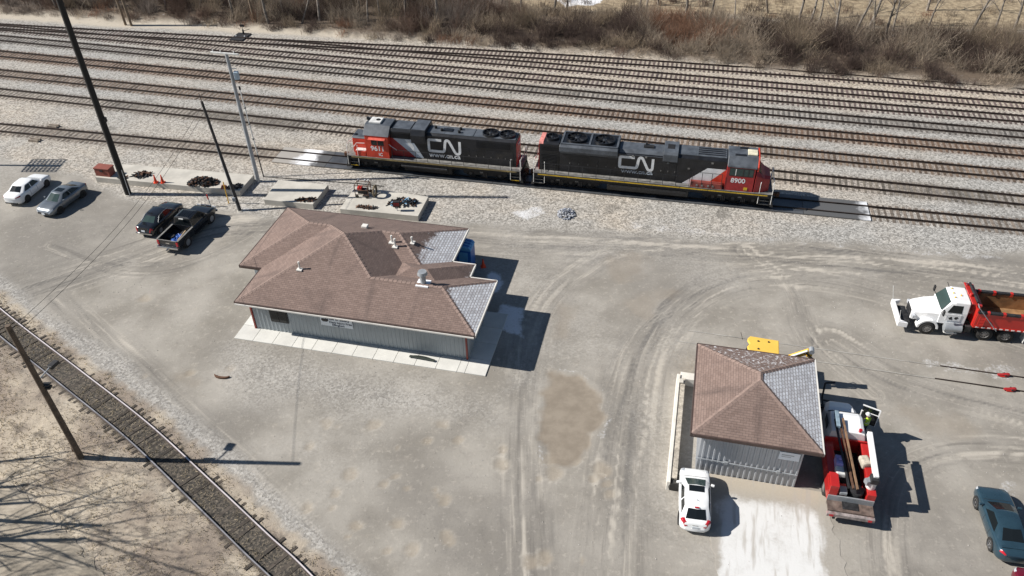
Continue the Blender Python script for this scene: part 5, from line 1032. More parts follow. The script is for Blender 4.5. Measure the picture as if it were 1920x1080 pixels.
# ---- pickup
PK = [(-2.95, .55), (-2.9, .98), (-2.6, 1.12), (-.9, 1.14), (.2, 1.14), (1.2, 1.14), (1.5, 1.14), (2.4, 1.10), (2.75, 1.0), (2.9, .8), (2.95, .55)]
m_pk = mat('black_truck_paint', (0.011, 0.012, 0.014), .25, 0, .2, 1.2, DUST, .1, .6)
def pickup(loc, h):
    t = thing('pickup_truck', 'black crew cab pickup with open bed next to the black sedan', 'pickup truck', (*loc, 0), h, 'parked cars'); W = .98
    fr = MB(); hw = lambda x: W * (1 - max(0, (abs(x) - 2.35) / .6) ** 2.5 * .14)
    xs_ = [-.62, -.2, .6, 1.4, 1.9, 2.3, 2.6, 2.8, 2.92]; fr.loft([[(x, -hw(x) * .9, .42), (x, hw(x) * .9, .42), (x, hw(x), .62), (x, hw(x), pl(PK, x) - .12), (x, hw(x) * .88, pl(PK, x)), (x, 0, pl(PK, x) + .03), (x, -hw(x) * .88, pl(PK, x)), (x, -hw(x), pl(PK, x) - .12), (x, -hw(x), .62)] for x in xs_])
    fr.obj('body', m_pk, t, True)
    g = MB(); b0 = [(-.62, -.9, 1.1), (1.55, -.9, 1.1), (1.6, 0, 1.1), (1.55, .9, 1.1), (-.62, .9, 1.1)]; b1 = [(-.52, -.72, 1.80), (.75, -.72, 1.82), (.80, 0, 1.86), (.75, .72, 1.82), (-.52, .72, 1.80)]; b2 = [(-.4, -.5, 1.86), (.6, -.5, 1.88), (.62, 0, 1.9), (.6, .5, 1.88), (-.4, .5, 1.86)]
    g.loft([b0, b1, b2]).obj('cab', m_pk, t, bevel=.03)
    def pane(q0, q1, q2, q3, nm, m_=m_glass):
        P = [Vector(q) for q in (q0, q1, q2, q3)]; n = (P[1] - P[0]).cross(P[3] - P[0]).normalized(); c = sum(P, Vector()) / 4
        if n.dot(c - Vector((.4, 0, 1.3))) < 0: n = -n
        MB().add([q + n * .012 for q in P] + [q - n * .03 for q in P], [(0, 1, 2, 3), (7, 6, 5, 4), (0, 1, 5, 4), (1, 2, 6, 5), (2, 3, 7, 6), (3, 0, 4, 7)]).obj(nm, m_, t)
    pane((1.50, -.78, 1.17), (1.50, .78, 1.17), (.84, .66, 1.77), (.84, -.66, 1.77), 'windshield'); pane((-.60, -.72, 1.2), (-.60, .72, 1.2), (-.54, .6, 1.72), (-.54, -.6, 1.72), 'rear_window')
    for sy in (-1, 1):
        pane((-.48, sy * .88, 1.19), (.32, sy * .88, 1.19), (.30, sy * .75, 1.72), (-.42, sy * .75, 1.72), 'side_window'); pane((.4, sy * .88, 1.19), (1.36, sy * .88, 1.19), (.76, sy * .745, 1.74), (.38, sy * .745, 1.74), 'side_window')
        MB().obox((1.25, sy * 1.12, 1.2), (.14, .22, .26)).obj('mirror', m_blkplastic, t, bevel=.03); MB().box(-.6, 1.5, sy * 1.0 - .07, sy * 1.0 + .07, .42, .48).obj('running_board', m_dsteel, t)
        MB().box(-2.9, -.66, sy * .93 - .06, sy * .93 + .06, .5, 1.16).obj('bed_side', m_pk, t, bevel=.03); MB().box(-2.9, -.66, sy * .93 - .075, sy * .93 + .075, 1.16, 1.19).obj('bed_rail_cap', m_walk, t)
        MB().box(-2.98, -2.9, sy * .86 - .09, sy * .86 + .09, .72, 1.08).obj('tail_light', m_tail, t); MB().box(2.86, 2.94, sy * .72 - .17, sy * .72 + .17, .75, .98).obj('headlight', m_head, t)
        for x in (-1.8, 1.85):
            MB().cyl((x, sy * .72, .43), (x, sy * .996, .43), .5, n=22).obj('wheel_arch', m_blkplastic, t); wheel(t, x, sy * .90, .41, .27, m_rim, 6)
    for i in range(7): MB().box(-.35, .55, -.45 + i * .15 - .02, -.45 + i * .15 + .02, 1.885, 1.905).obj('roof_rib', m_pk, t)
    MB().box(-2.9, -.66, -.86, .86, .5, .62).obj('bed_floor', m_dsteel, t); MB().box(-.68, -.62, -.93, .93, .5, 1.17).obj('bed_front', m_pk, t); MB().box(-2.95, -2.88, -.87, .87, .55, 1.16).obj('tailgate', m_pk, t, bevel=.02); MB().box(-2.96, -2.88, -.87, .87, 1.16, 1.18).obj('tailgate_cap', m_walk, t)
    MB().box(-2.962, -2.95, -.16, .16, .86, .96).obj('tailgate_badge', m_chrome, t); MB().box(-3.15, -2.93, -.95, .95, .48, .64).obj('rear_bumper', m_chrome, t, bevel=.03); MB().box(-3.35, -3.1, -.05, .05, .42, .5).obj('tow_hitch', m_chrome, t); MB().box(2.9, 3.05, -.95, .95, .45, .65).obj('front_bumper', m_chrome, t, bevel=.04); MB().box(2.88, 2.95, -.5, .5, .7, 1.0).obj('grille', m_chrome, t)
    MB().box(-.68, -.6, -.2, .2, 1.76, 1.82).obj('high_brake_light', m_hand, t)
    bl = thing('blue_tarp', 'crumpled blue tarp lying in the pickup bed', 'tarp', t.matrix_world @ Vector((0, 0, 0)), 0); rr = random.Random(3); n = 9; vs_ = []
    for i in range(n):
        for j in range(n):
            p_ = Vector((-2.35 + i * .14, -.15 + (j - 4) * .09 + rr.uniform(-.02, .02), .66 + rr.uniform(0, .11))); vs_.append(p_)
    rot = Matrix.Rotation(h, 3, 'Z'); mb = MB().add([rot @ q + Vector((*loc, 0)) for q in vs_], [(i * n + j, i * n + j + 1, (i + 1) * n + j + 1, (i + 1) * n + j) for i in range(n - 1) for j in range(n - 1)])
    bpy.data.objects.remove(bl); o = mb.obj('blue_tarp', mat('blue_tarp_plastic', (0.03, 0.10, 0.36), .5, 0, .3, 5), None); o.modifiers.new('t', 'SOLIDIFY').thickness = .02; tag(o, 'crumpled blue tarp lying in the pickup bed', 'tarp')
    wo = MB()
    for i in range(4): wo.obox((-1.6 + i * .05, -.55 + i * .09, .68 + .05 * (i % 2)), (1.5, .085, .05), .04 * i)
    o = wo.obj('wood_scraps', mat('pale_board', (0.33, 0.25, 0.16), .85, 0, .3, 5), None, loc=(*loc, 0), rz=h); tag(o, 'bundle of pale boards beside the blue tarp in the pickup bed', 'boards')
    o = MB().cyl((-1.75, .5, .62), (-1.75, .5, .8), .28, n=16).obj('spare_wheel', m_rubber, None, loc=(*loc, 0), rz=h); tag(o, 'dark spare tyre lying in the pickup bed', 'tyre')
pickup((-27.05, 56.85), R(75))
# ---- dump truck, nose to the left
dh = R(168.6); dloc = Vector((29.08, 43.39, 0))
dt = thing('dump_truck', 'white cabbed dump truck with bright red open dump body', 'dump truck', dloc, dh)
MB().box(-6.6, 1.0, -.45, .45, .75, 1.0).obj('chassis', m_dsteel, dt)
hood = MB().loft([[(x, -a, z0), (x, a, z0), (x, a, z1 - .25), (x, a * .8, z1), (x, -a * .8, z1), (x, -a, z1 - .25)] for x, a, z0, z1 in ((-.65, .98, 1.0, 2.0), (.2, .86, .95, 1.9), (.95, .68, .85, 1.72), (1.12, .62, .85, 1.6))])
hood.obj('hood', m_whitepaint, dt, bevel=.04)
MB().box(1.10, 1.16, -.5, .5, .9, 1.5).obj('grille', m_dsteel, dt)
for sy in (-1, 1):
    fd = MB(); pts = [(math.cos(a) * .72, .56 + math.sin(a) * .72) for a in [math.pi * k / 10 for k in range(11)]]; pts2 = [(math.cos(a) * .56, .56 + math.sin(a) * .56) for a in [math.pi * k / 10 for k in range(10, -1, -1)]]
    fd.prism(pts + pts2, 'y', min(sy * .66, sy * 1.2), max(sy * .66, sy * 1.2)); fd.obj('fender', m_whitepaint, dt, bevel=.03)
    MB().obox((1.0, sy * .82, 1.25), (.22, .3, .26)).obj('headlight', m_head, dt, bevel=.05)
    wheel(dt, 0, sy * 1.03, .53, .32, m_steelrim, 8, .56)
    for x in (-3.74, -5.09): wheel(dt, x, sy * .95, .53, .55, m_steelrim, 8, .56)
cabp = MB().loft([[(x, -a, z0), (x, a, z0), (x, a * .99, 2.0), (x, a * .88, z1 - .1), (x, a * .7, z1), (x, -a * .7, z1), (x, -a * .88, z1 - .1), (x, -a * .99, 2.0)] for x, a, z0, z1 in ((-2.25, 1.08, 1.0, 2.88), (-1.35, 1.08, 1.0, 2.92), (-1.08, 1.05, 1.0, 2.82), (-.55, 1.02, 1.0, 2.02))])
cabp.obj('cab', m_whitepaint, dt, bevel=.04)
MB().add([(-.57, -.88, 2.06), (-.57, .88, 2.06), (-1.04, .78, 2.74), (-1.04, -.78, 2.74), (-.64, -.88, 2.03), (-.64, .88, 2.03), (-1.1, .78, 2.70), (-1.1, -.78, 2.70)], [(0, 1, 2, 3), (7, 6, 5, 4), (0, 1, 5, 4), (1, 2, 6, 5), (2, 3, 7, 6), (3, 0, 4, 7)]).obj('windshield', m_glass2, dt).location = (.035, 0, .03)
for sy in (-1, 1):
    MB().add([(-1.85, sy * 1.085, 2.02), (-.95, sy * 1.07, 2.02), (-1.2, sy * .985, 2.6), (-1.85, sy * .985, 2.6), (-1.85, sy * 1.05, 2.02), (-.95, sy * 1.03, 2.02), (-1.2, sy * .94, 2.6), (-1.85, sy * .94, 2.6)], [(0, 1, 2, 3), (7, 6, 5, 4), (0, 1, 5, 4), (1, 2, 6, 5), (2, 3, 7, 6), (3, 0, 4, 7)]).obj('side_window', m_glass, dt)
    MB().box(-1.9, -.95, sy * 1.09 - .01, sy * 1.09 + .01, 1.35, 1.9).obj('door_panel', m_whitepaint, dt, bevel=.008)
    mi = MB().tube([(-.75, sy * 1.05, 1.9), (-.6, sy * 1.4, 2.0), (-.6, sy * 1.4, 2.35)], .022); mi.obj('mirror_arm', m_blkplastic, dt); MB().obox((-.58, sy * 1.42, 2.2), (.1, .24, .42)).obj('mirror', m_blkplastic, dt, bevel=.02)
    MB().cyl((-1.0, sy * 1.25, .9), (-2.1, sy * 1.25, .9), .3, n=14).obj('fuel_tank', m_polegrey, dt, True); MB().box(-1.9, -1.05, sy * 1.3 - .12, sy * 1.3 + .12, .48, .53).obj('cab_step', m_hand, dt); MB().box(-1.7, -1.2, sy * 1.36 - .03, sy * 1.36 + .03, .4, .62).obj('step_bracket', m_hand, dt)
    MB().box(-2.75, -2.35, sy * 1.05 - .2, sy * 1.05 + .2, .6, 1.1).obj('battery_box', m_dsteel, dt, bevel=.02)
MB().prism([(-1.75, 1.62), (-1.62, 1.48), (-1.48, 1.56), (-1.52, 1.70), (-1.68, 1.73)], 'y', 1.1, 1.108).obj('door_mark', m_blkplastic, dt); MB().prism([(-1.4, 1.45), (-1.2, 1.45), (-1.12, 1.58), (-1.3, 1.72)], 'y', 1.1, 1.108).obj('door_mark', m_blkplastic, dt)
for x, y in ((-1.3, .5), (-1.3, -.5), (-1.3, 0), (-1.75, .2)): MB().cyl((x, y, 2.88), (x, y, 3.0), .06, .04, n=8).obj('roof_marker', m_yel, dt)
MB().tube([(-1.2, -.75, 2.85), (-1.0, -.8, 3.25)], .02).obj('antenna', m_blkplastic, dt)
MB().prism([(1.35, -1.35), (2.0, -1.3), (2.0, 1.3), (1.35, 1.35), (1.5, 1.2), (1.78, 1.05), (1.78, -1.05), (1.5, -1.2)], 'z', .55, .98).obj('front_bumper', m_whitepaint, dt, bevel=.03); MB().box(1.1, 1.8, -.95, .95, .6, .7).obj('plow_hitch', m_dsteel, dt)
for sy in (-1, 1): MB().tube([(1.9, sy * 1.25, .9), (2.15, sy * 1.4, 2.05)], .018).obj('marker_rod', m_hand, dt)
# dump body
bx0, bx1, bw, bz0, bz1 = -7.5, -2.75, 1.22, 1.15, 2.35
for sy in (-1, 1):
    sd_ = MB().box(bx0, bx1, sy * bw - .05, sy * bw + .05, bz0, bz1).obj('body_side', m_redpaint, dt, bevel=.02)
    MB().box(bx0, bx1, sy * bw - .11, sy * bw + .11, bz1, bz1 + .14).obj('side_board', m_dsteel, sd_)
    for x in (-6.6, -5.5, -4.4, -3.4): MB().box(x - .08, x + .08, sy * bw - .125, sy * bw + .125, bz1 - .1, bz1 + .17).obj('board_bracket', m_redpaint, sd_)
    MB().box(bx0, bx1, sy * (bw + .05) - .04, sy * (bw + .05) + .04, bz0 - .02, bz0 + .12).obj('body_rail', m_redpaint, sd_)
    for k in range(12): MB().box(bx0 + .2 + k * .38, bx0 + .4 + k * .38, sy * (bw + .1) - .012, sy * (bw + .1) + .012, bz0 + .02, bz0 + .1).obj('reflector', m_hand, sd_)
    MB().tube([(-4.25, sy * 1.42, 1.1), (-2.6, sy * 1.42, 2.95), (-2.6, sy * .9, 3.05)], .035).obj('tarp_arm', m_polegrey, dt)
    MB().box(-7.55, -7.35, sy * bw - .1, sy * bw + .1, bz0 - .1, bz1 + .2).obj('corner_post', m_redpaint, dt)
MB().box(bx0, bx1, -bw, bw, bz0 - .05, bz0 + .05).obj('body_floor', mat('rusty_bed_steel', (0.28, 0.16, 0.075), .7, .2, .35, 1.2, (.1, .06, .04), .35), dt)
for sy in (-1, 1): MB().box(bx0 + .05, bx1 - .05, sy * (bw - .06) - .006, sy * (bw - .06) + .006, bz0 + .06, bz1 - .02).obj('inner_liner', MATS['rusty_bed_steel'], dt)
MB().box(bx1 - .06, bx1 + .06, -bw, bw, bz0, bz1 + .55).obj('headboard', m_redpaint, dt, bevel=.02); MB().prism([(bx1 - .1, 2.85), (bx1 + .55, 3.0), (bx1 + .55, 3.08), (bx1 - .1, 2.97)], 'y', -bw, bw).obj('cab_shield', m_redpaint, dt, bevel=.02)
MB().box(bx0 - .06, bx0 + .04, -bw, bw, bz0, bz1).obj('tailgate', mat('worn_orange_gate', (0.50, 0.20, 0.05), .6, .1, .25, 1.5, (.25, .12, .06), .3), dt)
MB().cyl((bx1 + .2, -1.1, 3.12), (bx1 + .2, 1.1, 3.12), .09, n=10).obj('tarp_roller', m_dsteel, dt, True); MB().cyl((bx1 + .45, .3, 3.08), (bx1 + .45, .3, 3.26), .09, n=10).obj('beacon', m_redpaint, dt)
ld = MB()
for x in (-3.3, -2.95): ld.cyl((x, 1.34, 1.3), (x, 1.34, 2.1), .02, n=6)
for z in (1.45, 1.7, 1.95): ld.cyl((-3.3, 1.34, z), (-2.95, 1.34, z), .02, n=6)
ld.obj('side_ladder', m_redpaint, dt); MB().box(-6.3, -6.27, .6, 1.25, .15, .9).obj('mud_flap', m_hand, dt); MB().box(-6.3, -6.27, -1.25, -.6, .15, .9).obj('mud_flap', m_hand, dt)
MB().tube([(-2.35, -.95, 1.2), (-2.35, -.95, 3.15)], .07, 10).obj('exhaust_stack', m_chrome, dt)
# ---- service truck, nose up
sh_, sl = R(77), Vector((18.15, 26.75, 0))
st = thing('service_truck', 'red bodied white cab service truck with white crane boom beside the shed', 'service truck', sl, sh_)
m_rs = paint('service_red_paint', (0.42, 0.018, 0.016), .16)
MB().box(.2, 7.9, -.42, .42, .7, .95).obj('chassis', m_dsteel, st)
for sy in (-1, 1):
    for x, dd in ((1.9, .5), (6.75, .3)): wheel(st, x, sy * (.95 if dd > .4 else 1.0), .48, dd, m_steelrim, 8, .56)
    cbx = MB().box(.75, 4.38, sy * .98 - .24, sy * .98 + .24, .85, 1.75).obj('side_locker', m_rs, st, bevel=.03)
    for a, b_ in ((.8, 1.4), (2.45, 3.1), (3.15, 3.75), (3.8, 4.35)): MB().box(a, b_, sy * 1.225 - .012, sy * 1.225 + .012, .95, 1.65).obj('locker_door', m_rs, cbx, bevel=.008)
for a, b_, sy, z in ((.75, 1.75, 1, 2.05), (3.2, 4.3, -1, 1.95), (1.75, 2.55, -1, 1.98)): MB().box(a, b_, sy * .98 - .24, sy * .98 + .24, 1.75, z).obj('top_locker', m_rs, st, bevel=.03)
MB().box(.75, 4.38, -.75, .75, .95, 1.0).obj('bed_floor', m_under, st); MB().box(4.36, 4.46, -1.2, 1.2, .95, 2.0).obj('bulkhead', m_rs, st, bevel=.02)
MB().box(.02, .72, -1.2, 1.2, .82, .92).obj('rear_deck', mat('worn_brown_deck', (0.12, 0.085, 0.07), .8, 0, .4, 3, (.3, .26, .22), .3), st); MB().box(-.18, .02, -1.25, 1.25, .6, .84).obj('rear_bumper', mat('scraped_bumper', (0.30, 0.26, 0.25), .6, .2, .4, 4, (.3, .05, .04), .35), st, bevel=.02); MB().box(.70, .78, -1.2, 1.2, .9, 1.3).obj('rear_rail', m_polegrey, st)
for sy in (-1, 1): MB().cyl((.1, sy * .72, .35), (.1, sy * .84, .35), .16, n=12).obj('rail_wheel', m_dsteel, st); MB().box(-.21, -.17, sy * 1.0 - .1, sy * 1.0 + .1, .65, .78).obj('tail_light', m_tail, st)
cab2 = MB().loft([[(x, -a, .9), (x, a, .9), (x, a * .99, 1.85), (x, a * .86, z1 - .08), (x, a * .66, z1), (x, -a * .66, z1), (x, -a * .86, z1 - .08), (x, -a * .99, 1.85)] for x, a, z1 in ((4.5, 1.05, 2.5), (5.8, 1.05, 2.55), (6.12, 1.02, 2.45), (6.65, 1.0, 1.8))]); cab2.obj('cab', m_whitepaint, st, bevel=.05)
MB().loft([[(x, -a, .8), (x, a, .8), (x, a, z1 - .18), (x, a * .75, z1), (x, -a * .75, z1), (x, -a, z1 - .18)] for x, a, z1 in ((6.6, .98, 1.78), (7.25, .92, 1.7), (7.85, .78, 1.52), (8.05, .66, 1.38))]).obj('hood', m_whitepaint, st, bevel=.05)
MB().add([(6.63, -.86, 1.86), (6.63, .86, 1.86), (6.18, .76, 2.4), (6.18, -.76, 2.4), (6.56, -.86, 1.82), (6.56, .86, 1.82), (6.1, .76, 2.36), (6.1, -.76, 2.36)], [(0, 1, 2, 3), (7, 6, 5, 4), (0, 1, 5, 4), (1, 2, 6, 5), (2, 3, 7, 6), (3, 0, 4, 7)]).obj('windshield', m_glass, st).location = (.03, 0, .02)
MB().box(5.2, 6.0, 1.03, 1.06, 1.8, 2.3).obj('side_window', m_glass, st)
MB().box(4.6, 5.85, .5, .72, 2.5, 2.78).obj('light_bar', mat('blue_grey_bar', (0.22, 0.30, 0.36), .5), st, bevel=.02); MB().cyl((4.65, -.62, 2.45), (4.65, -.62, 2.68), .1, n=10).obj('beacon', m_tail, st)
dr = MB().obox((6.86, -1.56, 1.5), (.06, 1.0, .95), R(-20)).obj('open_door', m_whitepaint, st, bevel=.02); MB().obox((6.82, -1.56, 1.5), (.03, .9, .85), R(-20)).obj('door_lining', m_blkplastic, dr); MB().box(5.9, 6.8, -1.6, -1.06, .40, .46).obj('cab_step', m_dsteel, st); MB().obox((6.86, -1.56, 2.17), (.04, .9, .38), R(-20)).obj('door_glass', m_glass, dr); MB().obox((6.86, -1.56, 2.39), (.06, 1.0, .06), R(-20)).obj('door_frame', m_whitepaint, dr); MB().obox((6.69, -2.03, 1.9), (.07, .07, 1.0), R(-20)).obj('door_frame', m_whitepaint, dr); MB().obox((6.95, -1.3, 1.95), (.12, .22, .3)).obj('mirror', m_blkplastic, st)
MB().obox((6.5, 1.3, 1.95), (.12, .22, .3)).obj('mirror', m_blkplastic, st); MB().box(8.04, 8.28, -1.1, 1.1, .5, .8).obj('front_bumper', m_dsteel, st, bevel=.02)
MB().tube([(8.2, .75, .7), (8.6, .85, 1.0), (9.2, .75, 1.75), (9.15, .2, 1.95)], .06, 8).obj('rail_gear_arm', m_dsteel, st); MB().tube([(8.2, -.5, .7), (8.75, -.6, .6), (8.75, .8, .7)], .06, 8).obj('rail_gear_frame', m_dsteel, st)
# crane along the right side
MB().cyl((1.35, -.95, 1.75), (1.35, -.95, 2.35), .26, n=14).obj('crane_post', m_hand, st, True); MB().obox((1.3, -.98, 2.45), (.5, .42, .35)).obj('crane_head', m_dsteel, st, bevel=.03)
bo_ = MB().obox((2.9, -1.06, 2.6), (3.3, .27, .30), R(-1)).obj('crane_boom', m_whitepaint, st, bevel=.03); MB().obox((4.65, -1.08, 2.62), (.25, .16, .2)).obj('boom_tip', m_dsteel, bo_); MB().cyl((1.5, -1.25, 2.3), (3.2, -1.2, 2.5), .06, n=8).obj('boom_ram', m_polegrey, bo_)
MB().obox((1.25, -.7, 2.25), (.3, .3, .3), .4).obj('winch', m_polegrey, st)
RT = Matrix.Rotation(sh_, 3, 'Z'); TP = lambda x, y, z: sl + RT @ Vector((x, y, z))
for i, (y0, m_, lab) in enumerate(((.40, m_rust, 'rusty steel rail lying along the service truck, resting on its cab'), (.18, mat('brown_timber', (0.20, 0.12, 0.07), .85, 0, .3, 3), 'brown timber lying along the service truck bed'), (.62, m_dsteel, 'dark steel channel lying along the service truck bed'))):
    a, b_ = Vector((.8, y0 - .35, 2.0)), Vector((5.5 - .15 * i, y0 + .12, 2.68)); d = b_ - a; o = MB().obox((0, 0, 0), (d.length, .10, .12), math.atan2(d.y, d.x), -math.asin(d.z / d.length)).obj(('steel_rail', 'timber', 'steel_channel')[i], m_, None, loc=TP(*((a + b_) / 2)), rz=sh_); tag(o, lab, ('rail', 'timber', 'channel')[i])
o = MB().box(-.35, .35, -.22, .22, 0, .5).cyl((0, 0, .5), (0, 0, .6), .08).obj('water_cooler', mat('lilac_plastic', (0.38, 0.32, 0.62), .5), None, bevel=.06, loc=TP(2.55, .62, 1.0 + .75), rz=sh_); tag(o, 'lilac plastic cooler on the left side of the service truck bed', 'cooler')
o = MB().box(-.3, .3, -.28, .28, 0, .35).obj('white_jug', m_hand, None, bevel=.08, loc=TP(1.95, .58, 1.0 + .75), rz=sh_); tag(o, 'white plastic jug behind the lilac cooler on the service truck', 'jug')
o = MB().box(-.35, .35, -.25, .25, 0, .4).obj('red_toolbox', m_redpaint, None, bevel=.03, loc=TP(1.25, .45, 1.0), rz=sh_); tag(o, 'bright red toolbox at the rear left of the service truck bed', 'toolbox')
o = MB().box(-.25, .25, -.2, .2, 0, .2).obj('grey_case', m_polegrey, None, bevel=.03, loc=TP(1.0, .45, 1.4), rz=sh_); tag(o, 'small grey case on top of the red toolbox', 'case')
o = MB().cyl((0, 0, 0), (0, 0, .5), .38, n=16).obj('cable_drum', m_dsteel, None, True, loc=TP(1.2, -.3, 1.0), rz=sh_); tag(o, 'dark cable drum at the rear of the service truck bed', 'drum')
o = MB().obox((0, 0, .25), (.7, .55, .5), .3).obj('canvas_bag', mat('dirty_canvas', (0.42, 0.38, 0.31), .9, 0, .3, 4), None, bevel=.12, loc=TP(2.85, -.78, 1.75), rz=sh_); tag(o, 'dirty white canvas bag between red lockers on the service truck', 'bag')
MB().box(1.75, 3.4, .35, .74, 1.02, 1.72).obj('bed_box', m_dsteel, st)
# ---- backhoe behind the shed
bhp = G(1432, 648, 2.7); bh = thing('backhoe', 'yellow backhoe loader standing behind the pump house', 'backhoe', (bhp.x, bhp.y, 0), R(166))
MB().prism([(-1.0, .8), (2.6, .8), (2.7, 1.2), (2.5, 1.55), (.7, 1.7), (-1.0, 1.3)], 'y', -.45, .45).obj('body', m_yel, bh, bevel=.04)
for sy in (-1, 1):
    wheel(bh, -.55, sy * .85, .72, .45, m_yel, 5, .5); wheel(bh, 2.0, sy * .85, .48, .35, m_yel, 5, .5)
    MB().prism([(1.0, 1.5), (1.3, 1.6), (3.4, .7), (3.3, .45)], 'y', sy * .62 - .06, sy * .62 + .06).obj('loader_arm', m_yel, bh)
    for x, t in ((.72, .25), (-.72, -.1)): MB().cyl((x + t, sy * .62, 1.4), (x, sy * .6, 2.6), .05, n=8).obj('cab_pillar', m_dsteel, bh)
MB().prism([(3.2, .25), (3.9, .2), (3.5, .5), (3.35, 1.0), (3.2, 1.0)], 'y', -1.1, 1.1).obj('front_bucket', m_yel, bh)
MB().box(-.85, .9, -.55, .55, 1.3, 2.55).obj('cab_glass', m_glass2, bh, bevel=.05)
MB().prism([(-.95, -.66), (.85, -.74), (1.0, -.5), (1.02, -.3), (.88, 0), (1.02, .3), (1.0, .5), (.85, .74), (-.95, .66)], 'z', 2.58, 2.74).obj('cab_roof', mat('roof_yellow', (0.78, 0.50, 0.09), .45, 0, .05, 1), bh, bevel=.05)
for x, y in ((.35, -.3), (-.3, -.35), (.35, .45)): MB().cyl((x, y, 2.74), (x, y, 2.79), .06, n=8).obj('roof_cap', m_blkplastic, bh)
MB().tube([(-1.0, 0, 1.1), (-1.35, .05, 1.8), (-2.75, .3, 3.05)], .19, 8).obj('boom', m_yel, bh); MB().tube([(-1.2, .2, 1.9), (-2.6, .45, 3.15)], .07, 8).obj('boom_cylinder', m_hand, bh); MB().tube([(-2.7, .3, 3.05), (-2.95, .3, 2.2), (-2.85, .3, 1.2)], .11, 8).obj('dipper_arm', m_yel, bh)
MB().tube([(-1.3, -.05, 1.6), (-2.0, .1, 2.2), (-2.7, .25, 2.8)], .09, 8).obj('boom_web', m_dsteel, bh); MB().obox((-2.75, .3, 2.85), (.35, .3, .4), .2).obj('boom_head', MATS['machine_yellow_paint'], bh, bevel=.03); MB().tube([(-2.5, .5, 3.0), (-3.1, .45, 2.5), (-3.1, .4, 1.6)], .05, 8).obj('dipper_cylinder', m_dsteel, bh); MB().cyl((-2.85, .1, 3.1), (-2.85, .5, 3.1), .17, n=12).obj('knuckle_joint', m_polegrey, bh); MB().prism([(-3.1, 1.3), (-2.6, 1.2), (-2.3, .75), (-2.7, .6), (-3.15, .8)], 'y', .05, .55).obj('rear_bucket', m_dsteel, bh); MB().tube([(-2.6, .15, 3.0), (-2.9, -.1, 2.6), (-3.0, .1, 2.0)], .03, 6).obj('hydraulic_hose', m_rubber, bh)
for sy in (-1, 1): MB().tube([(-1.1, sy * .5, .9), (-1.7, sy * 1.2, .1)], .09, 8).obj('stabiliser', m_yel, bh)
MB().cyl((1.25, -.9, 2.2), (1.45, -.95, 2.75), .015, n=6).obj('antenna', m_blkplastic, bh)
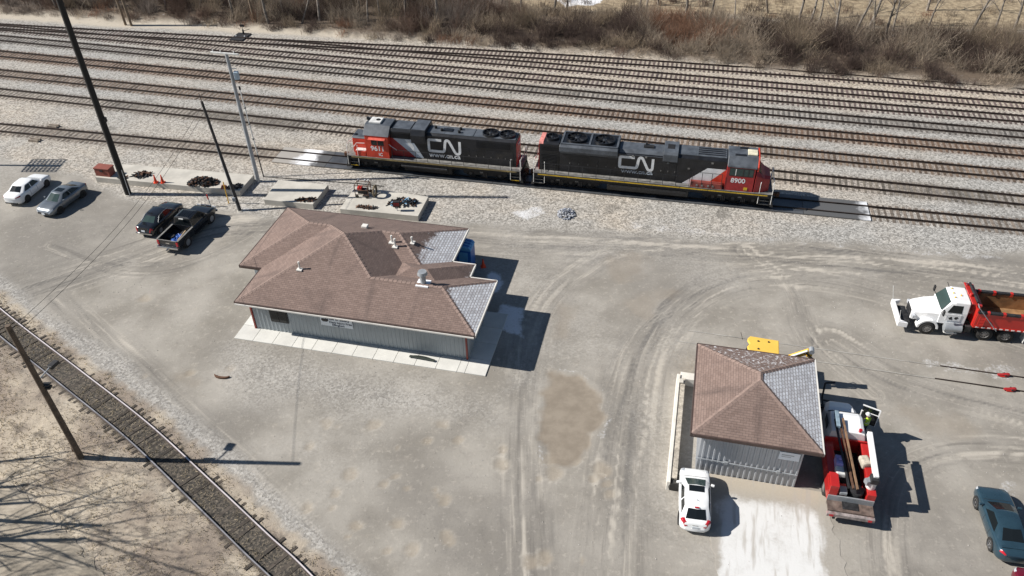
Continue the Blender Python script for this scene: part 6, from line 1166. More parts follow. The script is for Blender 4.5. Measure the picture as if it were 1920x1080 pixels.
# ================================================================== PERSON by the service truck
pp = TP(6.42, -1.42, .46)
def person(loc, h):
    J = dict(pel=(0, 0, .96), ch=(.02, 0, 1.28), nk=(.05, 0, 1.50), hd=(.09, 0, 1.64), ht=(.10, 0, 1.76), ls=(.03, .19, 1.42), le=(.10, .27, 1.14), lw=(.30, .22, 1.02), lh=(.40, .20, 1.02), rs=(.03, -.19, 1.42), re=(.06, -.28, 1.13), rw=(.24, -.26, .98), rh=(.33, -.24, .97), lp=(0, .10, .92), lk=(.03, .12, .50), la=(-.01, .12, .09), lt=(.17, .13, .05), rp_=(0, -.10, .92), rk=(.05, -.12, .50), ra=(.03, -.12, .09), rt=(.21, -.13, .05))
    RAD = dict(pel=.15, ch=.155, nk=.06, hd=.095, ht=.07, ls=.075, le=.05, lw=.035, lh=.035, rs=.075, re=.05, rw=.035, rh=.035, lp=.09, lk=.065, la=.045, lt=.04, rp_=.09, rk=.065, ra=.045, rt=.04)
    E = [('pel', 'ch'), ('ch', 'nk'), ('nk', 'hd'), ('hd', 'ht'), ('ch', 'ls'), ('ls', 'le'), ('le', 'lw'), ('lw', 'lh'), ('ch', 'rs'), ('rs', 're'), ('re', 'rw'), ('rw', 'rh'), ('pel', 'lp'), ('lp', 'lk'), ('lk', 'la'), ('la', 'lt'), ('pel', 'rp_'), ('rp_', 'rk'), ('rk', 'ra'), ('ra', 'rt')]
    ks = list(J); V = [Vector(J[k]) for k in ks]; RR = [RAD[k] for k in ks]; ED = [(ks.index(a), ks.index(b)) for a, b in E]
    for side, hn, base, sy in ((1, 'lh', .40, 1), (-1, 'rh', .33, -1)):                 # five fingers each
        hp = Vector(J[hn])
        for k, (dy, ln) in enumerate(((-.030, .065), (-.010, .078), (.010, .082), (.030, .07))):
            i0 = len(V); V += [hp + Vector((.035, dy, 0)), hp + Vector((.035 + ln * .5, dy * 1.1, -.012)), hp + Vector((.03 + ln, dy * 1.1, -.04))]; RR += [.010, .009, .008]; ED += [(ks.index(hn), i0), (i0, i0 + 1), (i0 + 1, i0 + 2)]
        i0 = len(V); V += [hp + Vector((.0, -sy * .04, -.01)), hp + Vector((.04, -sy * .06, -.02))]; RR += [.011, .009]; ED += [(ks.index(hn), i0), (i0, i0 + 1)]
    me = bpy.data.meshes.new('person'); me.from_pydata(V, ED, []); o = bpy.data.objects.new('person', me); COL.objects.link(o)
    sk = o.modifiers.new('skin', 'SKIN'); o.modifiers.new('sub', 'SUBSURF').levels = 2; o.modifiers['sub'].render_levels = 2
    for i, d in enumerate(me.skin_vertices[0].data): d.radius = (RR[i], RR[i]); d.use_root = (i == 0)
    bpy.context.view_layer.update(); dg = bpy.context.evaluated_depsgraph_get(); m2 = bpy.data.meshes.new_from_object(o.evaluated_get(dg)); o.modifiers.clear(); o.data = m2
    m2.materials.clear()
    for m_ in (mat('navy_work_trousers', (0.02, 0.028, 0.05), .9), mat('hi_vis_yellow', (0.42, 0.62, 0.03), .7, 0, .1, 4), mat('skin_tone', (0.45, 0.27, 0.19), .6), mat('work_boot', (0.05, 0.035, 0.025), .8), mat('grey_sleeve', (0.20, 0.21, 0.22), .9)): m2.materials.append(m_)
    for f in m2.polygons:
        c = f.center; f.use_smooth = True
        f.material_index = 3 if c.z < .13 else 0 if c.z < .97 and abs(c.y) < .2 and c.x < .2 else 2 if c.z > 1.5 or c.x > .285 else 4 if abs(c.y) > .21 else 1
    o.location = loc; o.rotation_euler[2] = h
    n = 16; ring = lambda r_, z, x=.10: [(x + r_ * math.cos(2 * math.pi * i / n), r_ * .92 * math.sin(2 * math.pi * i / n), z) for i in range(n)]
    MB().loft([ring(.165, 1.715), ring(.155, 1.725), ring(.128, 1.73), ring(.118, 1.80), ring(.07, 1.85), ring(.02, 1.865)]).obj('hard_hat', m_hand, o, True)
    for z in (1.12, 1.26): MB().loft([[(.01 + .158 * math.cos(2 * math.pi * i / n), .165 * math.sin(2 * math.pi * i / n), zz) for i in range(n)] for zz in (z, z + .05)], caps=False).obj('reflective_band', mat('silver_tape', (0.6, 0.62, 0.62), .3), o)
    f_ = MB().obox((.192, 0, 1.635), (.03, .03, .045)); f_.obj('nose', MATS['skin_tone'], o, bevel=.01)
    for sy in (-1, 1): MB().obox((.178, sy * .035, 1.665), (.015, .022, .012)).obj('eye', m_blkplastic, o); MB().obox((.09, sy * .095, 1.64), (.04, .02, .06)).obj('ear', MATS['skin_tone'], o, bevel=.008)
    MB().obox((.182, 0, 1.59), (.012, .045, .01)).obj('mouth', mat('lip', (0.3, 0.12, 0.1), .6), o)
    tag(o, 'person in yellow hi-vis vest and white hard hat at the open truck door', 'person')
person(pp, sh_ + R(35))

# ================================================================== POLES AND WIRES
def pole(name, label, cat, base, top_xy, h, r0, r1, m, group=None):
    t = thing(name, label, cat, (base[0], base[1], 0), 0, group); n = 12; d = Vector((top_xy[0] - base[0], top_xy[1] - base[1], h))
    mb = MB(); k = 8
    for i in range(k): mb.cyl(d * (i / k) - Vector((0, 0, .3 if i == 0 else 0)), d * ((i + 1) / k), lerp(r0, r1, i / k), lerp(r0, r1, (i + 1) / k), n)
    mb = MB().loft([[(d.x * i / k + lerp(r0, r1, i / k) * math.cos(a), d.y * i / k + lerp(r0, r1, i / k) * math.sin(a), d.z * i / k - (.3 if i == 0 else 0)) for a in [2 * math.pi * j / n for j in range(n)]] for i in range(k + 1)])
    mb.obj('shaft', m, t, True); return t, d
b = G(241, 364); big, d = pole('utility_pole', 'tall black pole behind the parked cars on the left', 'pole', b, b, 27, .29, .2, m_poleblack)
MB().obox((.28, -.05, 7.4), (.3, .22, .4)).obj('pole_box', m_dsteel, big, bevel=.03); MB().cyl((.22, -.24, .0), (.24, -.2, 2.6), .035, n=8).obj('conduit', m_hand, big)
MB().cyl((0, 0, -.1), (0, 0, .04), .38, n=16).obj('footing', m_conc, big)
b = G(484.5, 341); tip = G(424, 100, 11.9); lp, d = pole('light_pole', 'grey pole with white crossarm standing between two platforms', 'light pole', b, tip, 11.9, .19, .14, m_polegrey)
MB().obox(d + Vector((-.15, 0, .0)), (2.6, .16, .14), R(-14)).obj('crossarm', m_hand, lp, bevel=.02)
for x in (-1.2, -.5, .7): MB().cyl(d + Vector((x, -x * .25, .05)), d + Vector((x, -x * .25, .22)), .05, n=8).obj('insulator', m_hand, lp)
for z, sx in ((10.0, .42),): q = d * (z / 11.9); MB().obox(q + Vector((sx, 0, 0)), (.4, .35, .7)).obj('transformer', mat('pale_blue_box', (0.42, 0.52, 0.60), .5), lp, bevel=.05)
MB().obox(d * .89 + Vector((.28, 0, 0)), (.5, .06, .06)).obj('bracket', m_hand, lp)
b2 = G(494.5, 332); tm_, d2 = pole('antenna_mast', 'thin white topped mast just right of the crossarm pole', 'mast', b2, G(450, 168, 8.2), 8.2, .05, .05, m_hand)
MB().cyl((0, 0, 0), d2 * .27, .056, n=8).obj('lower_sleeve', m_dsteel, tm_); MB().cyl(d2, d2 + Vector((0, 0, .3)), .09, n=8).obj('mast_head', m_dsteel, tm_)
for k in (.45, .62, .8): MB().obox(d2 * k, (.16, .12, .08)).obj('mast_clamp', m_dsteel, tm_)
cbl = MB().tube([(b2.x, b2.y, .05), (b2.x + 4, b2.y - .7, .06), (b2.x + 9, b2.y - 1.6, .06), (b2.x + 11.5, b2.y - 2.2, .06)], .03, 6)
tag(cbl.obj('ground_cable', m_rubber, None), 'black cable lying on the gravel from the thin mast towards the platforms', 'cable')
b3 = G(450.5, 395); tp3 = G(378, 190, 9.6); lean, d3 = pole('utility_pole', 'slim leaning dark pole in front of the long platform', 'pole', b3, tp3, 9.6, .15, .11, mat('dark_weathered_pole', (0.055, 0.05, 0.047), .85, 0, .3, 2))
MB().obox(d3 * .12 + Vector((-.12, -.18, 0)), (.28, .18, .36)).obj('meter_box', m_polegrey, lean, bevel=.02); MB().cyl((-.1, -.17, 0), d3 * .62 + Vector((-.05, -.14, 0)), .025, n=6).obj('conduit', m_polegrey, lean); MB().cyl((0, 0, -.1), (0, 0, .03), .26, n=14).obj('footing', m_conc, lean)
MB().cyl(d3, d3 + Vector((-.05, 0, .7)), .03, n=6).obj('pole_spike', m_dsteel, lean)
b4 = G(153, 860); near, d4 = pole('utility_pole', 'weathered wooden pole in the dry grass at lower left', 'pole', b4, (b4.x - .25, b4.y), 10.6, .19, .14, m_wood)
MB().tube([d4 * .62, d4 * .62 + Vector((.3, .9, .15))], .04, 8).obj('lamp_arm', m_polegrey, near); MB().obox(d4 * .62 + Vector((.38, 1.15, .12)), (.35, .6, .22), -.3).obj('lamp_head', m_dsteel, near, bevel=.04)
q = d4 * .56; MB().obox(q + Vector((.22, .12, 0)), (.4, .3, .12)).obj('cable_bracket', m_dsteel, near); MB().obox(q + Vector((.22, .12, .22)), (.4, .3, .08)).obj('cable_bracket', m_dsteel, near)
MB().cyl((-.75, .55, .0), (-.05, .02, 2.0), .05, n=6).obj('brace', m_rust, near)
A_, B_ = Vector((b4.x, b4.y, 0)) + d4 * .97, Vector((b3.x, b3.y, 0)) + d3 * .97
for k, off in enumerate((0, .28)):
    pts = [A_.lerp(B_, i / 24) + Vector((off, 0, -off * .8 - 1.2 * math.sin(math.pi * i / 24))) for i in range(25)]
    tag(MB().tube(pts, .012, 5).obj('overhead_wire', m_rubber, None), ('upper', 'lower')[k] + ' of the two thin overhead wires crossing the car park', 'wire', 'overhead wires')
for u, v, h, lab in ((236, 47, 9, 'left of the two wooden poles standing close together beyond the tracks'), (247, 48.5, 9.5, 'right of the two wooden poles standing close together beyond the tracks'), (478, 42, 9, 'thin pale wooden pole at the brush edge above the switch stand')):
    b = G(u, v); pole('utility_pole', lab, 'pole', b, (b.x - .5, b.y), h, .17, .12, mat('pale_pole_wood', (0.22, 0.165, 0.115), .9, 0, .25, 2), 'far wooden poles')
b = G(429, 395 - 14); t = thing('marker_post', 'thin yellow marker post beside the leaning pole', 'post', (b.x, b.y, 0)); MB().cyl((0, 0, 0), (0, 0, 2.1), .05, n=8).obj('post', m_yel, t); MB().cyl((0, 0, 2.1), (0, 0, 2.2), .055, .02, n=8).obj('post_cap', m_yel, t)
b = G(396, 388); t = thing('marker_post', 'white marker post with red top behind the black pickup', 'post', (b.x, b.y, 0)); MB().cyl((0, 0, 0), (-.08, .05, .75), .06, n=8).obj('post', m_hand, t); MB().cyl((-.08, .05, .75), (-.13, .08, 1.2), .062, n=8).obj('post_top', m_redpaint, t)
# light rack out of frame on the left, whose lattice shadow falls on the gravel
rx, ry = -57.5, 69.7; t = thing('light_mast', 'mast with square lattice light rack left of the parked white sedan', 'mast', (rx, ry, 0)); MB().cyl((0, 0, 0), (0, 0, 11.2), .16, .12, n=10).obj('shaft', m_polegrey, t)
for i in range(9):
    z = 8.6 + i * .32; MB().box(-.04, .04, -1.25, 1.25, z - .05, z + .05).obj('rack_bar', m_polegrey, t)
for j in range(8):
    y = -1.2 + j * .343; MB().box(-.04, .04, y - .05, y + .05, 8.55, 11.2).obj('rack_bar', m_polegrey, t)

# ================================================================== THINGS ON THE PLATFORMS AND AROUND
q = G(213, 333, PH_); bx = thing('storage_box', 'closed red brown metal box at the left end of the long platform', 'box', (q.x - .95, q.y + .65, PH_), R(-13))
MB().box(-.75, .75, -.42, .42, 0, .72).obj('box_body', mat('red_brown_box', (0.23, 0.062, 0.042), .7, 0, .15, 2, (.12, .05, .04), .2), bx, bevel=.02); MB().box(-.79, .79, -.46, .46, .72, .84).obj('lid', MATS['red_brown_box'], bx, bevel=.02); MB().box(-.15, .15, -.49, -.44, .5, .66).obj('hasp', m_dsteel, bx)
for (u, v), lab in (((290.5, 345.5), 'left of the two orange traffic cones on the platform'), ((303.5, 345.5), 'right of the two orange traffic cones on the platform')):
    q = G(u, v, PH_) + Vector((0, .3, 0)); c = thing('traffic_cone', lab, 'traffic cone', q, .3, 'orange traffic cones'); m_cone = mat('cone_orange', (0.75, 0.07, 0.02), .5, 0, .1, 4)
    MB().box(-.2, .2, -.2, .2, 0, .05).obj('cone_base', m_cone, c); MB().cyl((0, 0, .05), (0, 0, .8), .15, .035, n=14).obj('cone_body', m_cone, c, True)
q = G(906, 500); c = thing('traffic_cone', 'single red cone in the shadow east of the office', 'traffic cone', (q.x, q.y, 0), .2, 'orange traffic cones'); MB().box(-.2, .2, -.2, .2, 0, .05).obj('cone_base', m_cone, c); MB().cyl((0, 0, .05), (0, 0, .75), .15, .035, n=14).obj('cone_body', m_cone, c, True)
def junk(name, label, cat, centre, rx_, ry_, hgt, n, mats, seed, long=.5, stuff=True, rz=0):
    rr = random.Random(seed); mb = MB()
    for i in range(n):
        a, r_ = rr.uniform(0, 6.28), math.sqrt(rr.random()); x, y = math.cos(a) * r_ * rx_, math.sin(a) * r_ * ry_; h = hgt * max(.05, 1 - r_ ** 1.5) * rr.random()
        mb.obox((x, y, h + .04), (rr.uniform(.4, 1) * long, rr.uniform(.05, .12), rr.uniform(.04, .1)), rr.uniform(0, 3.14), rr.uniform(-.5, .5), 0, mi=rr.randrange(len(mats)))
    o = mb.obj(name, mats, None, loc=centre, rz=rz); tag(o, label, cat); o['kind'] = 'stuff' if stuff else 'thing'
    if not stuff: del o['kind']
    return o
q = G(377, 351, PH_) + Vector((0, .75, 0)); junk('scrap_pile', 'heap of black and rusty track spikes on the long platform', 'scrap pile', q, 1.45, .8, .65, 330, [m_dsteel, m_dsteel, m_rust, m_black], 1, .34)
q = G(262, 334, PH_) + Vector((0, .55, 0)); junk('scrap_pile', 'low stack of dark steel plates beside the tall black pole', 'scrap pile', q, .9, .5, .3, 60, [m_dsteel, m_rust, m_black], 2, .8)
q = G(222, 333, PH_); junk('scrap_pile', 'few small rusty fittings just right of the red brown box', 'scrap pile', q + Vector((.5, 0, 0)), .5, .25, .15, 16, [m_dsteel, m_rust], 3, .5)
q = G(430, 358, PH_) + Vector((-.3, .65, 0)); junk('scrap_pile', 'small dark scrap at the right end of the long platform', 'scrap pile', q + Vector((.6, 0, 0)), .7, .4, .35, 40, [m_dsteel, m_black], 4, .6)
q = G(418, 357, PH_) + Vector((0, .4, 0)); tag(MB().prism([(-.3, 0), (.3, 0), (.22, .22), (-.15, .28)], 'y', -.2, .2).obj('rusty_block', mat('red_rust', (0.22, 0.08, 0.05), .85, 0, .2, 4), None, loc=q, rz=.3, bevel=.03), 'single red rust coloured block near the leaning pole', 'block')
q = G(575, 375, PH_); junk('scrap_pile', 'small rusty scrap heap on the bare middle platform', 'scrap pile', q, .85, .3, .22, 34, [m_rust, m_dsteel, m_rust], 5, .6)
q = G(687, 394 - 2, PH_); junk('scrap_pile', 'flat pile of brown rusty strips at the front platform edge', 'scrap pile', q + Vector((0, .25, 0)), .95, .16, .12, 40, [m_rust, m_rust, m_dsteel], 6, .55, rz=-.2)
q = G(756, 382, PH_); junk('scrap_pile', 'tangled black and blue machine parts on the right platform', 'scrap pile', q, 1.3, .6, .6, 90, [m_dsteel, m_black, m_rust, m_dsteel, mat('pale_blue_part', (0.25, 0.45, 0.65), .5)], 7, .75)
q = G(688, 366, PH_); cart = thing('machine_frame', 'open rusty machine frame with coiled hose on the right platform', 'machine', q, R(-10))
for x in (-.9, .3):
    for y in (-.4, .4): MB().cyl((x, y, 0), (x, y, 1.15), .035, n=6).obj('frame_post', m_rust, cart)
for y in (-.4, .4):
    for z in (.25, .7, 1.15): MB().cyl((-.9, y, z), (.3, y, z), .03, n=6).obj('frame_rail', m_rust, cart)
for x in (-.9, .3): MB().cyl((x, -.4, 1.15), (x, .4, 1.15), .03, n=6).obj('frame_rail', m_rust, cart)
MB().box(-.7, .15, -.3, .3, .25, .6).obj('engine_block', m_dsteel, cart, bevel=.04); MB().box(-.75, -.35, -.25, .25, .6, .85).obj('fuel_can', m_redpaint, cart, bevel=.04)
for k in range(6):
    r_ = .38 + .03 * k; MB().tube([(.72 + .05 * (k % 3), r_ * math.cos(a), .5 + r_ * math.sin(a)) for a in [2 * math.pi * j / 14 for j in range(15)]], .035, 6).obj('hose_loop', mat('tan_hose', (0.16, 0.13, 0.085), .8, 0, .3, 5), cart)
for x, y in ((-.8, .5), (-.2, .52), (.1, .5)): MB().cyl((x, y, 1.05), (x, y, 1.3), .09, n=8).obj('lamp', m_hand, cart)
for x in (-.7, .2):
    for sy in (-1, 1): MB().cyl((x, sy * .5, .14), (x, sy * .58, .14), .15, n=12).obj('cart_wheel', m_rubber, cart)
q = G(746, 405, 0); t = thing('post_lantern', 'small dark box on a thin post in front of the right platform', 'post', (q.x, q.y, 0)); MB().cyl((0, 0, 0), (0, 0, 1.0), .035, n=8).obj('post', m_polegrey, t); MB().box(-.3, .3, -.16, .16, 1.0, 1.5).obj('box', m_dsteel, t, bevel=.03); MB().box(-.24, .24, -.175, -.155, 1.1, 1.4).obj('face', m_red2, t)
q = G(873, 478, 1.2); pt = thing('portable_toilet', 'bright blue portable toilet behind the office roof', 'portable toilet', (q.x, q.y, 0), R(-13.6)); m_bl = mat('blue_plastic', (0.015, 0.12, 0.42), .45, 0, .1, 2); m_bl2 = mat('pale_blue_roof', (0.10, 0.33, 0.62), .5, 0, .1, 2)
MB().box(-.6, .6, -.6, .6, .12, 2.0).obj('cabin', m_bl, pt, bevel=.04); MB().box(-.62, .62, -.62, .62, 0, .12).obj('skid', m_blkplastic, pt); MB().box(-.35, .35, -.625, -.6, .2, 1.85).obj('door', m_bl2, pt)
MB().prism([(-.62, 2.0), (.62, 2.0), (.62, 2.12), (.45, 2.3), (0, 2.38), (-.45, 2.3), (-.62, 2.12)], 'y', -.62, .62).obj('roof', m_bl2, pt, bevel=.03)
for y in (-.35, 0, .35): MB().prism([(-.55, 2.2), (-.4, 2.36), (0, 2.43), (.4, 2.36), (.55, 2.2), (.4, 2.28), (0, 2.36), (-.4, 2.28)], 'y', y - .05, y + .05).obj('roof_rib', m_bl, pt)
q = G(1062, 402); junk('rubble_heap', 'small heap of grey blue crushed stone near the locomotives', 'rubble', (q.x, q.y, 0), .75, .9, .45, 190, [mat('slate_stone', (0.20, 0.22, 0.27), .9), mat('pale_stone', (0.42, 0.43, 0.45), .9)], 8, .22)
for u, v, lab in ((66, 264, 'wooden pallet block beside the locomotive track on the far left'), (101, 238, 'single loose timber just behind the locomotive track on the left')):
    q = G(u, v); o = MB().box(-.55, .55, -.3, .3, 0, .1).box(-.55, .55, -.28, -.08, .1, .22).box(-.55, .55, .05, .26, .1, .22).obj('timber_block', mat('grey_timber', (0.24, 0.20, 0.16), .9, 0, .3, 3), None, loc=(q.x, q.y, .0), rz=T_ANG); tag(o, lab, 'timber')

# ================================================================== BRUSH AND TREES
def tubes(segs, name, m, parent=None, sides=4, cols=None):
    """segs: arrays p0,p1 (n,3), r0,r1 (n)"""
    p0, p1, r0, r1 = segs; n = len(p0); d = p1 - p0; d /= np.linalg.norm(d, axis=1)[:, None] + 1e-9
    h = np.where(np.abs(d[:, 2:3]) > .9, np.array([[1., 0, 0]]), np.array([[0, 0, 1.]])); a = np.cross(d, h); a /= np.linalg.norm(a, axis=1)[:, None] + 1e-9; b = np.cross(d, a)
    ang = np.arange(sides) * 2 * np.pi / sides; off = a[:, None] * np.cos(ang)[None, :, None] + b[:, None] * np.sin(ang)[None, :, None]
    V = np.concatenate([p0[:, None] + off * r0[:, None, None], p1[:, None] + off * r1[:, None, None]], 1).reshape(-1, 3)
    i = np.arange(sides); j = (i + 1) % sides; q = np.stack([i, j, j + sides, i + sides], -1)[None] + (np.arange(n) * 2 * sides)[:, None, None]; q = q.reshape(-1, 4)
    me = bpy.data.meshes.new(name); me.vertices.add(len(V)); me.vertices.foreach_set('co', V.astype(np.float32).ravel()); me.loops.add(q.size); me.loops.foreach_set('vertex_index', q.ravel().astype(np.int32))
    me.polygons.add(len(q)); me.polygons.foreach_set('loop_start', np.arange(0, q.size, 4, dtype=np.int32)); me.polygons.foreach_set('loop_total', np.full(len(q), 4, np.int32)); me.update()
    if cols is not None:
        at = me.color_attributes.new('tint', 'FLOAT_COLOR', 'POINT'); at.data.foreach_set('color', np.repeat(np.concatenate([cols, np.ones((n, 1))], 1), 2 * sides, 0).astype(np.float32).ravel())
    me.materials.append(m); o = bpy.data.objects.new(name, me); COL.objects.link(o); o.parent = parent; return o
def grow(rr, h, r0, lean=.12, forks=5, depth=3, spread=.55):
    T, B = [], []
    def rec(p, d, L, r, lv):
        n = 5 if lv == 0 else 3
        for k in range(n):
            d = (d + Vector((rr.gauss(0, .10), rr.gauss(0, .10), rr.gauss(0, .03) + (.05 if lv else 0)))).normalized(); q = p + d * (L / n); r2 = r * (.84 if lv else .86)
            (T if lv == 0 else B).append((tuple(p), tuple(q), r, r2)); p, r = q, r2
            if lv < depth and (lv > 0 or k >= 1):
                for _ in range(rr.choice((1, 2)) if lv else rr.choice((1, 2, 2))):
                    a = rr.uniform(0, 6.28); sd_ = Vector((math.cos(a), math.sin(a), rr.uniform(.2, .9))); rec(p, (d * (1 - spread) + sd_ * spread).normalized(), L * rr.uniform(.32, .55), r * .5, lv + 1)
    rec(Vector((0, 0, -.3)), Vector((rr.uniform(-lean, lean), rr.uniform(-lean, lean), 1)).normalized(), h, r0, 0)
    f = lambda L: (np.array([s_[0] for s_ in L]), np.array([s_[1] for s_ in L]), np.array([s_[2] for s_ in L]), np.array([max(s_[3], .006) for s_ in L]))
    return f(T), f(B)
rt = random.Random(21); PROTO = []
m_twig = mat('grey_twigs', (0.27, 0.235, 0.20), .95, 0, .3, 2, rnd=.4)
for k in range(7):
    (T, B) = grow(rt, rt.uniform(7.5, 11), rt.uniform(.11, .2), .18 if k < 5 else .4); a = tubes(T, 'trunk', m_bark, None, 7); b = tubes(B, 'crown', m_twig, None, 3); PROTO.append((a.data, b.data)); bpy.data.objects.remove(a); bpy.data.objects.remove(b)
TREES = [(20, 14), (60, 10), (110, 20), (160, 18), (268, 20), (312, 24), (330, 18), (372, 22), (420, 14), (440, 36), (500, 26), (505, 48), (535, 34), (565, 48), (580, 22), (600, 44), (640, 16), (675, 30), (690, 46), (712, 36), (735, 26), (762, 44), (790, 20), (820, 48), (860, 22), (905, 26), (935, 24), (980, 34), (1040, 24), (1060, 26), (1195, 30), (1212, 12), (1235, 10), (1284, 36), (1330, 36), (1376, 50), (1440, 24), (1500, 54), (1520, 40), (1535, 42), (1560, 82), (1597, 78), (1630, 50), (1637, 66), (1660, 72), (1672, 64), (1735, 60), (1738, 20), (1810, 76), (1862, 66), (1900, 58)]
NT = ['leaning', 'slender', 'forked', 'grey', 'thin', 'crooked', 'twiggy']
for i, (u, v) in enumerate(TREES):
    q = G(u, v); k = 5 + i % 2 if 1550 < u < 1700 or u > 1790 else rt.randrange(5); td, bd = PROTO[k]; s_ = rt.uniform(.75, 1.15)
    side = 'left' if u < 640 else 'middle' if u < 1280 else 'right'; mates = [z for z in TREES if ('left' if z[0] < 640 else 'middle' if z[0] < 1280 else 'right') == side]; rank = sorted(mates).index((u, v)) + 1
    ordn = ['first', 'second', 'third', 'fourth', 'fifth', 'sixth', 'seventh', 'eighth', 'ninth', 'tenth', 'eleventh', 'twelfth', 'thirteenth', 'fourteenth', 'fifteenth', 'sixteenth', 'seventeenth', 'eighteenth', 'nineteenth', 'twentieth', 'twenty-first'][rank - 1]
    t = thing('bare_tree', 'leafless tree in the brush, %s from the left within the %s third of the photo' % (ordn, side), 'tree', (q.x, q.y, 0.2), rt.uniform(0, 6.28), 'leafless trees beyond the tracks'); t.scale = (s_, s_, s_)
    for nm, me in (('trunk', td), ('crown', bd)): o = bpy.data.objects.new(nm, me); COL.objects.link(o); o.parent = t
# trees outside the lower left corner; only their branch shadows reach the road and grass
for i, (x, y, s_) in enumerate(((-39.5, 28.4, 1.15), (-37.6, 25.2, 1.25), (-41.0, 31.0, 1.1), (-36.0, 22.9, 1.2), (-37.0, 27.0, 1.3), (-38.6, 26.0, 1.05), (-36.6, 24.2, 1.1), (-35.4, 25.6, 1.0), (-35.8, 28.6, .95), (-34.6, 23.4, 1.0), (-38.2, 29.6, 1.0), (-37.2, 23.9, 1.2))):
    t = thing('bare_tree', 'leafless roadside tree whose shadow streaks the lower left road, %s from the top' % ('fourth', 'eighth', 'first', 'twelfth', 'fifth', 'sixth', 'ninth', 'seventh', 'third', 'eleventh', 'second', 'tenth')[i], 'tree', (x, y, 0), 1.3 * i, 'roadside trees'); t.scale = (s_, s_, s_)
    for nm, me in zip(('trunk', 'crown'), PROTO[i % 5]): o = bpy.data.objects.new(nm, me); COL.objects.link(o); o.parent = t
# thicket of bare brush
rb = np.random.default_rng(5)
cand = np.stack([rb.uniform(-110, 105, 12000), rb.uniform(78, 150, 12000)], 1)
bi = np.clip(np.searchsorted(gx, cand[:, 0]), 0, nx - 1) + nx * np.clip(np.searchsorted(gy, cand[:, 1]), 0, ny - 1)
cand = cand[(brush[bi] > -.3) | ((field[bi] > .4) & (rb.uniform(0, 1, len(bi)) < .38))]; bd_ = brush[np.clip(np.searchsorted(gx, cand[:, 0]), 0, nx - 1) + nx * np.clip(np.searchsorted(gy, cand[:, 1]), 0, ny - 1)]
vis = np.array([in_view((c[0], c[1], 1.5), 6) for c in cand]); cand, bd_ = cand[vis], bd_[vis]; inb = np.where(bd_ > -.3)[0][:1850]; inf = np.where(bd_ <= -.3)[0][:380]; edg = np.where((bd_ > -.3) & (bd_ < 2.2))[0]; pick = np.unique(np.concatenate([inb, inf, edg]))[:2350]; cand, bd_ = cand[pick], bd_[pick]
P0, P1, R0, R1, CC = [], [], [], [], []
PAL = np.array([(0.26, 0.215, 0.18), (0.15, 0.10, 0.075), (0.29, 0.23, 0.165), (0.09, 0.062, 0.05), (0.36, 0.295, 0.225), (0.24, 0.135, 0.085)])
for (x, y), bd1 in zip(cand, bd_):
    k = int(rb.integers(36, 56)); hgt = min(.95 + max(bd1, 0) * .5, 3.6) * rb.uniform(.55, 1.15); base = np.stack([x + rb.normal(0, .45, k), y + rb.normal(0, .45, k), np.zeros(k)], 1)
    az = rb.uniform(0, 2 * np.pi, k); tilt = rb.uniform(.05, .8, k); L = hgt * rb.uniform(.5, 1.1, k); d = np.stack([np.cos(az) * np.sin(tilt), np.sin(az) * np.sin(tilt), np.cos(tilt)], 1)
    mid = base + d * (L * .5)[:, None]; d2_ = d + rb.normal(0, .28, (k, 3)); tipp = mid + d2_ * (L * .5)[:, None]; d3_ = d + rb.normal(0, .5, (k, 3)); tip2 = mid + d3_ * (L * .4)[:, None]
    r_ = rb.uniform(.011, .026, k); c = PAL[int((vnoise(np.array([x]), np.array([y]), 7, 3)[0] * 5.99))] * rb.uniform(.7, 1.25) * np.ones((k, 3)) * rb.uniform(.75, 1.25, (k, 1))
    for a, b, ra, rb_ in ((base, mid, r_, r_ * .75), (mid, tipp, r_ * .75, r_ * .4), (mid, tip2, r_ * .6, r_ * .35)): P0.append(a); P1.append(b); R0.append(ra); R1.append(rb_); CC.append(c)
m_br, nt, bs = nodes_of('brush_twigs'); at = N(nt, 'ShaderNodeAttribute', attribute_name='tint'); nt.links.new(at.outputs['Color'], bs.inputs['Base Color']); bs.inputs['Roughness'].default_value = .95
th = tubes((np.concatenate(P0), np.concatenate(P1), np.concatenate(R0), np.concatenate(R1)), 'brush_thicket', m_br, None, 3, np.concatenate(CC)); tag(th, 'tangled brown winter brush along the far side of the yard', 'brush'); th['kind'] = 'stuff'
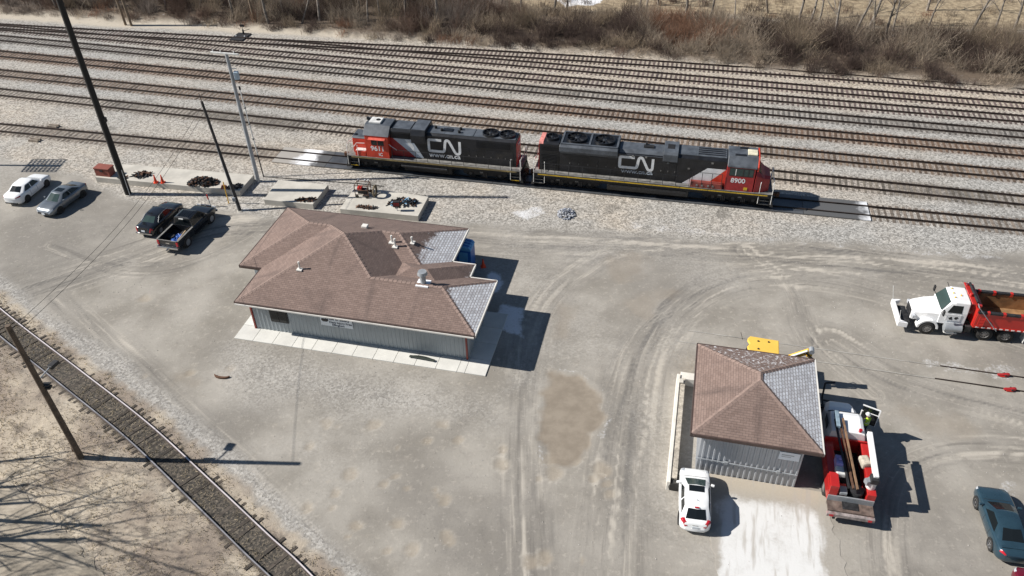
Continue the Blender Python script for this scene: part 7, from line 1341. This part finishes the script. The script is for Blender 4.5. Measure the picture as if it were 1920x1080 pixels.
# dead leaves and dry grass tufts on the near bank: blades
cg = np.stack([rb.uniform(-50, -8, 60000), rb.uniform(18, 52, 60000)], 1); gi = np.clip(np.searchsorted(gx, cg[:, 0]), 0, nx - 1) + nx * np.clip(np.searchsorted(gy, cg[:, 1]), 0, ny - 1)
pat = fbm(cg[:, 0], cg[:, 1], 3, 8); keep = (grass[gi] > .5) & (rb.uniform(0, 1, len(cg)) < .15 + .85 * ss(pat, .35, .6)); cg = cg[keep][:22000]; gz = Z[gi[keep]][:22000]; k = len(cg)
b0 = np.stack([cg[:, 0], cg[:, 1], gz - .02], 1); az = rb.uniform(0, 6.28, k); tl = rb.uniform(.4, 1.35, k); L = rb.uniform(.1, .3, k); b1 = b0 + np.stack([np.cos(az) * np.sin(tl), np.sin(az) * np.sin(tl), np.cos(tl)], 1) * L[:, None]
cc = np.array([(0.52, 0.43, 0.29)]) * rb.uniform(.35, 1.25, (k, 1)) * np.array([1, 1, 1])
gr = tubes((b0, b1, np.full(k, .016), np.full(k, .005)), 'dry_grass', m_br, None, 3, cc); tag(gr, 'short dry straw coloured grass on the lower left bank', 'grass'); gr['kind'] = 'stuff'

# loose stones on the lot
k = 6000; cs = np.stack([rb.uniform(-48, 44, k), rb.uniform(19, 66, k)], 1); ci = np.clip(np.searchsorted(gx, cs[:, 0]), 0, nx - 1) + nx * np.clip(np.searchsorted(gy, cs[:, 1]), 0, ny - 1)
keep = (lot[ci] > .5) & (mud[ci] < .3) & (rb.uniform(0, 1, k) < .12 + .9 * ss(fbm(cs[:, 0], cs[:, 1], 4, 88), .4, .65)); cs, ci = cs[keep], ci[keep]; k = len(cs)
b0 = np.stack([cs[:, 0], cs[:, 1], Z[ci] - .02], 1); r_ = rb.uniform(.012, .042, k); b1 = b0 + np.stack([rb.normal(0, .02, k), rb.normal(0, .02, k), r_ * 1.1 + .02], 1)
tone = rb.uniform(.20, .58, (k, 1)) * np.array([[1, .95, .88]]); stn = tubes((b0, b1, r_, r_ * .15), 'loose_stones', m_br, None, 5, tone); tag(stn, 'loose stones scattered over the dirt lot', 'stones'); stn['kind'] = 'stuff'
